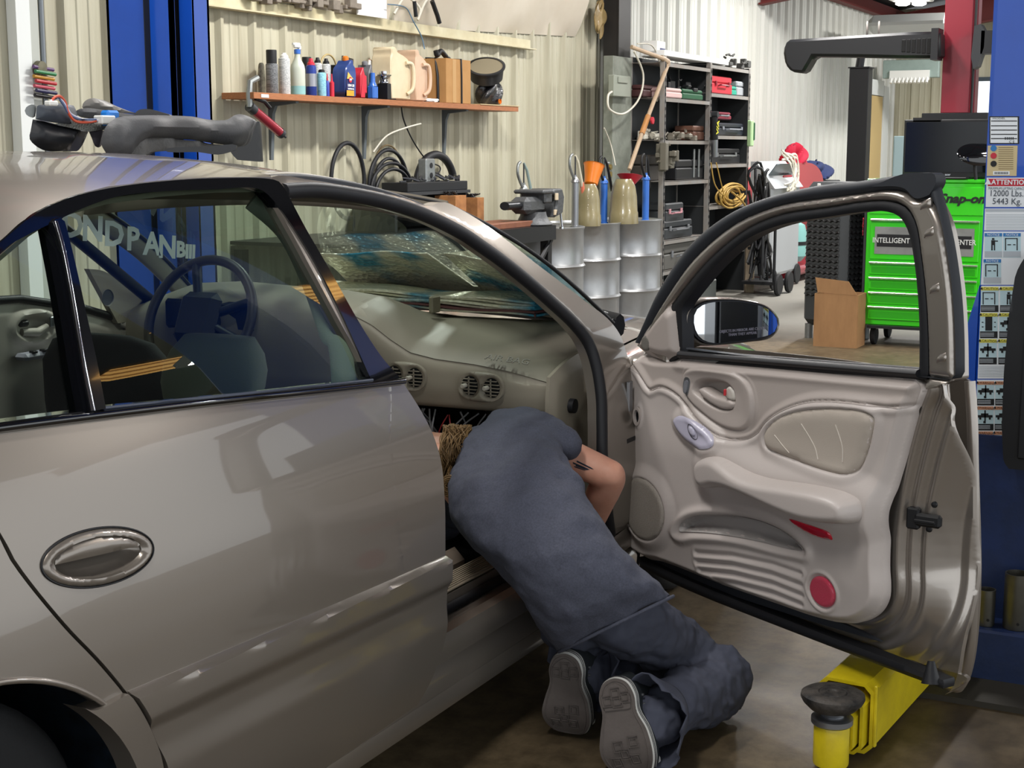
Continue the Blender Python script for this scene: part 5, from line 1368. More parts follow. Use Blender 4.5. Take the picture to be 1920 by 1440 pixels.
def textured_print(name, base, ink, sc=90, th=.5):
    m = mat(name, base, .5); nt = m.node_tree; b = nt.nodes['Principled BSDF']; tc = nt.nodes['Texture Coordinate']
    n = nt.nodes.new('ShaderNodeTexBrick'); n.inputs['Scale'].default_value = sc; n.inputs['Mortar Size'].default_value = .028; n.inputs['Color1'].default_value = (*lin(ink), 1); n.inputs['Color2'].default_value = (*lin(base), 1); n.inputs['Mortar'].default_value = (*lin(base), 1)
    n.inputs['Bias'].default_value = -.1
    mp = nt.nodes.new('ShaderNodeMapping'); mp.inputs['Rotation'].default_value = (PI/2, 0, 0)
    nt.links.new(tc.outputs['Object'], mp.inputs[0]); nt.links.new(mp.outputs[0], n.inputs['Vector']); nt.links.new(n.outputs['Color'], b.inputs['Base Color'])
    return m
m_print = textured_print('white can with small print', 'd5d6d4', '8b9093')
m_printd = textured_print('dark can with small print', '45474a', '8b8e90')
m_printb = textured_print('light blue label', '9fd0dc', '5b9fb6')

# ---------------- wall shelf
ZS = 1.737; YS0, YS1 = 2.66, 2.885
xa, xb = onY(476, 178, YS0)[0], onY(972, 197, YS0)[0]
sh_ = thing('wall_shelf', ((xa+xb)/2, YS1, ZS-.02), 'long orange wooden shelf on three grey brackets fixed to the cream wall', 'shelf')
L = xb-xa
MB().box((-.22, -(YS1-YS0)/2, 0), (L-.44, YS1-YS0, .036), .002).build('board', m_wood, sh_, 0)
MB().box((L/2-.22, -(YS1-YS0)/2-.0, 0), (.44, YS1-YS0, .034), .001).build('board', m_wood, sh_, 0)
MB().box((L/2-.30, -(YS1-YS0)/2, .0215), (.62, YS1-YS0+.01, .007), .001).build('plywood_offcut', m_wood2, sh_, 0)
for bx in (548, 720, 868):
    X = onY(bx, 190, 2.72)[0]-(xa+xb)/2
    b_ = MB().prism([(0, -.02), (0, -.36), (-.012, -.36), (-.03, -.09), (-.05, -.045), (-.20, -.03), (-.20, -.02)], X-.014, X+.014, 'x')
    b_.build('bracket', mat('grey bracket paint', '5b6266', .5), sh_)
MB().box((xa-(xa+xb)/2+.10, -(YS1-YS0)-.002, .0), (.07, .002, .018)).build('price_sticker', m_pap, sh_, 0)
SY = 2.75
can(499, 522, 88, 170, SY, ZS, 'tall dark grey spray can with black cap, leftmost upright can on the wall shelf', m_blackp, m_printd, hcap=.30)
can(523, 545, 92, 170, SY+.01, ZS, 'white spray can with grey print and white nozzle, beside the black capped can', m_wht, m_print, hcap=.12)
# spray bottle
x, _, h, wd = fit(545, 573, 72, 172, SY); t = thing('spray_bottle', (x, SY, ZS), 'translucent trigger spray bottle with a little blue liquid on the wall shelf', 'bottle')
r = wd/2
MB().lathe([(0, 0), (r*.95, 0), (r, .006), (r, h*.48), (r*.9, h*.56), (r*.45, h*.68), (r*.38, h*.74), (r*.38, h*.80)], 24).build('bottle_body', mat('frosted plastic', 'bcc2b4', .35), t)
MB().lathe([(0, .001), (r*1.005, .004), (r*1.01, h*.17)], 24).build('blue_liquid', mat('blue liquid', '86b4b4', .3), t)
MB().lathe([(r*.40, h*.77), (r*.44, h*.775), (r*.44, h*.85), (r*.3, h*.86)], 20).build('collar', m_bluep, t)
MB().box((-.004, 0, h*.93), (.055, .024, h*.10), .006).box((.022, 0, h*.89), (.018, .02, h*.08), .004).cyl((-.03, 0, h*.95), (-.045, 0, h*.95), .007, 10).build('trigger_head', m_wht, t)
MB().tube([(.018, 0, h*.88), (.028, 0, h*.82), (.024, 0, h*.76)], .004, 6).build('trigger', m_bluep, t)
can(566, 586, 92, 166, SY+.09, ZS, 'dark can with black cap standing behind the spray bottle', m_blackp, mat('olive dark can', '4a4628', .5), hcap=.35)
can(574, 594, 102, 172, SY-.01, ZS, 'blue and silver spray can with a red cap', m_redp, mat('blue can paint', '283c88', .35, .3), hcap=.18, bandm=mat('silver can', '9fa0a6', .3, .7))
can(588, 605, 94, 168, SY+.07, ZS, 'white spray can with a black nozzle, directly behind the small light blue can', m_blackp, m_print, hcap=.14)
can(604, 621, 95, 168, SY+.07, ZS, 'white spray can with a black nozzle, right of its look-alike near the black box', m_blackp, m_print, hcap=.14)
can(595, 612, 124, 173, SY-.035, ZS, 'short light blue can with black lid at the front of the shelf', m_blackp, m_printb, hcap=.10, kind='aerosol_can')
for (a, b_, mm, lb) in ((610, 618, mat('ink blue plastic', '2e3f9c', .4), 'tiny blue squeeze tube on the wall shelf'), (618, 627, m_redp, 'tiny red squeeze tube next to the oil jug')):
    x, _, h, wd = fit(a, b_, 130, 173, SY-.02); t = thing('squeeze_tube', (x, SY-.02, ZS), lb, 'bottle')
    MB().lathe([(0, 0), (wd*.5, .001), (wd*.5, h*.62), (wd*.2, h*.7)], 14).build('tube_body', mm, t); MB().lathe([(wd*.22, h*.68), (wd*.1, h), (0, h)], 12).build('nozzle', m_redp, t)
x, _, h, wd = fit(618, 632, 110, 172, SY+.10); t = thing('black_case', (x, SY+.10, ZS), 'small upright black plastic case behind the oil jug', 'case')
MB().box((0, 0, h/2), (wd, .06, h), .006).build('case_body', m_blackp, t); MB().box((0, -.032, h*.5), (wd*.8, .004, .006)).build('clasp', m_grey, t)
x, _, h, wd = fit(600, 628, 86, 120, SY+.06)
o = MB().tube(arc((x+.01, SY+.06, ZS+.17), .09, PI*.02, PI*.98, 20, 'xz'), .006, 8).build('clear_hose', mat('yellowed clear hose', 'b09c6c', .4), smooth=60); tag(o, 'short bow of yellowed clear hose arching behind the white cans', 'hose')
# oil jug with its label
def jug(x0, x1, yt, yb, Y, m, label, cap=m_oran, flip=1, handle=True, nm='oil_jug', thick=.10):
    x, _, h, wd = fit(x0, x1, yt, yb, Y); t = thing(nm, (x, Y, ZS), label, 'jug'); w2 = wd/2
    pr = crom([(-w2, .004), (-w2, h*.55), (-w2*.8, h*.70), (-w2*.25*flip, h*.80), (w2*.15, h*.90, 1), (w2*.55, h*.90, 1), (w2*.6, h*.80), (w2, h*.70), (w2, .004, 1), (-w2, .004, 1)], 4)
    MB().prism([tuple(p) for p in pr], -thick/2, thick/2, 'y').build('jug_body', m, t, smooth=30).modifiers.new('round', 'BEVEL').width = .008
    if cap: MB().lathe([(.018, h*.88), (.020, h*.9), (.020, h*.97), (.012, h), (0, h)], 16, None, (w2*.35, 0, 0)).build('cap', cap, t)
    return t, h, wd
t, h, wd = jug(628, 663, 97, 175, SY-.02, mat('navy jug plastic', '27417f', .35, coat=.3), 'dark blue motor oil jug with orange cap on the wall shelf')
MB().box((-.015, -.0525, h*.26), (wd*.72, .003, h*.34)).build('front_label', mat('navy label', '1c2257', .4), t, 0)
MB().prism([(-wd*.40, h*.44), (-wd*.30, h*.60), (wd*.20, h*.44)], -.0545, -.0515, 'y').build('yellow_wedge', mat('yellow print', 'd8b45c', .5), t)
MB().box((-.015, -.0545, h*.10), (wd*.70, .002, h*.13)).build('yellow_band', mat('amber print', 'd79a2a', .5), t, 0)
MB().lathe([(0, .001), (.017, .001), (.017, 0)], 20, rot3(PI/2), (-wd*.12, -.056, h*.42)).build('red_badge', m_redp, t)
m_pw = mat('white print', 'e8e8ea', .6)
def ftxt(nm, s_, size, loc, par, m=m_pw, x=(1, 0, 0), y=(0, 0, 1), sx=1, bold=.0006, ext=.0006, shear=0): return text_mesh(nm, s_, size, m, frame4(loc, x, y), par, ext, bold, sx, shear)
ftxt('badge_lettering', 'STP', .016, (-wd*.12, -.0585, h*.42), t); ftxt('grade_lettering', '10W-30', .022, (-.01, -.0565, h*.28), t); ftxt('oil_lettering', 'MOTOR OIL', .012, (-.01, -.0565, h*.20), t)
t, h, wd = jug(660, 676, 112, 176, SY+.0, m_redp, 'red plastic jug pressed against the blue oil jug', None, nm='red_jug')
MB().tube([(wd*.5, 0, h*.8), (wd*1.1, 0, h*.82), (wd*1.15, 0, h*.25), (wd*.5, 0, h*.2)], .005, 8).box((wd*1.5, 0, h*.42), (wd*.7, .04, h*.55), .008).build('side_handle', m_redp, t)
x, _, h, wd = fit(633, 666, 88, 120, SY+.10)
t = thing('leaning_board', (x, SY+.10, ZS), 'flat dark panel leaning on the wall behind the oil jug', 'panel'); MB().box((0, 0, .13), (wd*1.1, .012, .26), .002, rot3(0, .12)).build('panel_plate', mat('dark brown board', '3a352d', .6), t, 0)
t, h, wd = jug(676, 691, 103, 175, SY+.05, mat('grey jug plastic', '6a6b70', .4), 'narrow grey plastic bottle between the red jug and the blue bottle', m_grey, nm='grey_bottle')
x, _, h, wd = fit(683, 706, 93, 132, SY+.09)
t = thing('leaning_booklet', (x, SY+.09, ZS), 'white booklet in a brown frame leaning above the small blue bottle', 'booklet'); MB().box((0, 0, .17), (wd*.9, .01, .16), .001, rot3(0, .25)).build('cover', m_pap, t, 0); MB().box((.018, .008, .17), (wd, .008, .17), .001, rot3(0, .25)).build('backing', m_wood, t, 0)
x, _, h, wd = fit(690, 708, 126, 176, SY-.02); t = thing('blue_bottle', (x, SY-.02, ZS), 'small tapered blue plastic bottle, the only plain blue one on the shelf', 'bottle')
MB().box((0, 0, h*.25), (wd, .05, h*.5), .008).lathe([(wd*.48, h*.48), (wd*.28, h*.65), (wd*.26, h*.98), (0, h)], 16).build('bottle_body', m_bluep, t)
# metal cap pot over a black box
x, _, h, wd = fit(706, 748, 148, 178, SY-.03); t = thing('black_relay_box', (x, SY-.03, ZS), 'square black box with small windows under a metal knob on the wall shelf', 'box')
MB().box((-.012, 0, h/2), (wd*.72, .08, h), .003).build('box_body', m_blackp, t, 0)
for kz in (.22, .78):
    g = MB()
    for i in range(3):
        for j in range(2): g.box((wd*.40+.012*(i-1), -.03, h*kz+.012*(j-.5)), (.0095, .02, .0095))
    g.build('socket_block', mat('blue grey plastic', '3b4a52', .4), t, 0)
x, _, h, wd = fit(705, 736, 117, 150, SY-.02); z0 = onY(720, 150, SY-.02)[2]
t = thing('metal_knob', (x, SY-.02, ZS+.095), 'shiny round metal knob and clamp resting on the black box', 'part')
MB().lathe([(.0, .012), (.036, .012), (.036, .02), (.020, .045), (.052, .055), (.054, .062), (.020, .066), (.026, .07), (.026, .085), (0, .088)], 24).build('knob_body', m_chr, t)
MB().tube(arc((0, 0, .02), .042, -PI*.1, PI*1.1, 14, 'xz'), .006, 8).build('clamp_band', m_blackp, t, smooth=60)
# milky jugs
def milk(x0, x1, yt, yb, Y, m, label, hx):
    x, _, h, wd = fit(x0, x1, yt, yb, Y); t = thing('milky_jug', (x, Y, ZS), label, 'jug'); w2 = wd/2
    pr = crom([(-w2, .004, 1), (-w2, h*.80), (-w2*.9, h*.88), (-w2*.9, h), (-w2*.45, h), (-w2*.3, h*.93), (w2*.55, h*.84), (w2, h*.74), (w2, .004, 1)], 4)
    MB().prism([tuple(p) for p in pr], -.075, .075, 'y').build('jug_body', m, t).modifiers.new('round', 'BEVEL').width = .014
    MB().tube(spl([(hx-.02, -.082, h*.72), (hx+.035, -.096, h*.70), (hx+.05, -.10, h*.45), (hx+.035, -.098, h*.22), (hx-.005, -.08, h*.12)], 6), .013, 10).build('handle', m, t, smooth=60)
    return t
milk(700, 768, 83, 180, SY-.0, m_milk, 'cream coloured plastic jug with a moulded handle, left one of the pair on the shelf', .07)
milk(752, 794, 88, 183, SY+.02, m_pinkm, 'pinkish stained plastic jug standing against the cardboard box', .02)
# box strapped
X0, X1 = onY(838, 150, 2.68)[0], onY(884, 150, 2.68)[0]; xl = onY(795, 150, 2.86)[0]
zt = onY(838, 109, 2.68)[2]
t = thing('cardboard_box', ((X0+X1)/2-.02, 2.785, ZS), 'brown cardboard box tied down with black straps on the wall shelf', 'box')
wX = X1-X0+.0; 
MB().box((0, 0, (zt-ZS)/2), (wX, .22, zt-ZS), .002).build('box_body', m_cardb, t, 0)
MB().box((-wX*.18, -.111, (zt-ZS)*.5), (.05, .002, (zt-ZS)*.98)).build('tape', mat('parcel tape', 'b8905c', .4), t, 0)
hh = zt-ZS
MB().tube([(wX*.1, -.114, -.02), (wX*.1, -.114, hh*.6), (wX*.08, -.116, hh), (wX*.08, 0, hh+.004), (-wX*.5, .05, hh+.004)], .007, 6).tube([(-wX*.52, -.05, hh*.02), (-wX*.53, -.05, hh*.6), (-wX*.47, -.02, hh+.006)], .009, 6).build('strap', m_blackp, t, smooth=60)
MB().tube(spl([(-wX*.55, -.04, hh+.05), (-wX*.5, -.04, hh+.02), (-wX*.35, -.04, hh+.05), (-wX*.1, -.03, hh+.018), (wX*.08, -.02, hh+.006)], 8), [.018]*25+[.014]*8, 10).build('bunched_strap', m_blackp, t, smooth=60)
o = MB()
random.seed(5)
for k in range(12): o.tube(spl([(random.uniform(-.09, .09), random.uniform(-.02, .02), random.uniform(.003, .02)) for _ in range(4)], 4), .0045, 5)
t = thing('paper_twists', (onY(808, 182, 2.70)[0], 2.70, ZS), 'scattered white paper twists in front of the cardboard box', 'scraps'); o.build('twists', m_pap, t, smooth=60); t['kind'] = 'stuff'
# pan on a bag
x, _, h, wd = fit(882, 952, 140, 190, SY); t = thing('plastic_bag', (x, SY, ZS), 'shiny black plastic bag of parts under the round black pan at the shelf end', 'bag')
def lumpy(name, m, par, sx, sy, sz, seed, n=22, amp=.15, loc=(0, 0, 0), flat=True):
    rnd = random.Random(seed); ph = [(rnd.uniform(0, 6), rnd.uniform(2, 6), rnd.uniform(2, 6)) for _ in range(7)]; V = []; Fc = []
    for i in range(n+1):
        th = PI*i/n
        for j in range(2*n):
            a = PI*j/n; r_ = 1+amp*sum(math.sin(p+q*th+round(s_)*a) for p, q, s_ in ph)/3
            z = math.cos(th)*r_
            V.append((loc[0]+sx*math.sin(th)*math.cos(a)*r_, loc[1]+sy*math.sin(th)*math.sin(a)*r_, loc[2]+(sz*(z+.8) if not flat else max(0.001, sz*(z+.8)/1.8*2))))
    for i in range(n):
        for j in range(2*n): Fc.append((i*2*n+j, (i+1)*2*n+j, (i+1)*2*n+(j+1) % (2*n), i*2*n+(j+1) % (2*n)))
    return mesh_obj(name, V, Fc, m, par, 60)
lumpy('bag_body', mat('glossy black film', '1b1b1f', .2, coat=.6, bump=(40, 1.0)), t, wd*.48, .08, h*.5, 4)
MB().lathe([(0, 0), (.018, 0), (.018, .01)], 12, rot3(PI/2), (.0, -.085, .03)).build('orange_part', m_oran, t)
P = onY(912, 135, SY-.02); t = thing('round_pan', (P[0], SY-.02, P[2]), 'tilted round black pan lying on the plastic bag', 'pan')
Mt = rot3(.22, -.50, 0)
MB().lathe([(0, -.06), (.105, -.06), (.118, -.05), (.128, .035), (.140, .038), (.140, .048), (.122, .050)], 36, Mt).build('pan_body', mat('dull black pan', '2a2b2e', .35), t); MB().lathe([(.122, .045), (0, .046)], 36, Mt).build('pan_face', mat('grey tan felt', '8a8069', .8), t)
x, _, h, wd = fit(482, 500, 112, 170, SY+.09); t = thing('worn_plate', (x, SY+.09, ZS), 'rounded grey worn plate standing behind the leftmost spray can', 'plate')
MB().prism([tuple(p) for p in crom([(-wd/2, .003, 1), (-wd/2, h*.6), (-wd*.2, h), (wd*.3, h*.98), (wd/2, h*.7), (wd/2, .003, 1)], 4)], -.006, .006, 'y').build('plate_body', mat('smoky plastic', '8c8a78', .4, var=(30, '4a463c', .15)), t)
# grease gun hanging at the shelf end
P0 = onY(474, 205, 2.70); P1 = onY(527, 250, 2.70)
t = thing('grease_gun', tuple(P0), 'red barrelled grease gun hanging from the left end of the shelf', 'tool'); d = P1-P0
MB().cyl((0, 0, 0), tuple(d), .027).build('barrel', m_redm, t); MB().cyl(tuple(-d*.12), tuple(d*.04), .03).build('end_cap', m_dgrey, t); MB().cyl(tuple(d*.94), tuple(d*1.03), .029).cyl(tuple(d), tuple(d*1.17), .007).build('end_cap', m_dgrey, t)
MB().tube([tuple(-d*.1), tuple(np.array([-.03, 0, .08])), tuple(np.array([-.02, 0, .15])), tuple(np.array([.05, 0, .175]))], .018, 8).build('pump_head', m_galv, t)
MB().tube([(0, -.02, .06), (.07, -.03, .045), (.12, -.03, .01)], .012, 8).build('lever', m_blackp, t)
# flashing above: things lying on the ledge
for k, (x0, x1, yt, c_, lb) in enumerate(((488, 560, -6, 'mat', 'row of dusty grey parts lying on the ledge above the shelf'),)):
    P = onY(590, 14, 2.82); t = thing('dusty_parts', (P[0], 2.84, 2.275), lb, 'scrap'); t['kind'] = 'stuff'
    o = MB(); random.seed(9)
    for i in range(40): o.box((random.uniform(-.65, .45), random.uniform(-.03, .03), random.uniform(.01, .05)), (random.uniform(.02, .08), .05, random.uniform(.02, .09)), .004)
    o.build('scrap_pile', mat('dusty brown grey', '6b6258', .8, var=(20, '8d8478', .3)), t)
Px = onY(697, 10, 2.83); o = MB().box((Px[0], 2.83, 2.36), (.35, .012, .19), .002).build('paper_sheet', m_pap, smooth=0); tag(o, 'white sheet of paper standing on the ledge above the shelf', 'paper')
# air hoses and insulation bulge
ins = [];
V = []; Fc = []; x0 = onY(560, 20, 2.9)[0]; x1 = 9.05; NX, NZ = 50, 14
for i in range(NX+1):
    x = x0+(x1-x0)*i/NX; zb = float(np.interp(x, [x0, 7.1, 9.05], [2.275, 2.275, 2.36]))
    for j in range(NZ+1):
        q = j/NZ; z = zb+(3.5-zb)*q; y = 2.90-.13*math.sin(PI*min(1, q*1.15))-.02*math.sin(x*5)-.012*math.sin(x*13+q*7); V.append((x, y if 0 < q < 1 else 2.905, z))
for i in range(NX):
    for j in range(NZ): a = i*(NZ+1)+j; Fc.append((a, a+NZ+1, a+NZ+2, a+1))
struct(mesh_obj('trim_30', V, Fc, mat('faced insulation blanket', 'd6cebf', .45, var=(1.2, 'c4b9a6', .3), bump=(3, .3)), None, 60))
t = thing('air_hose', (onY(775, 8, 2.80)[0], 2.8, 2.30), 'looped air hose with black fittings lying on the ledge', 'hose')
MB().tube(spl([(-.25, 0, .0), (-.1, 0, .12), (.05, -.02, .06), (.02, -.02, -.02), (.10, -.03, .10), (.2, -.03, .16)], 8), .009, 8).build('hose_body', m_wire, t, smooth=60)
MB().tube([(.2, -.03, .12), (.27, -.03, .03), (.30, -.03, -.02)], .016, 8).tube([(-.02, -.02, .10), (0, -.02, .0)], .014, 8).build('coupling', m_blackp, t)
o = MB().tube(spl([onY(727, 8, 2.78), onY(760, 14, 2.78), onY(775, 40, 2.76), onY(790, 68, 2.74), onY(796, 92, 2.72)], 8), .004, 6).build('blue_wire', mat('blue grey cord', '506e84', .5), smooth=60); tag(o, 'thin blue cord hanging from the ledge down to the cardboard box', 'cord')
Pb = onY(1120, 45, 2.82); t = thing('amber_plastic_scrap', (Pb[0], 2.80, Pb[2]-.05), 'torn amber plastic sheeting hanging beside the dark column', 'sheeting')
lumpy('torn_sheet', mat('amber film', 'b59b68', .35, var=(10, '6a5a3c', .3), bump=(20, .6)), t, .10, .03, .12, 8, amp=.3, flat=False)

# ---------------- hung hoses on the wall
def loop(name, x0, x1, yt, yb, Y, r, m, label, a0=0, a1=2*PI, ry=None, cat='hose'):
    A_ = onY(x0, (yt+yb)/2, Y); B_ = onY(x1, (yt+yb)/2, Y); T = onY((x0+x1)/2, yt, Y); rx = abs(B_[0]-A_[0])/2; cx = (A_[0]+B_[0])/2
    ry = ry or rx; o = MB().tube(arc((0, 0, 0), rx, a0, a1, 40, 'xz', ry), r, 10, closed=False).build(name, m, smooth=60); o.location = (cx, Y, T[2]-ry); return tag(o, label, cat)
loop('rubber_hose', 620, 682, 268, 300, 2.84, .014, m_rub, 'black rubber hose looped on a nail, leftmost loop on the wall', ry=.24)
t = thing('coiled_hose', (onY(728, 300, 2.83)[0], 2.83, 1.20), 'bundle of dark coiled hoses hanging at mid wall below the shelf', 'hose')
for k, (rx_, rz_) in enumerate(((.22, .22), (.245, .235), (.20, .20), (.26, .19), (.225, .17))):
    MB().tube(arc((random.uniform(-.02, .02), -.01*k, -.02*k), rx_, -.3, PI+.3, 30, 'xz', rz_), .012, 8).build('coil', m_rub if k % 2 else m_bk2, t, smooth=60)
loop('brown_tube', 693, 760, 272, 330, 2.87, .006, mat('brown hose', '7d6a48', .5), 'thin brown tube looped behind the coiled hoses', ry=.30)
loop('thick_hose', 781, 851, 290, 330, 2.80, .028, m_rub, 'thick black hose bent in an arch, rightmost on the wall', a0=.35, a1=PI*1.05, ry=.22)
o = MB().tube(spl([onY(700, 285, 2.84), onY(725, 255, 2.80), onY(760, 240, 2.76), onY(789, 232, 2.74)], 8), .006, 8).build('white_tube', m_wire, smooth=60); tag(o, 'thin white tube sticking out from the wall under the shelf', 'tube')
o = MB().tube(spl([onY(752, 195, 2.80), onY(757, 225, 2.80), onY(775, 265, 2.80), onY(800, 300, 2.80), onY(824, 312, 2.76), onY(822, 324, 2.72), onY(806, 320, 2.66)], 8), .005, 8).build('power_cord', m_blackp, smooth=60); tag(o, 'black power cord running from the shelf down to the outlet box', 'cord')
P = onY(800, 320, 2.62); t = thing('outlet_box', tuple(P), 'grey metal outlet box with sockets standing on the bench rack', 'outlet box'); MB().box((0, 0, 0), (.12, .07, .16), .01).build('housing', m_galv, t)
for dz in (.035, -.03): MB().lathe([(0, .001), (.018, .001), (.018, 0)], 16, rot3(PI/2), (0, -.037, dz)).build('socket', m_blackp, t)

# ---------------- workbench with vise
t = thing('workbench', (5.7, 2.45, 0), 'dark steel workbench along the cream wall with a thick front lip', 'workbench')
xr = onY(1042, 435, 2.0)[0]; zt = onY(1042, 422, 2.0)[2]
MB().box((xr-5.7-1.25, 0, zt-.01), (2.5, .9, .02)).box((xr-5.7-1.25, -.445, zt-.05), (2.5, .012, .1)).box((xr-5.7, 0, zt-.05), (.012, .9, .1)).build('bench_top', m_bk2, t, 0)
for (a, b_) in ((xr-5.75, -.40), (xr-5.75, .40), (xr-5.7-2.45, -.40), (xr-5.7-2.45, .40)): MB().box((a, b_, (zt-.05)/2), (.06, .06, zt-.05)).build('leg', m_bk2, t, 0)
MB().box((xr-5.7-1.2, 0, .35), (2.4, .8, .03)).build('lower_shelf', m_bk2, t, 0)
MB().tube([(xr-5.7-.02, -.42, zt-.1), (xr-5.7-.45, -.42, .45)], .02, 6).build('brace', m_bk2, t)
P = onY(965, 428, 2.08); o = MB().box((P[0]-.05, 2.2, zt+.02), (.62, .26, .04), .004).build('wooden_block', mat('reddish wood', '6e4030', .6, var=(12, '8a5a40', .3)), smooth=0); tag(o, 'flat reddish wooden block on the workbench in front of the vise', 'board')
# vise
P = onY(1000, 415, 2.12); t = thing('bench_vise', (P[0], 2.12, zt), 'heavy grey bench vise bolted to the end of the workbench', 'vise'); t.scale = (1.45, 1.2, .95); m_cast = mat('cast iron grey', '56585a', .5, .4, bump=(60, .3))
MB().lathe([(.10, 0), (.11, .01), (.09, .03), (.075, .07), (.07, .10)], 24).build('swivel_base', m_cast, t)
MB().cyl((-.30, 0, .155), (-.10, 0, .155), .030, 16).build('slide_bar', mat('dark steel bar', '303236', .35, .6), t)
MB().box((-.06, 0, .15), (.20, .13, .12), .03).box((.03, 0, .20), (.08, .17, .08), .012).build('fixed_jaw_body', m_cast, t)
MB().box((.0, 0, .245), (.11, .20, .03), .01).build('anvil', m_cast, t)
MB().prism([(.10, .05), (.20, .08), (.215, .20), (.19, .262), (.09, .262), (.085, .225), (.13, .20), (.12, .12)], -.08, .08, 'y').build('moving_jaw', m_cast, t).modifiers.new('round', 'BEVEL').width = .01
MB().box((.11, -.085, .205), (.03, .01, .05), .002).box((.115, -.075, .09), (.03, .01, .04), .002).build('jaw_plate', mat('cream metal', 'c4b49a', .5), t)
MB().cyl((.19, 0, .155), (.27, 0, .155), .022, 16).build('screw', m_steel, t)
MB().cyl((.245, -.02, .20), (.215, -.06, -.02), .008, 8).lathe([(.0, -.016), (.014, -.008), (.014, .008), (0, .016)], 10, None, (.215, -.06, -.03)).build('tommy_bar', m_chr, t)
# tray, tools and boxes on a low rack behind the bench
xb0, xb1 = onY(716, 340, 2.6)[0], onY(856, 340, 2.6)[0]; zb_ = onY(856, 355, 2.6)[2]
t = thing('bench_riser', ((xb0+xb1)/2, 2.66, zt), 'dark low steel rack at the back of the workbench', 'rack')
MB().box((0, 0, zb_-zt-.01), (xb1-xb0, .34, .02)).box((0, .16, (zb_-zt)/2), (xb1-xb0, .01, zb_-zt)).build('rack_top', m_dgrey, t, 0)
for a in (-1, 1): MB().box((a*((xb1-xb0)/2-.02), 0, (zb_-zt)/2), (.03, .3, zb_-zt)).build('rack_side', m_dgrey, t, 0)
t = thing('steel_tray', ((xb0+xb1)/2+.1, 2.62, zb_), 'long black steel tray heaped with small tools on the bench rack', 'tray')
MB().box((0, 0, .03), (.8, .2, .06), .004).build('tray_body', m_bk2, t, 0)
o = MB(); random.seed(12)
for k in range(36):
    a = random.uniform(0, PI); c = (random.uniform(-.35, .42), random.uniform(-.09, .02), random.uniform(.06, .09)); o.tube([c, (c[0]+.06*math.cos(a), c[1]+.05*math.sin(a), c[2]+random.uniform(-.01, .03))], random.uniform(.004, .009), 6)
h_ = o.build('small_tools', mat('oily tool steel', '55565a', .35, .7), t); h_['kind'] = 'stuff'
for (a, b_, yt, yb, Y, lb) in ((822, 868, 366, 400, 2.46, 'open topped cardboard box of oily scraps on the workbench, the larger one'), (868, 897, 370, 402, 2.50, 'small cardboard box of bolts beside the larger box on the bench')):
    x, z, h, wd = fit(a, b_, yt, yb+15, Y); t = thing('parts_box', (x, Y, zt), lb, 'box'); H_ = onY((a+b_)/2, yt, Y)[2]-zt
    MB().box((0, 0, H_/2), (wd*.9, .16, H_), .002).build('box_body', mat('orange brown card', 'b07a48', .8, var=(14, '8b5d38', .2)), t, 0)
    o = MB()
    for k in range(22): o.tube([(random.uniform(-wd*.38, wd*.38), random.uniform(-.06, .06), H_-.005), (random.uniform(-wd*.38, wd*.38), random.uniform(-.06, .06), H_+.025)], .004, 5)
    o.build('oily_bolts', m_bk2, t)['kind'] = 'stuff'

# ---------------- three silver drums with pumps, jugs and funnels
DR = [(7.33, 2.35), (8.04, 2.36), (8.69, 2.27)]
d0 = None
labs = ['silver steel drum nearest the workbench, carrying only a chrome hand pump', 'middle silver steel drum carrying an amber jug and a blue pump', 'silver steel drum nearest the shelving, with the red funnelled jug']
for k, (x, y) in enumerate(DR):
    if k == 0:
        d0 = thing('steel_drum', (x, y, 0), labs[k], 'drum', 'silver drums by the workbench')
        pr = [(.0, .01), (.275, .012), (.2925, 0), (.2925, .03), (.286, .035)]
        for zz in (.285, .57): pr += [(.286, zz-.02), (.289, zz-.014), (.2985, zz), (.289, zz+.014), (.286, zz+.02)]
        pr += [(.286, .835), (.2925, .842), (.2945, .855), (.290, .858), (.280, .842), (0, .84)]
        MB().lathe(pr, 64).build('drum_shell', m_drum, d0, smooth=50)
        MB().lathe([(.03, .84), (.03, .853), (0, .853)], 16, None, (-.17, .1, 0)).build('bung', m_galv, d0)
    else:
        c = copy_tree(d0); c.location = (x, y, 0); c['label'] = labs[k]
ZD = .842
def hand_pump(px, Y, z, m, ml, label, h=.30, lean=.06, handm=m_galv, lever=1):
    x = onY(px, 420, Y)[0]; t = thing('hand_pump', (x, Y, z), label, 'pump')
    MB().lathe([(.034, 0), (.034, .01), (.028, .014), (.028, h), (.034, h+.005), (.03, h+.02), (.012, h+.045), (.012, h+.06)], 20).build('pump_barrel', m, t)
    MB().cyl((0, 0, h), (0, 0, h+.20), .006, 8).build('rod', m_dgrey, t)
    MB().tube(spl([(-.01, 0, h+.02), (-.06, 0, h+.07), (-.10, 0, h+.13), (-.09, 0, h+.19), (-.055, 0, h+.21)], 6), .011, 8).build('spout', m_galv if ml != 'b' else m_blackp, t, smooth=60)
    if lever: MB().tube([(0, 0, h+.2), (.05*lever, 0, h+.15), (.12*lever, 0, h-.0), (.14*lever, 0, h-.06)], [.009, .011, .012, .010], 8).build('lever', handm, t)
    return t
hand_pump(982, 2.45, zt, m_galv, 'g', 'chrome hand pump with grey lever standing behind the vise', .22, handm=mat('pale blue grey metal', '9cb0ae', .4, .4))
t = hand_pump(1078, DR[0][1]-.12, ZD, m_steel, 'g', 'chrome hand pump with an orange lever grip on the nearest drum', .33, handm=mat('cream rod', 'cfc9b4', .4))
MB().tube([(.125, 0, .33), (.15, 0, .24)], .014, 10).build('orange_grip', mat('salmon grip', 'd8765c', .5), t)
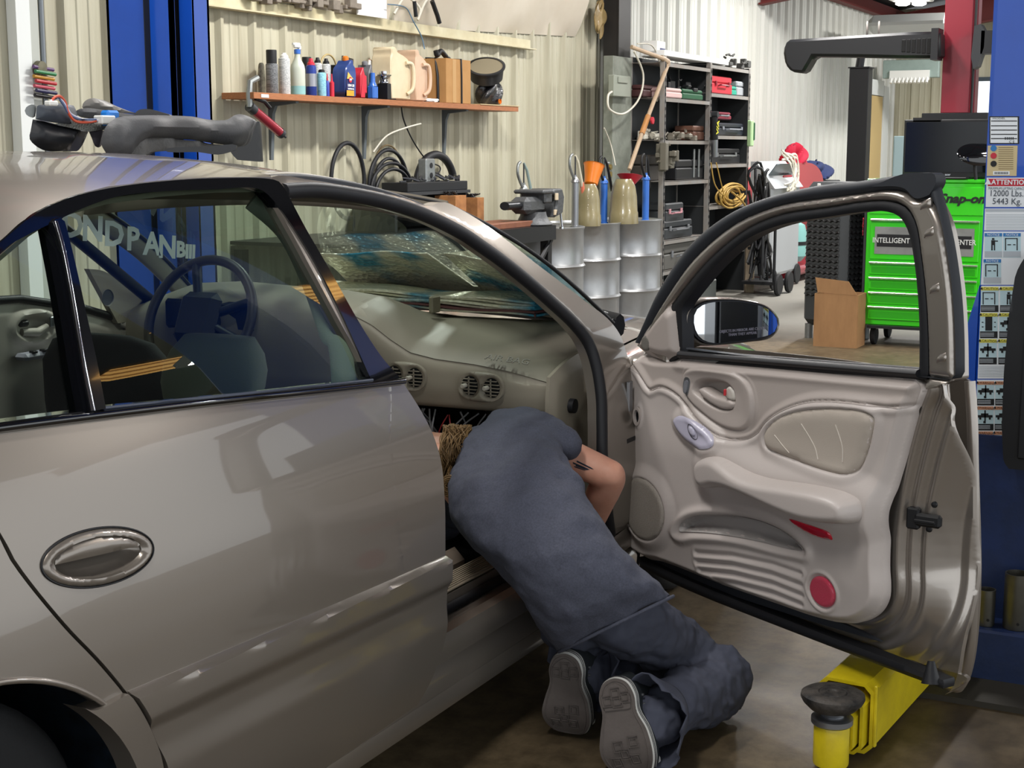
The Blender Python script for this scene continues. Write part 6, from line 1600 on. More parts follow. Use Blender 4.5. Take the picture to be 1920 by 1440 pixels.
def meas_jug(px0, px1, yt, yb, Y, z, label, brass=False):
    x, _, h, wd = fit(px0, px1, yt, yb, Y); r = wd/2; t = thing('oil_measure', (x, Y, z), label, 'jug')
    MB().lathe([(0, 0), (r, .0), (r*1.0, .012), (r*.97, h*.26), (r*.93, h*.28), (r*.88, h*.62), (r*.76, h*.86), (r*.55, h*1.0), (r*.5, h*1.02)], 32).build('jug_body', m_clear, t)
    MB().tube(spl([(r*.5, 0, h*.95), (r*.95, 0, h*.86), (r*.98, 0, h*.55), (r*.80, 0, h*.35)], 6), .010, 8).build('handle', m_clear, t, smooth=60)
    return t, h, r
t1, h1, r1 = meas_jug(1080, 1127, 343, 420, DR[1][1]-.15, ZD, 'amber oil measuring jug with the orange cup stuck in its neck')
t2, h2, r2 = meas_jug(1141, 1197, 332, 414, DR[2][1]-.16, ZD, 'larger amber oil measuring jug holding the red funnel')
P = onY(1108, 345, DR[1][1]-.15); t = thing('orange_funnel', tuple(P), 'orange plastic funnel cup tilted in the mouth of an amber jug', 'funnel')
Mf = rot3(0, .38, 0)
MB().lathe([(.025, -.02), (.052, .0), (.058, .05), (.078, .15), (.084, .155), (.080, .155), (.054, .05), (.05, .005), (0, .0)], 28, Mf).build('cup', m_oran, t)
P = onY(1180, 345, DR[2][1]-.16); t = thing('red_funnel', (P[0], P[1], P[2]), 'red plastic funnel sitting in the larger amber jug', 'funnel')
MB().lathe([(.014, -.08), (.016, -.04), (.045, .0), (.098, .065), (.104, .068), (.098, .07), (.04, .004), (.012, -.03)], 32, rot3(0, .18)).build('cone', m_redp, t)
P = onY(1153, 320, 2.45); t = thing('brass_valve', tuple(P+np.array([0, .05, 0])), 'small brass twin valve on the casing behind the jugs', 'valve')
for dz in (.03, -.03): MB().lathe([(0, .02), (.022, .018), (.024, 0)], 14, rot3(PI/2), (0, 0, dz)).build('knob', mat('brass', '9c8850', .35, .8), t)
MB().box((0, .02, 0), (.06, .03, .14), .005).build('valve_plate', m_galv, t)
hand_pump(1132, DR[1][1]-.10, ZD, m_bluep, 'b', 'blue hand pump with black lever, on the middle drum', .31, handm=m_blackp, lever=1.1)
hand_pump(1210, DR[2][1]-.16, ZD, m_bluep, 'b', 'blue hand pump with black lever, on the drum nearest the shelving', .33, handm=m_blackp, lever=.6)

# ---------------- tan pipe frame and cables by the column
t = thing('plastic_pipe', tuple(onY(1180, 318, 2.3)), 'tan plastic pipe with elbow slanting up from the drums to the shelving top', 'pipe')
b0 = onY(1180, 318, 2.3)
pts = [onY(1180, 318, 2.3)-b0, onY(1212, 226, 2.3)-b0, onY(1252, 122, 2.3)-b0]
MB().tube(pts, .018, 12).build('slanting_run', m_cream2, t, smooth=60); MB().tube([pts[2], pts[2]+np.array([0, 0, .03]), onY(1240, 108, 2.32)-b0], .024, 12).build('elbow', m_cream2, t, smooth=60)
MB().tube([onY(1244, 110, 2.3)-b0, onY(1184, 88, 2.45)-b0], .018, 12).build('top_run', m_cream2, t, smooth=60)
MB().tube([pts[0]*.28+pts[1]*.72, pts[1]*.92+pts[2]*.08], .024, 12).build('coupling', mat('orange brown coupling', 'b07c48', .5), t); q = pts[1]; MB().lathe([(0, 0), (.03, .004), (.03, .02), (0, .022)], 8, rot3(PI/2), q+np.array([.03, -.03, 0])).build('red_valve', m_redp, t)
o = MB().tube(spl([onY(1189, 96, 2.42), onY(1206, 140, 2.42), onY(1198, 185, 2.42), onY(1170, 213, 2.42), onY(1143, 205, 2.42), onY(1140, 180, 2.44), onY(1147, 172, 2.48)], 8), .009, 8).build('white_cable', m_wire, smooth=60); tag(o, 'white cable looping round the grey casing of the dark column', 'cable')
o = MB().tube(spl([onY(1133, 240, 2.5), onY(1145, 270, 2.5), onY(1154, 310, 2.45)], 8), .005, 6).build('thin_cable', m_wire, smooth=60); tag(o, 'thin pale cable hanging down the dark column to the brass valve', 'cable')
o = MB().tube(spl([onY(1195, 82, 2.42), onY(1222, 85, 2.4), onY(1236, 115, 2.38), onY(1240, 150, 2.38), onY(1232, 190, 2.38)], 8), .006, 6).build('cream_hose', m_wire, smooth=60); tag(o, 'cream hose draped over the corner of the steel shelving', 'hose')

# ---------------- steel shelving
YF, YB = 2.30, 2.62
X0 = onY(1247, 300, YF)[0]; XA = onY(1245, 300, YF)[0]; XB_ = onY(1331, 250, YF)[0]; XC = onY(1403, 250, YF)[0]; ZT = 2.215
t = thing('steel_shelving', ((X0+XC)/2, (YF+YB)/2, 0), 'tall grey slotted steel shelving with dark back panels, full of tool cases', 'shelving'); ox, oy = (X0+XC)/2, (YF+YB)/2
m_rack = mat('worn grey rack steel', '9a9d9e', .5, .3, var=(9, '96887a', .35)); m_slot = mat('slot shadow', '1c1d1f', .8); m_pan = mat('dark rack panel', '26292b', .6)
for X in (XA, XB_, XC):
    MB().box((X-ox, YB-oy-.004, ZT/2), (.045, .004, ZT)).build('rear_upright', m_rack, t, 0)
    p = MB().box((X-ox, YF-oy, ZT/2), (.045, .004, ZT)).box((X-ox-.02, YF-oy+.02, ZT/2), (.004, .04, ZT)); p.build('upright', m_rack, t, 0)
    p = MB().box((X-ox, YF-oy-.0025, ZT/2), (.016, .002, ZT-.1))
    for k in range(34): p.box((X-ox, YF-oy-.004, .12+k*.061), (.014, .006, .026))
    p.build('upright_slots', m_slot, t, 0)
for X in (XB_+.01, XC-.03): MB().box((X-ox, 0, ZT/2), (.004, YB-YF, ZT)).build('side_panel', m_pan, t, 0)
MB().box((0, (YB-YF)/2, ZT/2), (XC-X0, .004, ZT)).build('back_panel', m_pan, t, 0)
SHZ = {'l': [], 'm': [], 'r': []}
def rshelf(xa_, xb__, z, rust=False):
    MB().box(((xa_+xb__)/2-ox, 0, z-.002), (xb__-xa_, YB-YF, .004)).box(((xa_+xb__)/2-ox, YF-oy+.002, z-.018), (xb__-xa_-.02, .004, .036)).build('shelf_board', m_rack, t, 0)
for py in (122, 186, 263, 338, 445, 500):
    z = onY(1290, py, YF)[2]; SHZ['m'].append(z); rshelf(XA, XB_, z)
for py in (125, 177, 254, 307, 383, 470): z = onY(1365, py, YF)[2]; SHZ['r'].append(z); rshelf(XB_, XC, z)
SHZ['l'] = SHZ['m'][:4]
o = MB().box((XA+.85, YF+.12, ZT+.027), (1.7, .22, .05), .003).build('white_board', mat('white painted board', 'e9ebea', .35), smooth=0); tag(o, 'long white board lying along the top of the steel shelving', 'board')
def casebox(name, x0, x1, yt, z, Y, m, label, hm=None, d=.22, cat='case', latch=True, gr=None):
    xx0, xx1 = onY(x0, 200, Y)[0], onY(x1, 200, Y)[0]; 
    c = onY((x0+x1)/2, yt, Y); h = max(.03, c[2]-z); wd = xx1-xx0
    t = thing(name, ((xx0+xx1)/2, Y+d/2, z+.001), label, cat, gr)
    MB().box((0, 0, h*.30), (wd, d, h*.58), .01).build('case_base', m, t); MB().box((0, 0, h*.80), (wd*.98, d*.97, h*.38), .012).build('case_lid', m, t)
    if hm:
        MB().tube([(-wd*.2, -d/2, h*.45), (-wd*.2, -d/2-.03, h*.5), (wd*.2, -d/2-.03, h*.5), (wd*.2, -d/2, h*.45)], .008, 6).build('handle', hm, t)
        for s_ in (-1, 1): MB().box((s_*wd*.32, -d/2-.006, h*.58), (.035, .012, h*.25), .002).build('latch', hm, t)
    return t
Zm, Zr, Zl = SHZ['m'], SHZ['r'], SHZ['l']
casebox('red_tool_case', 1334, 1372, 143, Zr[1], YF+.05, mat('bright red case', 'c83240', .4), 'bright red plastic tool case on the upper right shelf of the rack', m_redm)
casebox('teal_tub', 1371, 1381, 162, Zr[1], YF+.05, mat('teal plastic', '2f9c84', .4), 'small teal tub beside the bright red tool case', None, .15, 'tub')
casebox('grey_carton', 1381, 1402, 153, Zr[1], YF+.05, mat('grey white card', '9a9ea2', .6), 'small grey carton at the right end of the upper rack shelf', None, .15, 'box')
casebox('maroon_case', 1334, 1372, 210, Zr[2]+.15, YF+.05, mat('maroon case', '7a2838', .4), 'maroon case with grey handle stacked on a black case', m_grey)
casebox('black_clear_case', 1346, 1400, 231, Zr[2], YF+.04, mat('smoky case', '2c3038', .35), 'wide black case with clear latches under the maroon case', mat('clear grey latch', '8f949c', .3))
casebox('compressor_case', 1336, 1390, 278, Zr[3], YF+.05, m_blackp, 'rounded black case with silver band on the fourth rack shelf', m_galv)
casebox('white_red_box', 1246, 1279, 165, Zm[1], YF+.03, mat('white and red card', 'd8b8b4', .6), 'flat white and red carton on the upper middle rack shelf', None, .2, 'box')
casebox('green_tray', 1280, 1318, 168, Zm[1], YF+.03, mat('dark green tray', '1e5a3a', .45), 'low dark green tray beside the white and red carton', None, .2, 'tray')
casebox('brown_bowl_box', 1302, 1328, 236, Zm[2], YF+.06, mat('dull brown', '6b4a3c', .6), 'dull brown tub on the middle rack shelf', None, .2, 'tub')
t_ = casebox('black_binder_box', 1270, 1322, 299, Zm[3], YF+.05, m_bk2, 'dark box of upright cases with two grey spines on the rack', None, .2)
for px in (1300, 1309): 
    xx = onY(px, 320, YF+.05)[0]-t_.location[0]; MB().box((xx, -.105, .15), (.03, .012, .26), .003).build('grey_spine', m_galv, t_, 0)
casebox('stacker_case', 1252, 1286, 380, Zm[4]+.145, YF+.04, mat('grey black case', '3a3d40', .4), 'upright dark case with pink latches, top of the lower rack stack', mat('pink grey latch', 'c89098', .4), .18)
casebox('drill_case', 1250, 1303, 412, Zm[4], YF+.03, mat('dark drill case', '34383c', .4), 'flat dark grey drill case under the case with pink latches', m_grey, .25)
casebox('grey_tool_case', 1250, 1325, 452, Zm[5], YF+.02, mat('dusty grey case', '5d5c58', .55), 'long dusty grey tool case on the lowest visible rack shelf', m_grey, .3)
casebox('dark_cartons', 1206, 1240, 290, Zl[3], YF+.15, mat('dark brown case', '3b3630', .6), 'dark brown case seen through the open left end of the rack', None, .14)
casebox('red_grey_tool', 1206, 1238, 160, Zl[1], YF+.15, mat('reddish black', '4a2c2c', .5), 'dark reddish tool case seen through the open left end of the rack', None, .12, 'tool')
def clutter(name, x0, x1, z, Y, h, m, label, seed, n=16, cat='parts'):
    xx0, xx1 = onY(x0, 200, Y)[0], onY(x1, 200, Y)[0]; t = thing(name, ((xx0+xx1)/2, Y, z), label, cat); t['kind'] = 'stuff'; rnd = random.Random(seed); wd = xx1-xx0; o = MB()
    for k in range(n):
        c = np.array([rnd.uniform(-wd*.45, wd*.45), rnd.uniform(-.06, .06), rnd.uniform(.01, h)])
        if k % 2: o.tube(spl([c, c+np.array([rnd.uniform(-.08, .08), 0, rnd.uniform(-.02, .03)]), c+np.array([rnd.uniform(-.12, .12), 0, 0])], 4), rnd.uniform(.005, .012), 6)
        else: o.box(c*np.array([1, 1, .6]), (rnd.uniform(.03, .12), .06, rnd.uniform(.02, h*.8)), .006)
    o.build('heap', m, t); return t
clutter('loose_tools', 1248, 1300, Zm[2], YF+.08, .08, mat('mixed pale steel', '8a8478', .5, .4), 'loose tools and cable ends spread on the middle rack shelf', 3)
clutter('air_tools', 1250, 1315, Zm[1]+.085, YF+.1, .10, m_bk2, 'black air tools lying over the cartons on the upper rack shelf', 5, 9, 'tools')
clutter('casting_parts', 1345, 1404, ZT, YF+.12, .13, mat('dark casting', '4a4a48', .7), 'dark metal castings piled on the right top of the shelving', 7)
clutter('cable_bundle', 1206, 1240, Zl[2], YF+.22, .10, m_wire, 'bundle of pale cable on the left bay of the rack', 8, 14, 'cable')
clutter('hanging_tools', 1243, 1262, Zm[3]+.08, YF-.03, .30, mat('grey brown tools', '6c685c', .6), 'cluster of small tools hung on the left upright of the rack', 6, 18, 'tools')
for k in range(1):
    t = thing('cable_coil', (onY(1368, 380, YF+.02)[0], YF+.02, Zr[4]+.02), 'coiled dull yellow extension cable spilling from the lower right rack shelf', 'cable')
    o = MB(); rnd = random.Random(4)
    for q in range(12): o.tube(arc((rnd.uniform(-.1, .1), rnd.uniform(-.05, .05), .06+rnd.uniform(-.03, .04)), .28+rnd.uniform(-.04, .05), rnd.uniform(0, 1), 2*PI-.3, 30, 'xz', .07+rnd.uniform(0, .04)), .010, 7)
    o.tube(spl([(-.1, -.05, .1), (.1, -.1, .0), (.3, -.12, -.15)], 6), .010, 7); o.build('cable_turns', m_ybl, t, smooth=60)
# air ratchet hanging on the middle upright
P = onY(1338, 225, YF-.05); t = thing('air_drill', tuple(P), 'black and silver air tool with yellow lettering hanging on the middle rack upright', 'tool')
MB().tube([(0, 0, .03), (.03, 0, -.18)], .036, 14).build('tool_body', m_blackp, t); MB().tube([(.03, 0, -.18), (.05, 0, -.34)], [.036, .030], 14).build('silver_barrel', m_steel, t); MB().lathe([(0, .04), (.03, .04), (.03, -.02), (0, -.02)], 14, rot3(PI/2), (.01, 0, .05)).build('head', m_dgrey, t)
ftxt('yellow_lettering', 'V/A', .085, (.016, -.038, -.07), t, mat('yellow print 2', 'd6cf3c', .5), (.15, 0, 1), (-1, 0, .15), bold=.003)
P = onY(1407, 250, YF-.02); t = thing('green_air_gun', tuple(P), 'green and white tool hung on the right upright of the rack', 'tool'); MB().box((0, 0, 0), (.09, .05, .26), .01).build('tool_body', mat('pale green', 'a9c896', .4), t); MB().box((.035, -.01, .02), (.03, .05, .18), .008).build('grip', mat('dark green grip', '2c5a38', .5), t)
o = MB().tube(spl([onY(1333, 305, YF-.04), onY(1340, 345, YF-.05), onY(1356, 365, YF-.05), onY(1350, 335, YF-.05), onY(1343, 305, YF-.04)], 6), .006, 6).build('hanging_cable', m_ybl, smooth=60); tag(o, 'tan cord hanging in a loop from the middle rack upright', 'cord')
# small blue and white carton on the left top
P = onY(1208, 90, 2.55); t = thing('small_carton', (P[0]+.1, 2.5, ZT+.001), 'small white and blue carton on the left top corner of the shelving', 'box'); MB().box((0, 0, .07), (.20, .14, .14), .003).build('carton_body', m_wht, t, 0); MB().box((.03, -.072, .05), (.12, .003, .06)).build('blue_print', mat('navy print', '28366a', .5), t, 0)
# ---------------- two-post lift: far post
def post_ch(name, x0, x1, y0, y1, gx0, gx1, label):
    t = thing(name, ((x0+x1)/2, (y0+y1)/2, 0), label, 'lift post'); cx, cy = (x0+x1)/2, (y0+y1)/2; th = .012
    H_ = 3.3
    m = MB().box(((x0+gx0)/2-cx, y0-cy+th/2, H_/2), (gx0-x0, th, H_)).box(((gx1+x1)/2-cx, y0-cy+th/2, H_/2), (x1-gx1, th, H_))
    m.box((x0-cx+th/2, 0, H_/2), (th, y1-y0, H_)).box((x1-cx-th/2, 0, H_/2), (th, y1-y0, H_)).box((0, y1-cy-th/2, H_/2), (x1-x0, th, H_))
    m.box((gx0-cx-.006, y0-cy+.03, H_/2), (.010, .06, H_)).box((gx1-cx+.006, y0-cy+.03, H_/2), (.010, .06, H_)).build('column', m_blue, t, 0)
    MB().box(((gx0+gx1)/2-cx, y0-cy+.10, H_/2), (gx1-gx0+.1, .004, H_)).build('slot_shade', mat('painted slot shade', '0d0f14', .6), t, 0)  # near black sheet standing in for the shade inside the cable slot
    MB().tube([((gx0+gx1)/2-cx+.004, y0-cy+.05, .2), ((gx0+gx1)/2-cx-.004, y0-cy+.05, H_)], .007, 8).build('steel_cable', mat('wire rope', '55524e', .5, .5, bump=(200, .6)), t)
    MB().box((0, 0, .01), (.6, .5, .02)).build('base_plate', m_bdk, t, 0)
    return t
xc, xe = onY(325, 150, 1.15)[0], onY(396, 150, 1.15)[0]; yb3 = onX(205, 150, xc)[1]; gA, gB = onY(332, 150, 1.15)[0], onY(364, 150, 1.15)[0]
post_ch('lift_post', xc, xe, 1.15, yb3, gA, gB, 'tall blue lift post with cable slot, on the far side of the car')
# near post with the warning stickers
XP = 1.50; YL = onX(1850, 250, XP)[1]
t = thing('lift_post', (XP+.17, YL-.20, 0), 'blue lift post on the right, its front covered with white warning stickers', 'lift post')
PX, PY = XP+.17, YL-.20
MB().box((0, 0, 1.66), (.34, .40, 3.28), .012).build('column', m_blue, t, 0)
MB().box((0, -.0, .33), (.346, .41, .66), .004).build('lower_casing', m_bdk, t, 0)
MB().prism([(.20, 1.06), (.255, .84), (.275, .30), (.275, .02), (.20, .02)], -.165, -.12, 'x').build('gusset', m_bdk if False else m_blue, t, 0)
bt_z = .16; bx = onZ(1830, 1250, 0)
MB().box((-.225, -.03, .075), (.15, .52, .15), .006).build('base_box', m_bdk, t, 0)
MB().box((-.10, 0, .008), (.75, .9, .016)).build('base_plate', mat('grimy steel plate', '3a362f', .6, .2), t, 0)
# stickers
def st_pt(px, py, off=0.0): return onX(px, py, XP-.0005-off)
def sticker(name, x0, y0, x1, y1, m, par, off=0.0, y0b=None, y1b=None):
    """quad facing the rear of the car; x0..x1 left/right, y0..y1 top/bottom"""
    Q = [st_pt(x0[0] if hasattr(x0, '__len__') else x0, y0, off), st_pt(x1[0] if hasattr(x1, '__len__') else x1, y0b or y0, off), st_pt(x1[1] if hasattr(x1, '__len__') else x1, y1b or y1, off), st_pt(x0[1] if hasattr(x0, '__len__') else x0, y1, off)]
    P_ = np.array([PX, PY, 0]); V = [q-P_ for q in Q]+[q-P_+np.array([.0004, 0, 0]) for q in Q]
    return mesh_obj(name, V, [(0, 1, 2, 3), (4, 7, 6, 5), (0, 4, 5, 1), (1, 5, 6, 2), (2, 6, 7, 3), (3, 7, 4, 0)], m, par, 0)
def stext(name, s_, px, py, hpx, m, par, sx=1.0, bold=.0, off=.0022):
    P_ = st_pt(px, py, off)-np.array([PX, PY, 0]); k = depth(st_pt(px, py))/FOC
    return text_mesh(name, s_, hpx*k*1.35, m, frame4(P_, (0, -1, 0), (0, 0, 1)), par, .0001, bold, sx)
m_sw = mat('white sticker', 'e6ebf0', .35); m_sk = mat('sticker black', '17181b', .5); m_sr = mat('sticker red', 'c32a3c', .4); m_sb = mat('sticker blue', '2f78b8', .4); m_sy = mat('sticker yellow', 'e3dc58', .4); m_so = mat('sticker orange', 'd79a78', .4); m_sbe = mat('sticker beige', 'cdbb90', .45); m_sg = mat('sticker grey', 'b4bcc4', .5)
def edge_x(py): return 1849-(py-215)*.0238    # left edge of the column of stickers
s1 = sticker('rating_plate', 1855, 218, 1911, 270, m_sk, t, .0002); 
sticker('plate_field', 1857, 220, 1908, 268, m_sw, s1, .0004)
for k, yy in enumerate((226, 235, 243, 251, 259)): sticker('printed_line', 1858, yy, 1907, yy+1.8, m_sk, s1, .0006)
for k in range(5): sticker('printed_line', 1884+k*3.6, 257, 1886+k*3.6, 262, m_sk, s1, .0007)
stext('plate_lettering', 'MODEL', 1873, 222, 3.2, m_sk, s1, 1.6)
stext('ce_mark', 'C E', 1897, 266, 5, m_sk, s1)
s2 = sticker('certification_sticker', (1852, 1850), 273, (1908, 1906), 330, m_sbe, t, .0002)
for k, (yy, mm) in enumerate(((278, m_sb), (292, m_sr), (307, m_sk))):
    P_ = st_pt(1863, yy, .0012)-np.array([PX, PY, 0]); MB().lathe([(0, .0004), (.008, .0004), (.008, 0)], 16, rot3(0, -PI/2), P_).build('round_mark', mm, s2, 0)
for yy in range(276, 318, 4): sticker('printed_line', 1872, yy, 1900, yy+1.2, mat('brown print', '7d6c4c', .6), s2, .0006)
sticker('barcode_field', 1862, 321, 1893, 328, m_sw, s2, .0006)
for k in range(9): sticker('barcode_bar', 1865+k*2.9, 322.5, 1866.6+k*2.9, 326.5, m_sk, s2, .0009)
s3 = sticker('capacity_sticker', (1850, 1848), 333, (1935, 1933), 388, m_sw, t, .0002)
sticker('red_header', 1852, 335, 1930, 349, m_sr, s3, .0006)
stext('attention_lettering', '\u25B2ATTENTION', 1888, 342, 9.5, m_sw, s3, .95, .0004)
stext('capacity_lettering', 'MAXIMUM LIFTING CAPACITY', 1890, 353.5, 5, mat('sticker teal print', '4e6a74', .5), s3, .78)
stext('pounds_lettering', '12000 Lbs.', 1887, 363, 12, mat('sticker dark print', '3c4450', .5), s3, .88)
stext('kilos_lettering', '5443 Kg.', 1888, 378, 12, mat('sticker dark print', '3c4450', .5), s3, .92)
s4 = sticker('instruction_sheet', (1847, 1845), 391, (1935, 1933), 432, m_sw, t, .0002)
sticker('brand_strip', 1848, 392, 1930, 397, m_sg, s4, .0005)
for yy in range(402, 430, 3): sticker('printed_line', 1849, yy, 1925, yy+1.1, m_sg, s4, .0006)
def pict(par, x0, y0, w_, h_, kind, head, hm, body=True):
    """one warning tile: header, drawing, text block"""
    sticker('tile_field', x0, y0, x0+w_, y0+h_, mat('tile field', 'bfdbe4', .4), par, .0005)
    sticker('tile_header', x0, y0, x0+w_, y0+h_*.14, hm, par, .0009)
    stext('header_lettering', head, x0+w_/2, y0+h_*.075, h_*.10, m_sw if hm is m_sb else m_sk, par, 1.0, 0, .0016)
    cx, cy = x0+w_/2, y0+h_*.42; u = w_/10; K = .0012
    def rct(a, b_, c, d): sticker('pictogram', cx+a*u, cy+b_*u, cx+c*u, cy+d*u, m_sk, par, K)
    if kind == 0: rct(-.8, -3, .6, -2); rct(-1.2, -1.8, 1, 1); rct(-1.2, 1, -.4, 4); rct(.3, 1, 1, 4); rct(1, -1.6, 2.6, -1)
    if kind == 1: rct(-4, -3, -3.4, 4); rct(2.6, -3, 3.2, 4); rct(-4, -3, 3.2, -2.5); rct(-2.6, .5, -.6, 1); rct(.6, .5, 2, 1)
    if kind == 2: rct(-2, -4, 2, 4); rct(-4, -1, -3, -.5); rct(3, -1, 4, -.5); rct(-4, 1.6, -3, 2.1); rct(3, 1.6, 4, 2.1)
    if kind == 3: rct(-4.4, -.8, 4.4, .6); rct(-2.4, -1.8, 2, -.8); rct(-3.4, .6, -2.2, 1.8); rct(2.2, .6, 3.4, 1.8); rct(-.4, -3.6, .4, 4); rct(-1, 2.6, -.4, 4)
    if kind == 4: rct(-3.6, -3, -2.8, -2.2); rct(-3.8, -2, -2.6, .8); rct(-3.8, .8, -3.3, 4); rct(-3, .8, -2.5, 4); rct(-1, -3, -.2, 4); rct(2, -3, 2.8, 4); rct(-2.4, -1.5, -.9, -.9)
    if body:
        sticker('tile_text_block', x0, y0+h_*.73, x0+w_, y0+h_, m_sk, par, .0008)
        for q in (.79, .85, .91): sticker('printed_line', x0+1, y0+h_*q, x0+w_*.8, y0+h_*q+1.2, m_sg, par, .0012)
s5 = sticker('notice_sheet', (1845, 1839), 434, (1935, 1930), 534, m_sw, t, .0002)
pict(s5, 1846, 437, 33, 46, 0, 'NOTICE', m_sb, False); pict(s5, 1881, 437, 33, 46, 1, 'NOTICE', m_sb, False); pict(s5, 1844, 486, 33, 46, 1, 'NOTICE', m_sb, False)
for (x_, y_) in ((1846, 471), (1881, 471), (1844, 520)): sticker('tile_text_block', x_, y_, x_+33, y_+11, m_sg, s5, .0009)
s6 = sticker('caution_sheet', (1840, 1833), 536, (1930, 1925), 710, m_sw, t, .0002)
for r_, (yy, kk) in enumerate(((538, 1), (587, 2), (636, 3))):
    for c_ in range(2): pict(s6, 1839-r_*1.6+c_*36, yy, 33, 47, (kk, 3)[c_] if r_ else (1, 0)[c_], '\u25B2CAUTION', m_sy)
for yy in range(687, 708, 3): sticker('printed_line', 1835, yy, 1905, yy+1.1, m_sg, s6, .0006)
s7 = sticker('warning_sheet', (1832, 1829), 712, (1925, 1920), 884, m_sw, t, .0002)
for r_, (yy, kk) in enumerate(((715, 3), (762, 3), (809, 4))):
    for c_ in range(2): pict(s7, 1832-r_*1.1+c_*34, yy, 32, 45, (kk, 3)[c_], '\u25B2WARNING', m_so)
for yy in range(857, 882, 3): sticker('printed_line', 1831, yy, 1880, yy+1.1, m_sg, s7, .0006)
# black control housing hung in front of the post
a0 = onX(1893, 500, 1.36); a1 = onX(1880, 878, 1.36); zt_ = onX(1905, 476, 1.36)[2]
t = thing('control_box', (1.36, a1[1]-.16, a1[2]), 'large matt black housing hung in front of the stickered lift post', 'housing')
bb = MB().prism([tuple(p) for p in crom([(.16, .025), (.145, 0, 1), (-.16, 0, 1), (-.16, zt_-a1[2], 1), (.13, zt_-a1[2], 1), (.155, zt_-a1[2]-.06)], 4)], 0, .12, 'x')
bb.build('housing_shell', mat('matt black housing', '16181c', .4, coat=.2), t)
MB().box((-.006, -.01, (zt_-a1[2])/2-.03), (.012, .27, zt_-a1[2]-.12), .004).build('front_cover', mat('matt black housing', '16181c', .4, coat=.2), t)
MB().box((.125, 0, .5), (.03, .06, .06)).build('bracket', m_bk2, t)
# cup shaped lift adapters on the base
for (px, x0_, x1_, yt, yb, lb) in ((1846, 1830, 1863, 1105, 1152, 'short steel lift adapter cup on the blue lift base, half hidden by the car door'), (1902, 1878, 1926, 1075, 1158, 'tall steel lift adapter cup on the blue lift base')):
    c = onX(px, yb, 1.40); c[2] = .1505; r = (x1_-x0_)*depth(c)/FOC/2; c = c+np.array([r*.9, 0, 0]); h = onP(px, yt, c, F_)[2]-.15
    t = thing('adapter_cup', (c[0], c[1], .151), lb, 'adapter'); m_ad = mat('oily steel', '77756c', .35, .85, var=(14, '5b5a52', .3))
    MB().lathe([(0, .004), (0, 0), (r*.97, 0), (r, .004), (r, h), (r*.88, h), (r*.86, .01), (0, .01)], 32).build('cup', m_ad, t)
    MB().lathe([(0, .0005), (.004, .0005), (.004, 0)], 10, rot3(PI/2, 0, -PI/2), (-r-.0005, -.01, .02)).build('pin_hole', m_blackp, t)
# ---------------- yellow lift arm with its pad
pc = onZ(1562, 1300, .185); az = -.07
t = thing('swing_lift', (pc[0], pc[1], 0), 'yellow telescoping lift arm with round black pad under the open car door', 'lift arm', rz=az)
MB().lathe([(0, .012), (.012, .012), (.040, .016), (.041, .02), (.041, .118), (.038, .124), (.026, .125), (0, .125)], 36).build('pad_tube', m_yel, t, smooth=50)
MB().lathe([(.044, .112), (.048, .116), (.048, .128), (.040, .133), (.02, .133)], 32).lathe([(.026, .128), (.028, .131), (.026, .134), (.028, .137), (.026, .140), (.028, .143), (.024, .147)], 28).build('threaded_collar', m_steel, t)
MB().lathe([(0, .146), (.040, .146), (.052, .150), (.068, .166), (.073, .176), (.072, .184), (.066, .188), (.034, .189), (.032, .187), (.030, .190), (.012, .191), (.009, .188), (0, .188)], 44).build('rubber_pad', mat('dusty black rubber', '1c1b1b', .6, var=(22, '4a4540', .14), bump=(60, .4)), t, smooth=40)
MB().cyl((.0, 0, .0), (0, 0, .014), .010, 8).build('grease_nipple', m_steel, t)
def sleeve(x0, x1, w_, z0, z1, th, nm, rr=.018):
    o = MB(); out = [(-w_/2, z0+rr), (-w_/2+rr, z0), (w_/2-rr, z0), (w_/2, z0+rr), (w_/2, z1-rr), (w_/2-rr, z1), (-w_/2+rr, z1), (-w_/2, z1-rr)]
    i_ = [(a*(1-2*th/w_), (b_-(z0+z1)/2)*(1-2*th/(z1-z0))+(z0+z1)/2) for a, b_ in out]; V = []
    for x in (x0, x1):
        for p in out: V.append((x, p[0], p[1]))
        for p in i_: V.append((x, p[0], p[1]))
    Fc = []
    for k in range(8):
        j = (k+1) % 8; Fc += [(k, j, 16+j, 16+k), (8+k, 24+k, 24+j, 8+j), (k, 8+k, 8+j, j), (16+k, 16+j, 24+j, 24+k)]
    return o.add(V, Fc).build(nm, m_yel, t, 20)
sleeve(.028, .35, .082, .030, .135, .006, 'inner_arm'); sleeve(.060, .45, .106, .022, .158, .007, 'middle_arm'); sleeve(.095, .88, .134, .014, .186, .008, 'outer_arm')
MB().box((.10, -.071, .11), (.012, .008, .15), .002).build('end_rib', m_yel, t)

# ---------------- trim parts lying on the car roof
t = thing('dash_trim', (0, 0, 0), 'dark grey moulded dashboard trim lying upside down on the car roof', 'car part'); PD = (.82, .57, .0); m_gp = mat('dark grey moulded plastic', '3c3e42', .6, var=(6, '4b4a4a', .3), bump=(200, .1)); m_gp2 = mat('black moulded plastic', '1b1d21', .45)
YT = .10
def tp(L, Y=YT): return [(onY(20+a[0]/4, 160+a[1]/4, Y)[0], onY(20+a[0]/4, 160+a[1]/4, Y)[2])+tuple(a[2:]) for a in L]
o1 = crom(tp([(668, 440), (675, 370), (700, 310), (750, 265), (830, 236), (1100, 224), (1350, 234), (1590, 262), (1680, 224), (1750, 218), (1800, 240), (1812, 265), (1790, 340), (1765, 430), (1740, 456, 1), (1620, 450), (1400, 415), (1050, 392), (1000, 400), (930, 470), (890, 545, 1), (790, 565), (730, 545), (690, 490)]), 4)
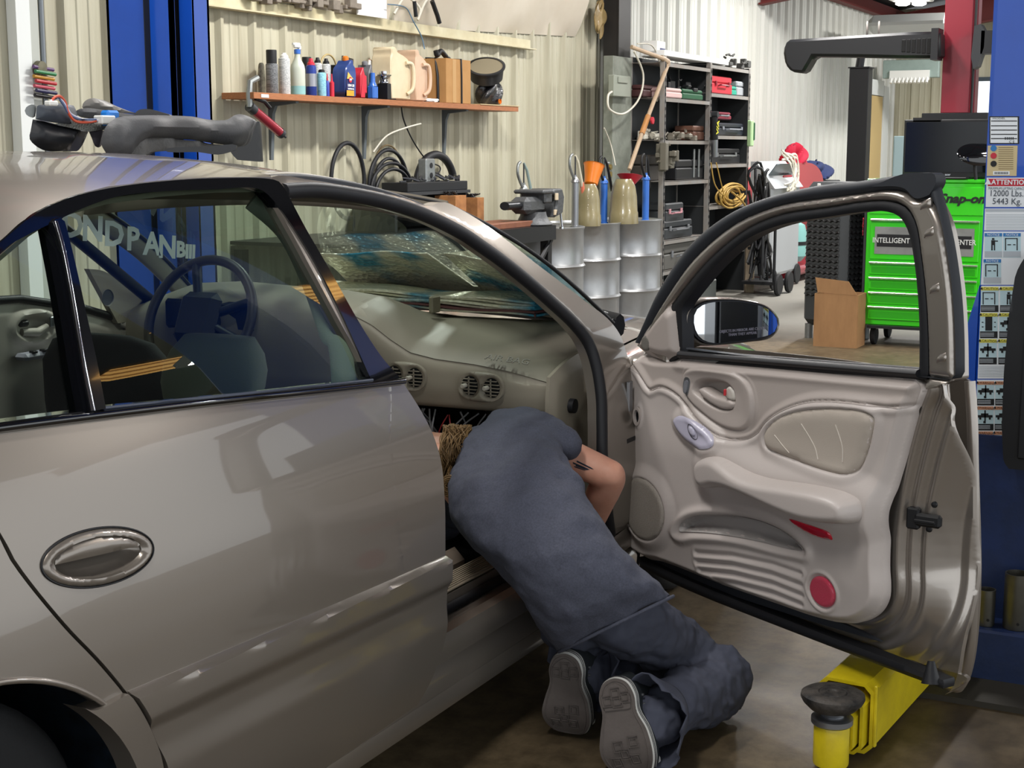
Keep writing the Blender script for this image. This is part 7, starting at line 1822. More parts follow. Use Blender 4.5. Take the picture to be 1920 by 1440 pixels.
def tb(UV): 
    d = sdist(UV, o1.tolist()); return .035*np.sqrt(np.clip(d/.035, 0, 1))+.006*np.sin(UV[:, 0]*40)
patch('main_moulding', o1, lambda UV: np.stack([UV[:, 0], YT-tb(UV), UV[:, 1]], 1), m_gp, t, .008, [], .20, PD, smooth=45)
o2 = crom(tp([(890, 545, 1), (930, 470), (1000, 398), (1050, 390), (1400, 415), (1620, 452), (1740, 456, 1), (1700, 470), (1500, 460), (1250, 485), (1080, 505), (1000, 530), (950, 566, 1)]), 4)
patch('torn_lining', o2, lambda UV: np.stack([UV[:, 0], YT+.012-.01*np.sin(UV[:, 0]*60), UV[:, 1]], 1), mat('grey felt lining', '6c6b69', .7, bump=(60, .6)), t, .01, [], .10, PD)
o3 = crom(tp([(480, 205), (500, 185), (560, 170), (700, 185), (900, 215), (1100, 218), (900, 250), (600, 250), (520, 235)], .35), 4)
patch('upper_flap', o3, lambda UV: np.stack([UV[:, 0], .35-.02*np.clip(sdist(UV, o3.tolist())/.03, 0, 1), UV[:, 1]], 1), m_gp, t, .01, [], .18, PD)
o4 = crom(tp([(535, 165), (550, 125), (590, 100), (640, 98), (760, 150), (900, 200), (1050, 218), (700, 190)], .45), 4)
patch('curved_flap', o4, lambda UV: np.stack([UV[:, 0], .45-.02*np.clip(sdist(UV, o4.tolist())/.03, 0, 1), UV[:, 1]], 1), mat('grey moulded plastic', '6e6b66', .5), t, .01, [], .12, PD)
o5 = crom(tp([(930, 215), (960, 185), (1040, 178), (1110, 195), (1200, 225), (1000, 228)], .40), 4)
patch('small_hump', o5, lambda UV: np.stack([UV[:, 0], np.full(len(UV), .40), UV[:, 1]], 1), m_gp, t, .01, [], .08, PD)
o6 = crom(tp([(1770, 280, 1), (1870, 270, 1), (1888, 575, 1), (1700, 560, 1), (1640, 480)], .25), 3)
patch('black_block', o6, lambda UV: np.stack([UV[:, 0], np.full(len(UV), .25), UV[:, 1]], 1), m_gp2, t, .02, [], .10, PD)
o7 = crom(tp([(1140, 480), (1500, 455), (1700, 452), (1700, 480, 1), (1560, 520), (1400, 500), (1180, 500)], .05), 3)
patch('lower_lip', o7, lambda UV: np.stack([UV[:, 0], np.full(len(UV), .05), UV[:, 1]], 1), m_gp2, t, .02, [], .05, PD)
t = thing('glove_box_bin', (0, 0, 0), 'black glove box bin with red and white wires, at the left on the car roof', 'car part')
YG = .22
def gp(L): return tp(L, YG)
o1 = crom(gp([(165, 255, 1), (290, 290), (515, 335, 1), (470, 440), (430, 495, 1), (240, 485), (140, 400), (150, 340)]), 3)
patch('bin_body', o1, lambda UV: np.stack([UV[:, 0], YG-.02*np.clip(sdist(UV, o1.tolist())/.02, 0, 1), UV[:, 1]], 1), m_gp2, t, .01, [], .16, PD, smooth=50)
o2 = crom(gp([(165, 255, 1), (172, 150, 1), (390, 140), (405, 160), (435, 295, 1), (300, 280)]), 3)
patch('side_wall', o2, lambda UV: np.stack([UV[:, 0], YG-.01-.01*np.clip(sdist(UV, o2.tolist())/.01, 0, 1), UV[:, 1]], 1), mat('blue grey plastic wall', '3e444d', .45), t, .01, [], .12, PD, smooth=50)
o3 = crom(gp([(105, 190), (120, 160), (180, 145), (170, 245, 1), (120, 225)]), 3)
patch('clear_flange', o3, lambda UV: np.stack([UV[:, 0], np.full(len(UV), YG), UV[:, 1]], 1), mat('grey translucent plastic', '8b9090', .35), t, .01, [], .02, PD)
o4 = crom(gp([(390, 142, 1), (462, 138, 1), (465, 290, 1), (436, 300, 1)]), 2)
patch('end_wall', o4, lambda UV: np.stack([UV[:, 0], np.full(len(UV), YG+.03), UV[:, 1]], 1), m_gp2, t, .02, [], .05, PD)
o5 = crom(gp([(300, 290, 1), (440, 270), (700, 285, 1), (715, 325, 1), (580, 345), (560, 350, 1)]), 2)
patch('foam_strip', o5, lambda UV: np.stack([UV[:, 0], np.full(len(UV), YG-.01), UV[:, 1]], 1), mat('grey foam strip', '8a8d88', .95, var=(200, '5f625e', .2), bump=(200, .8)), t, .01, [], .06, PD)
o6 = crom(gp([(585, 345, 1), (690, 335, 1), (665, 465, 1), (635, 462), (610, 400)]), 2)
patch('support_leg', o6, lambda UV: np.stack([UV[:, 0], np.full(len(UV), YG), UV[:, 1]], 1), mat('purple grey plastic', '55525a', .5), t, .01, [], .03, PD)
def wire(L, m, nm, r=.003): return MB().tube(spl([onY(20+a/4, 160+b_/4, YG-.04) for a, b_ in L], 6), r, 6).build(nm, m, t, smooth=60)
wire([(300, 130), (330, 90), (375, 85), (410, 130), (430, 200), (480, 265), (560, 278), (640, 268)], mat('orange red wire', 'd0573c', .5), 'red_wire', .0035)
wire([(290, 130), (330, 100), (380, 110), (420, 165), (460, 220), (560, 262), (680, 262)], mat('lilac white wire', 'c4c4d8', .5), 'white_wire')
wire([(300, 125), (350, 95), (400, 150), (440, 215), (520, 255), (640, 258)], mat('blue grey wire', '5a6a90', .5), 'blue_wire')
P = onY(20+705/4, 160+260/4, YG-.04); MB().box(tuple(P), (.05, .03, .022), .003).build('white_connector', m_wht, t); P = onY(20+745/4, 160+245/4, YG-.03); MB().box(tuple(P), (.045, .03, .038), .006).build('blue_connector', mat('bright blue plastic', '2277cc', .4), t)
P = onY(20+305/4, 160+135/4, YG-.04); MB().box(tuple(P), (.03, .02, .012), .003).build('cream_connector', m_wht, t)
P = onY(550, 296, .15); rp_ = roof_pt(P[0]-.10, .15/.6); t = thing('paper_cup', (P[0]-.10, .15, rp_[2]-.003), 'shallow white paper cup with red rim and dark straw on the car roof', 'cup')
MB().lathe([(0, 0), (.033, 0), (.040, .012), (.041, .020), (.043, .021), (.041, .022), (.036, .012), (0, .004)], 28).build('cup_body', m_wht, t); MB().lathe([(.0395, .011), (.0415, .019)], 28).build('red_band', mat('red stripes on paper', 'b83a44', .6), t)
MB().tube([(.008, 0, .005), (.012, 0, .048)], .0022, 6).build('straw', mat('dark straw', '2c2426', .5), t)

# ---------------- sunshade folded on the dashboard and a spread one behind it
m_foil = bpy.data.materials.new('bubble foil'); m_foil.use_nodes = True; nt = m_foil.node_tree; b = nt.nodes['Principled BSDF']
b.inputs['Metallic'].default_value = .3; b.inputs['Roughness'].default_value = .3
tc = nt.nodes.new('ShaderNodeTexCoord'); n = nt.nodes.new('ShaderNodeTexNoise'); n.inputs['Scale'].default_value = 3.2; n.inputs['Detail'].default_value = 3
r = nt.nodes.new('ShaderNodeValToRGB'); r.color_ramp.elements[0].position = .38; r.color_ramp.elements[0].color = (*lin('3a8fae'), 1); r.color_ramp.elements[1].position = .46; r.color_ramp.elements[1].color = (*lin('e0dfc8'), 1)
v = nt.nodes.new('ShaderNodeTexVoronoi'); v.inputs['Scale'].default_value = 60; bp = nt.nodes.new('ShaderNodeBump'); bp.inputs['Strength'].default_value = .9; bp.inputs['Distance'].default_value = .006
nt.links.new(tc.outputs['Object'], n.inputs['Vector']); nt.links.new(n.outputs['Fac'], r.inputs[0]); nt.links.new(r.outputs[0], b.inputs['Base Color']); nt.links.new(tc.outputs['Object'], v.inputs['Vector']); nt.links.new(v.outputs['Distance'], bp.inputs['Height']); nt.links.new(bp.outputs[0], b.inputs['Normal'])
t = thing('folded_sunshade', (1.30, -.2, .935), 'folded silver and blue bubble foil sunshade lying on the dashboard', 'sunshade')
c0 = np.array([1.30, -.2, .935])
Ls = [onZ(1018, 598, .955), onZ(965, 600, .955), onZ(655, 540, .955), onZ(650, 520, .955), onZ(830, 545, .97)]
for k in range(6):
    z = .006+.008*k; dx = .010*(k % 2); V = []; Fc = []; NX_ = 30
    A0 = np.array([1.235-dx, -.555]); A1 = np.array([1.30-dx, .30]); B0 = np.array([1.33, -.60]); B1 = np.array([1.42, .30])
    for i in range(NX_+1):
        q = i/NX_; a = A0*(1-q)+A1*q; b_ = B0*(1-q)+B1*q
        for (p, zz) in ((a, z), (a, z+.006), (b_, z+.012+.004*math.sin(q*9)), (b_, z+.005+.004*math.sin(q*9))): V.append((p[0]-c0[0], p[1]-c0[1], zz+.003*math.sin(q*14+k)+.006*q))
    for i in range(NX_):
        for m_ in range(4): Fc.append((i*4+m_, i*4+(m_+1) % 4, (i+1)*4+(m_+1) % 4, (i+1)*4+m_))
    Fc += [(3, 2, 1, 0), (NX_*4, NX_*4+1, NX_*4+2, NX_*4+3)]
    mesh_obj('fold', V, Fc, m_foil if k != 1 else mat('maroon shade binding', '5a3838', .7), t, 30)
MB().tube([(1.235-c0[0]-.006, -.555-c0[1], .006+.009*k_) for k_ in range(2)], .003, 6).build('edge_binding', mat('maroon shade binding', '5a3838', .7), t)
q = onZ(815, 570, .97); MB().box((q[0]-c0[0], q[1]-c0[1], .034), (.05, .014, .05), .004).build('fold_strap', mat('olive strap', '75705c', .6), t)
t = thing('spread_sunshade', (1.45, 0, .93), 'silver foil sunshade leaning against the inside of the windscreen', 'sunshade')
V = []; Fc = []; NX_, NZ_ = 40, 10
for i in range(NX_+1):
    v_ = -.93+1.25*i/NX_
    for j in range(NZ_+1):
        u = 1-.02-.44*(j/NZ_)*(1 if not (.44 < i/NX_ < .48) else .4)*(1-.25*max(0, i/NX_-.5)); p = ws(u, v_); V.append((p[0]-1.45-.015, p[1], p[2]-.93-.025+.003*math.sin(i*.5)+.002*math.sin(j*1.2)))
for i in range(NX_):
    for j in range(NZ_): a = i*(NZ_+1)+j; Fc.append((a, a+1, a+NZ_+2, a+NZ_+1))
o = mesh_obj('foil_sheet', V, Fc, m_foil, t, 60); o.modifiers.new('thick', 'SOLIDIFY').thickness = .004

# ---------------- green tool chest facing the camera side, monitor, tall machines
XG = 8.2
def gx(px, py, X=XG): return onX(px, py, X)
yl, yr = gx(1622, 500)[1], gx(1843, 500)[1]; zt = gx(1700, 342)[2]; zb_ = gx(1700, 612)[2]
ym = (yl+yr)/2; wd = yl-yr
t = thing('tool_chest', (XG+.3, ym, 0), 'lime green rolling tool chest with silver panel and long drawer pulls', 'tool chest')
MB().box((0, 0, (zt+zb_)/2), (.6, wd, zt-zb_), .006).build('chest_body', m_green, t, 0)
MB().box((0, 0, zt+.012), (.62, wd+.01, .024), .004).build('top_rim', m_green, t, 0)
MB().box((0, wd/2+.012, (zt+zb_)/2-.04), (.58, .02, zt-zb_-.12), .003).build('side_panel', m_dgrey, t, 0)
m_gd = mat('darker lime enamel', '2aa516', .3, coat=.4); m_pull = mat('pale green chrome pull', 'a9c4a0', .25, .8)
def dr(y0, y1): return gx(1700, y0)[2], gx(1700, y1)[2]
rows = [(410, 488), (491, 517), (520, 545), (548, 572), (575, 602)]
for k, (a, b_) in enumerate(rows):
    z1, z0 = dr(a, b_); d = MB().box((-.304, 0, (z0+z1)/2), (.016, wd*.92, z1-z0-.006), .003).build('drawer' if k else 'front_panel', m_green if k == 0 else m_green, t, 0)
    MB().box((-.322, 0, z1-.012), (.02, wd*.92, .014), .003).build('drawer_pull', m_pull, d, 0)
    if k: MB().box((-.3125, 0, (z0+z1)/2-.012), (.002, wd*.88, (z1-z0)*.45)).build('drawer_step', m_gd, d, 0)
    else:
        MB().box((-.314, .0, (z0+z1)/2-.01), (.006, wd*.84, (z1-z0)*.66)).build('steel_plate', mat('brushed nickel plate', '8f918f', .35, .7, var=(5, 'b3b5b3', .3)), d, 0)
        MB().box((-.318, .0, (z0+z1)/2-.01), (.004, wd*.80, (z1-z0)*.30)).build('black_strip', m_bk2, d, 0)
        ftxt('nameplate_lettering', 'INTELLIGENT DIAGNOSTIC CENTER', .052, (-.3215, 0, (z0+z1)/2-.01), d, mat('silver letters', 'd0d2d0', .4), (0, -1, 0), (0, 0, 1), .86)
z1, z0 = gx(1700, 350)[2], gx(1700, 402)[2]
MB().box((-.304, 0, (z0+z1)/2), (.012, wd*.96, z1-z0), .003).build('upper_front', m_green, t, 0)
p = gx(1803, 373, XG-.012); ftxt('maker_lettering', 'Snap-on', .088, (-.314, p[1]-ym, p[2]), t, m_sk, (0, -1, 0), (0, 0, 1), 1.1, .003, .002, .3)
p = gx(1629, 425); ftxt('side_lettering', 'Snap-on', .05, (-.3, wd/2+.0245, p[2]), t, m_sr, (0, 0, -1), (1, 0, 0), .8)
for (a, b_) in ((-.22, wd*.42), (-.22, -wd*.42), (.22, wd*.42), (.22, -wd*.42)):
    c_ = empty('caster', (a, b_, .07), 0, parent=t); MB().lathe([(0, -.022), (.05, -.022), (.069, -.016), (.07, 0), (.069, .016), (.05, .022), (0, .022)], 24, rot3(PI/2)).build('wheel', m_tyre, c_); MB().box((0, 0, .06), (.07, .06, .03)).build('fork', m_galv, c_)
MB().box((-.05, 0, zb_-.01), (.6, wd*.9, .02)).build('undertray', m_bk2, t, 0)
# leftover dark tray on top and monitor
ZC = zt+.0245
a, b_ = gx(1694, 300, 8.3), gx(1856, 300, 8.3); z1, z0 = gx(1760, 224, 8.3)[2], gx(1760, 333, 8.3)[2]; ym2 = (a[1]+b_[1])/2; w_ = a[1]-b_[1]
t = thing('monitor', (8.3, ym2, ZC), 'wide black computer monitor standing on the green tool chest', 'monitor'); zz = ZC
MB().box((0, 0, (z1+z0)/2-zz), (.04, w_, z1-z0), .006).build('bezel', m_blackp, t, 0)
MB().box((-.021, 0, (z1+z0)/2-zz+.01), (.002, w_*.95, (z1-z0)*.86)).build('screen', mat('black glass screen', '0c0e12', .12), t, 0)
MB().box((.03, 0, .10), (.05, .14, .22)).box((0, 0, .008), (.24, .34, .014), .005).build('stand', m_blackp, t, 0)
ftxt('brand_lettering', 'acer', .022, (-.0225, -.02, z0-zz+.022), t, m_sg, (0, -1, 0))
p0 = gx(1712, 221, 8.28); p1 = gx(1764, 228, 8.28); MB().box((-.018, (p0[1]+p1[1])/2-ym2, (p0[2]+p1[2])/2-zz), (.004, p0[1]-p1[1], .03)).build('top_sticker', m_sk, t, 0)
p0 = gx(1726, 212, 8.42); p1 = gx(1850, 224, 8.42); t = thing('tower_base', (8.6, (p0[1]+p1[1])/2, ZC), 'black cabinet behind the monitor carrying the crimson post', 'cabinet'); MB().box((0, 0, (p0[2]-ZC)/2), (.28, p0[1]-p1[1], p0[2]-ZC), .004).build('cabinet_body', m_bk2, t, 0)
zt_ = p0[2]
# crimson post with the black camera beam
XR = 8.55; a, b_, c_ = gx(1763, 215, XR), gx(1816, 215, XR), gx(1833, 215, XR); t = thing('camera_post', (XR+.1, (a[1]+b_[1])/2, zt_+.001), 'tall crimson square post rising behind the monitor', 'post'); yc = (a[1]+b_[1])/2
MB().box((0, 0, (3.3-zt_)/2), (.20, a[1]-b_[1], 3.3-zt_), .004).build('post_body', m_redm, t, 0)
MB().box((0, -(a[1]-b_[1])/2-.015, (3.3-zt_)/2), (.12, .03, 3.3-zt_)).build('side_channel', mat('dark crimson', '6e1a28', .4), t, 0)
MB().tube([(-.11, -(a[1]-b_[1])/2-.02, 0), (-.11, -(a[1]-b_[1])/2-.02, .8), (-.08, -(a[1]-b_[1])/2-.03, 1.5)], .01, 6).build('hanging_cable', m_blackp, t)
XBm = 8.46; L_, R2_ = gx(1476, 100, XBm), gx(1768, 100, XBm); z1, z0 = gx(1600, 70, XBm)[2], gx(1600, 108, XBm)[2]
t = thing('camera_beam', (XBm, R2_[1], (z1+z0)/2), 'long black horizontal camera beam with a drooping end, carried by the crimson post', 'beam'); B0 = np.array([XBm, R2_[1], (z1+z0)/2])
pr = [gx(px, py, XBm)-B0 for px, py in ((1768, 60), (1700, 62), (1620, 67), (1540, 72), (1482, 76), (1474, 96), (1478, 122), (1490, 136), (1512, 138), (1524, 118), (1530, 107), (1620, 108), (1700, 110), (1768, 110))]
bb = MB().prism([(q[1], q[2]) for q in pr], -.09, .09, 'x').build('beam_body', m_bk2, t); bb.modifiers.new('round', 'BEVEL').width = .02
for k in range(7):
    px = 1694+k*9.5; q = gx(px, 86, XBm-.095)-B0; hgt = (gx(px, 70, XBm)[2]-gx(px, 103, XBm)[2])*(.7+.04*k); MB().box((-.091, q[1], q[2]), (.006, .028, hgt), .012).build('cooling_slot', mat('slot black', '050506', .7), t, 0)
q0, q1 = gx(1832, 45, XBm)-B0, gx(1858, 130, XBm)-B0; pr = [gx(px, py, XBm)-B0 for px, py in ((1830, 50), (1842, 46), (1850, 60), (1848, 90), (1836, 125), (1828, 130), (1824, 108))]
MB().prism([(q[1], q[2]) for q in pr], -.07, .07, 'x').build('clamp_block', m_dgrey, t, 0)
MB().box((.0, (gx(1856, 80, XBm)-B0)[1]-.1, (gx(1856, 80, XBm)-B0)[2]), (.14, .3, .16)).build('rear_arm', m_bk2, t, 0)
MB().box((-.02, (gx(1763, 85, XBm)-B0)[1]+.02, 0), (.18, .05, .22)).build('mounting_collar', m_bk2, t, 0)
# black round thing held by the post near the chest
p = gx(1832, 290, 8.10); t = thing('mirror_lamp', (8.10, p[1], ZC), 'glossy black oval hand lamp leaning in front of the monitor', 'lamp')
MB().lathe([(0, .02), (.06, .015), (.08, 0), (.06, -.02), (0, -.03)], 28, rot3(.35, -1.2, 0), (0, 0, p[2]-ZC), ex=1.7).build('lamp_shell', mat('piano black', '0c0d10', .08, coat=1), t); MB().tube([(0, 0, 0), (0, .02, p[2]-ZC)], .012, 8).build('stem', m_blackp, t)

# air cooler (rotated) and cardboard box in front of it
t = thing('air_cooler', (8.50, .445, 0), 'tall dark grey evaporative cooler with louvred sides beside the green chest', 'air cooler', rz=math.radians(-24))
zt = gx(1570, 395, 8.2)[2]+.02; zt = 1.18
MB().box((0, 0, zt/2+.05), (.40, .40, zt-.1), .05).build('cabinet_shell', mat('dark grey cooler plastic', '3f4244', .5), t, 30)
m_lv = mat('louvre black', '141517', .6)
for (nx, ny) in ((-1, 0), (0, -1)):
    lv = MB()
    for k in range(17):
        z = .33+k*.043; V = []; Fc = []
        N_ = 24
        for i in range(N_+1):
            u = -.17+.34*i/N_; w2 = .006*math.sin(i*1.6); a = (-.202, u*.92) if nx else (u*.92, -.202)
            for (o_, dz) in ((0, 0), (.010, .006), (0, .022)):
                V.append((a[0]-(o_ if nx else 0), a[1]-(o_ if ny else 0), z+dz+w2))
        for i in range(N_):
            for m_ in range(2): Fc.append((i*3+m_, i*3+m_+1, (i+1)*3+m_+1, (i+1)*3+m_))
        lv.add(V, Fc)
    lv.build('louvre_grille', m_lv, t, 0)
for (a, b_) in ((-.15, -.15), (.15, -.15), (-.15, .15), (.15, .15)): MB().cyl((a, b_, 0), (a, b_, .11), .03, 12).build('foot', m_galv, t)
lk = MB().box((-.205, .05, zt-.04), (.012, .03, .06), .004).build('white_clip', m_wht, t)
a, b_ = onZ(1524, 649, 0), onZ(1606, 653, 0); 
t = thing('open_carton', ((a[0]+b_[0])/2+.12, (a[1]+b_[1])/2, 0), 'tall brown cardboard box with a raised flap in front of the cooler', 'box')
hB = onX(1570, 552, (a[0]+b_[0])/2)[2]; wB = a[1]-b_[1]; hF = onX(1550, 521, (a[0]+b_[0])/2)[2]
m_ct = mat('worn tan cardboard', 'a57d54', .85, var=(4, '886544', .3, (1, 3, 1)))
for args in (((-.12, 0, hB/2), (.006, wB, hB)), ((.12, 0, hB/2), (.006, wB, hB)), ((0, wB/2, hB/2), (.24, .006, hB)), ((0, -wB/2, hB/2), (.24, .006, hB)), ((0, 0, .01), (.24, wB, .006))): MB().box(*args).build('box_wall', m_ct, t, 0)
MB().prism([(-wB/2+.005, hB), (wB/2-.02, hB+.01), (wB/2, hF), (-wB/2+.07, hF-.02)][::-1], -.125, -.119, 'x').build('raised_flap', m_ct, t, 0)
MB().box((-.1225, wB*.30, hF-.06), (.002, .07, .09)).build('printed_stripes', mat('faded print', '5a3c22', .8), t, 0)

# black post of a further lift, door and odds and ends at the end of the building
a, b_ = onX(1589, 240, 11.5), onX(1625, 240, 11.5); zt = onX(1600, 128, 11.5)[2]
t = thing('black_post', (11.58, (a[1]+b_[1])/2, 0), 'short square black lift post in front of the tan door', 'lift post')
MB().box((0, 0, zt/2), (.16, (a[1]-b_[1]), zt), .004).build('post_body', m_bk2, t, 0); MB().box((0, 0, zt+.006), (.2, (a[1]-b_[1])*1.1, .012)).cyl((0, .02, zt), (0, 0, zt+.15), .04, 12).build('top_plate', m_bk2, t, 0)
x0, x1 = onY(1617, 240, 2.86)[0], onY(1650, 240, 2.86)[0]; zt = onY(1640, 180, 2.86)[2]
o = MB().box(((x0+x1)/2, 2.86, zt/2), (x1-x0, .05, zt)).build('door_2', mat('tan painted door', 'cdb27a', .45), smooth=0); struct(o)
struct(MB().box((x1+.18, 2.85, zt/2+.08), (.32, .06, zt+.16)).box(((x0+x1)/2, 2.85, zt+.12), (x1-x0, .06, .22)).build('trim_40', mat('white door frame', 'dfe3e2', .45), smooth=0))
a, b_ = onX(1657, 128, 19.5), onX(1762, 132, 19.5)
o = MB().box((19.5, (a[1]+b_[1])/2, a[2]-.02), (.12, a[1]-b_[1], .26), .01).build('steel_beam', mat('weathered galvanised beam', '9fb0aa', .5, .3, var=(6, '8a9a94', .3)), smooth=0); tag(o, 'weathered grey green beam crossing high in front of the end wall', 'beam')
a, b_ = onX(1668, 150, 19.42), onX(1742, 158, 19.42); t = thing('hook_rail', (19.42, (a[1]+b_[1])/2, a[2]), 'white rail with a row of hooks under the weathered beam', 'rail')
MB().box((0, 0, .06), (.04, a[1]-b_[1], .14)).build('rail_bar', m_wht, t, 0)
for k in range(10): MB().tube([(0, (a[1]-b_[1])*(.45-.1*k), .03), (-.05, (a[1]-b_[1])*(.45-.1*k), -.05)], .022, 6).build('hook', m_wht, t)
for k, px in enumerate((1626, 1648)):
    p = onX(px, 56, XBm); zb5 = onX(px, 69, XBm)[2]; t = thing('round_plate', (XBm, p[1], p[2]), ('left' if k == 0 else 'right')+' one of two grey round plates standing on the camera beam', 'plate', 'grey round plates on the camera beam')
    MB().lathe([(0, -.006), (.062, -.006), (.062, .006), (0, .006)], 24, rot3(PI/2, 0, .2)).build('plate_disc', mat('grey brown plate', '8b8580', .6), t); MB().cyl((0, 0, -.05), (0, 0, -.11), .008, 6).build('stem', m_dgrey, t)
p = onX(1692, 250, 18); t = thing('wall_cabinet', (18.2, p[1], 0), 'narrow pale blue grey electrical cabinet at the end of the building', 'cabinet'); MB().box((0, 0, .8), (.2, .28, 1.6), .01).build('cabinet_body', mat('pale blue grey enamel', '93a8ac', .45), t, 0); MB().box((-.105, 0, .85), (.01, .24, 1.4)).build('cabinet_door', mat('pale blue grey enamel', '93a8ac', .45), t, 0)
pd_ = onX(1705, 50, 17.5)
struct(MB().box((17.5, pd_[1]-.1, pd_[2]), (1.2, 1.1, .24), .1).build('trim_41', mat('white duct', 'c9ccc9', .5), smooth=30))
# recovery machines by the wall
YM = 2.0
a = onY(1425, 530, YM); b_ = onY(1480, 530, YM); z1 = onY(1450, 345, YM)[2]
t = thing('recovery_machine', ((a[0]+b_[0])/2+.42, YM+.14, 0), 'grey wheeled recovery machine with slanted screen beside the shelving', 'machine'); t.scale = (1, .55, 1); w_ = b_[0]-a[0]
MB().box((0, 0, z1/2+.06), (w_, .4, z1-.16), .03).build('machine_body', mat('silver grey machine plastic', 'a9adb0', .4), t, 30)
MB().prism([(-.25, z1-.05), (.22, z1-.02), (.22, z1+.22), (.12, z1+.22)], -w_/2, w_/2, 'x').build('screen_head', mat('silver grey machine plastic', 'a9adb0', .4), t, 0)
MB().box((0, -.076, z1+.09), (w_*.8, .012, .34), .0, rot3(.93, 0, 0)).build('display', mat('grey blue display', '59666c', .2), t, 0)
MB().box((w_*.18, -.075, z1+.04), (w_*.3, .02, .10), .0, rot3(.93, 0, 0)).build('red_keypad', m_redp, t, 0)
for s_ in (-1, 1): MB().lathe([(0, -.02), (.10, -.02), (.11, 0), (.10, .02), (0, .02)], 24, rot3(PI/2), (s_*w_*.42, -.22, .11)).build('wheel', m_tyre, t)
cl = MB()
rnd = random.Random(21)
for k in range(9):
    cl.tube(spl([(rnd.uniform(-.35, -.1), -.25, z1+.28+rnd.uniform(-.05, .1)), (rnd.uniform(-.1, .1), -.32, z1+.2+rnd.uniform(-.1, .1)), (rnd.uniform(-.1, .15), -.34, z1+.0+rnd.uniform(-.1, .05)), (rnd.uniform(-.3, -.1), -.30, z1+rnd.uniform(-.2, .0))], 6), .012, 6)
cl.build('cable_loops', m_wire, t, smooth=60)
t = thing('hose_bundle', (onY(1412, 400, YM-.1)[0]+.45, YM-.02, .137), 'tangle of black hoses and cable on a small cart by the shelving', 'hoses'); t['kind'] = 'stuff'
cl = MB()
for k in range(26): cl.tube(spl([(rnd.uniform(-.2, .2), rnd.uniform(-.1, .1), rnd.uniform(0.01, 1.1)) for _ in range(4)], 5), .014, 6)
cl.build('hose_tangle', m_bk2, t, smooth=60)
t = thing('cart', (onY(1418, 520, YM-.05)[0]+.45, YM, 0), 'low black wheeled cart under the tangle of hoses', 'cart'); MB().box((0, 0, .12), (.45, .35, .03)).tube([(-.2, -.15, .13), (-.2, -.15, .9)], .015, 8).build('cart_frame', m_bk2, t)
for s_ in (-1, 1): MB().lathe([(0, -.02), (.10, -.02), (.11, 0), (.10, .02), (0, .02)], 20, rot3(PI/2), (s_*.18, -.19, .11)).build('wheel', m_tyre, t)
a = onY(1462, 525, YM); b_ = onY(1548, 525, YM+.1); z1 = onY(1500, 322, YM+.1)[2]; w_ = (b_[0]-a[0])
t = thing('red_recovery_machine', ((a[0]+b_[0])/2+.42, YM+.40, 0), 'red recovery machine with a teal tank on its front, beside the dark grey cooler', 'machine')
hx = w_/2; 
MB().box((0, .1, .45), (w_*.95, .3, .7), .04).box((0, -.1, .12), (w_*.95, .5, .1), .03).build('machine_body', m_redm, t, 30)
MB().prism([tuple(p) for p in crom([(-hx, z1-.42, 1), (hx, z1-.42, 1), (hx, z1-.12), (hx*.7, z1+.05), (-hx*.3, z1+.06), (-hx*.85, z1-.08)], 5)], -.12, .28, 'y').build('rounded_hood', mat('faded red hood', 'b04a50', .4), t, 40)
tk = MB().lathe([(0, .17), (.10, .18), (.15, .24), (.152, .50), (.13, .58), (.06, .62), (.04, .66), (0, .66)], 28, None, (-w_*.12, -.16, .02)).build('teal_tank', mat('pale teal tank', '7fb5b0', .35), t); MB().lathe([(.154, .36), (.154, .40)], 28, None, (-w_*.12, -.16, .02)).build('tank_strap', m_blackp, tk)
MB().box((0, .13, .55), (w_*.7, .02, .3)).build('dark_vent', m_bk2, t, 0)
P = onY(1490, 318, YM+.40); t = thing('red_rag', (P[0], YM+.4, z1+.04), 'crumpled red rag on top of the red recovery machine', 'rag'); lumpy('rag_cloth', mat('red cloth', 'b8203c', .85), t, .22, .12, .10, 13, 18, .5)
t = thing('blue_rag', (P[0]+1.1, YM+.45, z1-.12), 'dark blue cloth bundle behind the red recovery machine', 'rag'); lumpy('rag_cloth', mat('navy cloth', '2c3a68', .85), t, .42, .15, .10, 14, 18, .3)
t2_ = thing('low_cabinet', (P[0]+1.1, YM+.45, 0), 'grey cabinet under the dark blue cloth bundle', 'cabinet'); MB().box((0, 0, (z1-.13)/2), (.9, .35, z1-.13), .01).build('cabinet_body', m_dgrey, t2_, 0)
P = onZ(1404, 548, 0); t = thing('wooden_post', (P[0], P[1], 0), 'short weathered square timber standing on end by the shelving', 'timber'); hw = onP(1404, 455, P, F_)[2]; MB().box((0, 0, hw/2), (.10, .09, hw), .004, rot3(0, 0, .4)).build('timber_body', mat('weathered pale wood', 'b9a68c', .8, var=(9, '8e8170', .3, (3, 3, 1))), t, 0)
o = MB().box((P[0]+.02, P[1]-.03, hw+.02), (.22, .14, .02), .0, rot3(.2, -.25, .3)).build('wood_offcut', mat('fresh pine', 'd3b98c', .7), smooth=0); tag(o, 'small pale pine offcut lying on the upright timber', 'wood')
a = onZ(1316, 566, 0); b_ = onZ(1356, 562, 0); t = thing('steel_toolbox', ((a[0]+b_[0])/2, (a[1]+b_[1])/2+.15, 0), 'grey steel toolbox with a peaked lid on the floor by the shelving', 'toolbox'); w_ = abs(b_[0]-a[0])+.25
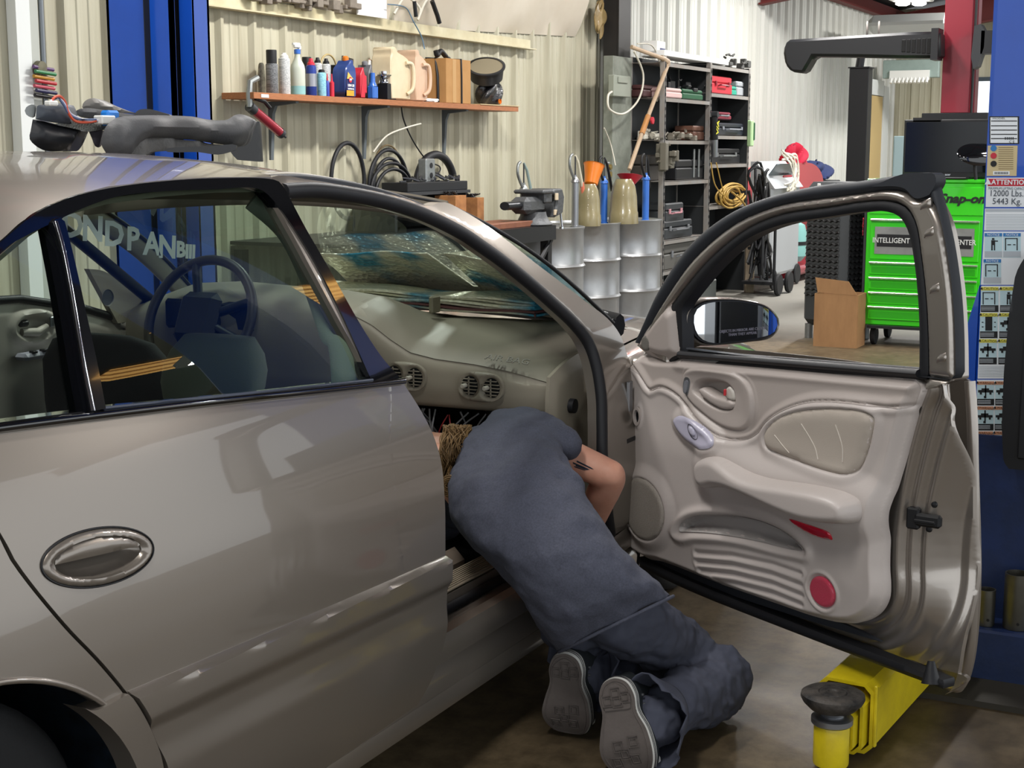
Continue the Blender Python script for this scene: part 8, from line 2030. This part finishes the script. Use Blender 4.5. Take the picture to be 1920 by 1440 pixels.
MB().box((0, 0, .09), (w_*.8, .22, .18), .004).build('box_body', mat('grey green steel', '5f6462', .45, .3), t, 0); MB().prism([(-.11, .18), (.11, .18), (.04, .25), (-.04, .25)], -w_*.4, w_*.4, 'x').build('peaked_lid', mat('pale grey steel', '8c908c', .45, .3), t, 0); MB().box((.0, -.115, .17), (.05, .01, .05)).build('clasp', m_galv, t); MB().tube([(-.08, 0, .25), (-.06, 0, .30), (.06, 0, .30), (.08, 0, .25)], .008, 6).build('handle', m_galv, t)
# lamps: housings with a diffuser, hung on rods
for k, (x, y, z, p_) in enumerate(LAMPS):
    lb = ['over the rear of the car', 'over the front of the car', 'over the steel drums', 'over the floor right of the lift', 'over the middle of the shop', 'near the steel shelving', 'over the open floor', 'nearest the end wall'][k]
    t = thing('tube_lamp', (x, y, z), 'long white tube lamp hung from the roof '+lb, 'lamp', 'tube lamps under the roof')
    MB().box((0, 0, .05), (1.3 if k != 3 else .6, .34, .06), .01).build('housing', m_wht, t, 0)
    MB().cyl((-.2, 0, .08), (-.2, 0, 5.4-(y+9)*1.88/12-z-.1), .006, 6).cyl((.2, 0, .08), (.2, 0, 5.4-(y+9)*1.88/12-z-.1), .006, 6).build('hanger', m_galv, t)
p = onP(1708, 6, CAM+F_*14, F_)
t = thing('bay_lamp', (p[0], p[1], p[2]), 'bright twin bulb lamp under the dark roof, upper right of the view', 'lamp'); 
for s_ in (-1, 1): MB().lathe([(0, -.025), (.04, -.022), (.065, -.01), (.065, .005), (0, .01)], 20, None, (R_[0]*.075*s_, R_[1]*.075*s_, 0)).build('bulb', mat('lit bulb', 'ffffff', .5, emit=9), t)
MB().box((0, 0, .04), (.35, .35, .04), .01).cyl((0, 0, .05), (0, 0, .8), .01, 6).build('fitting', m_wht, t, 0)
# markers stuck on the flashing post, small bolt, wall hook
P = onY(78, 150, 2.84); t = thing('marker_holder', tuple(P), 'bundle of coloured marker pens clipped to the white flashing post', 'pens'); t['kind'] = 'stuff'
for k, cc in enumerate(('5a3a6a', '2f7a4a', 'b8862c', 'b02c34', 'c05060', '2c2c50', '18181c')): MB().cyl((-.06, -.01-.012*(k % 2), .06-k*.022), (.07, -.01-.012*(k % 2), .05-k*.022), .009, 8).build('marker_pen', mat('pen '+cc, cc, .4), t)
P = onY(72, 127, 2.85); t = thing('wall_fastener', tuple(P), 'small round tarnished metal fastener above the marker pens', 'fastener'); MB().lathe([(0, .03), (.03, .028), (.034, 0)], 18, rot3(PI/2)).build('knob_body', mat('tarnished metal', '6e6a58', .4, .7), t)
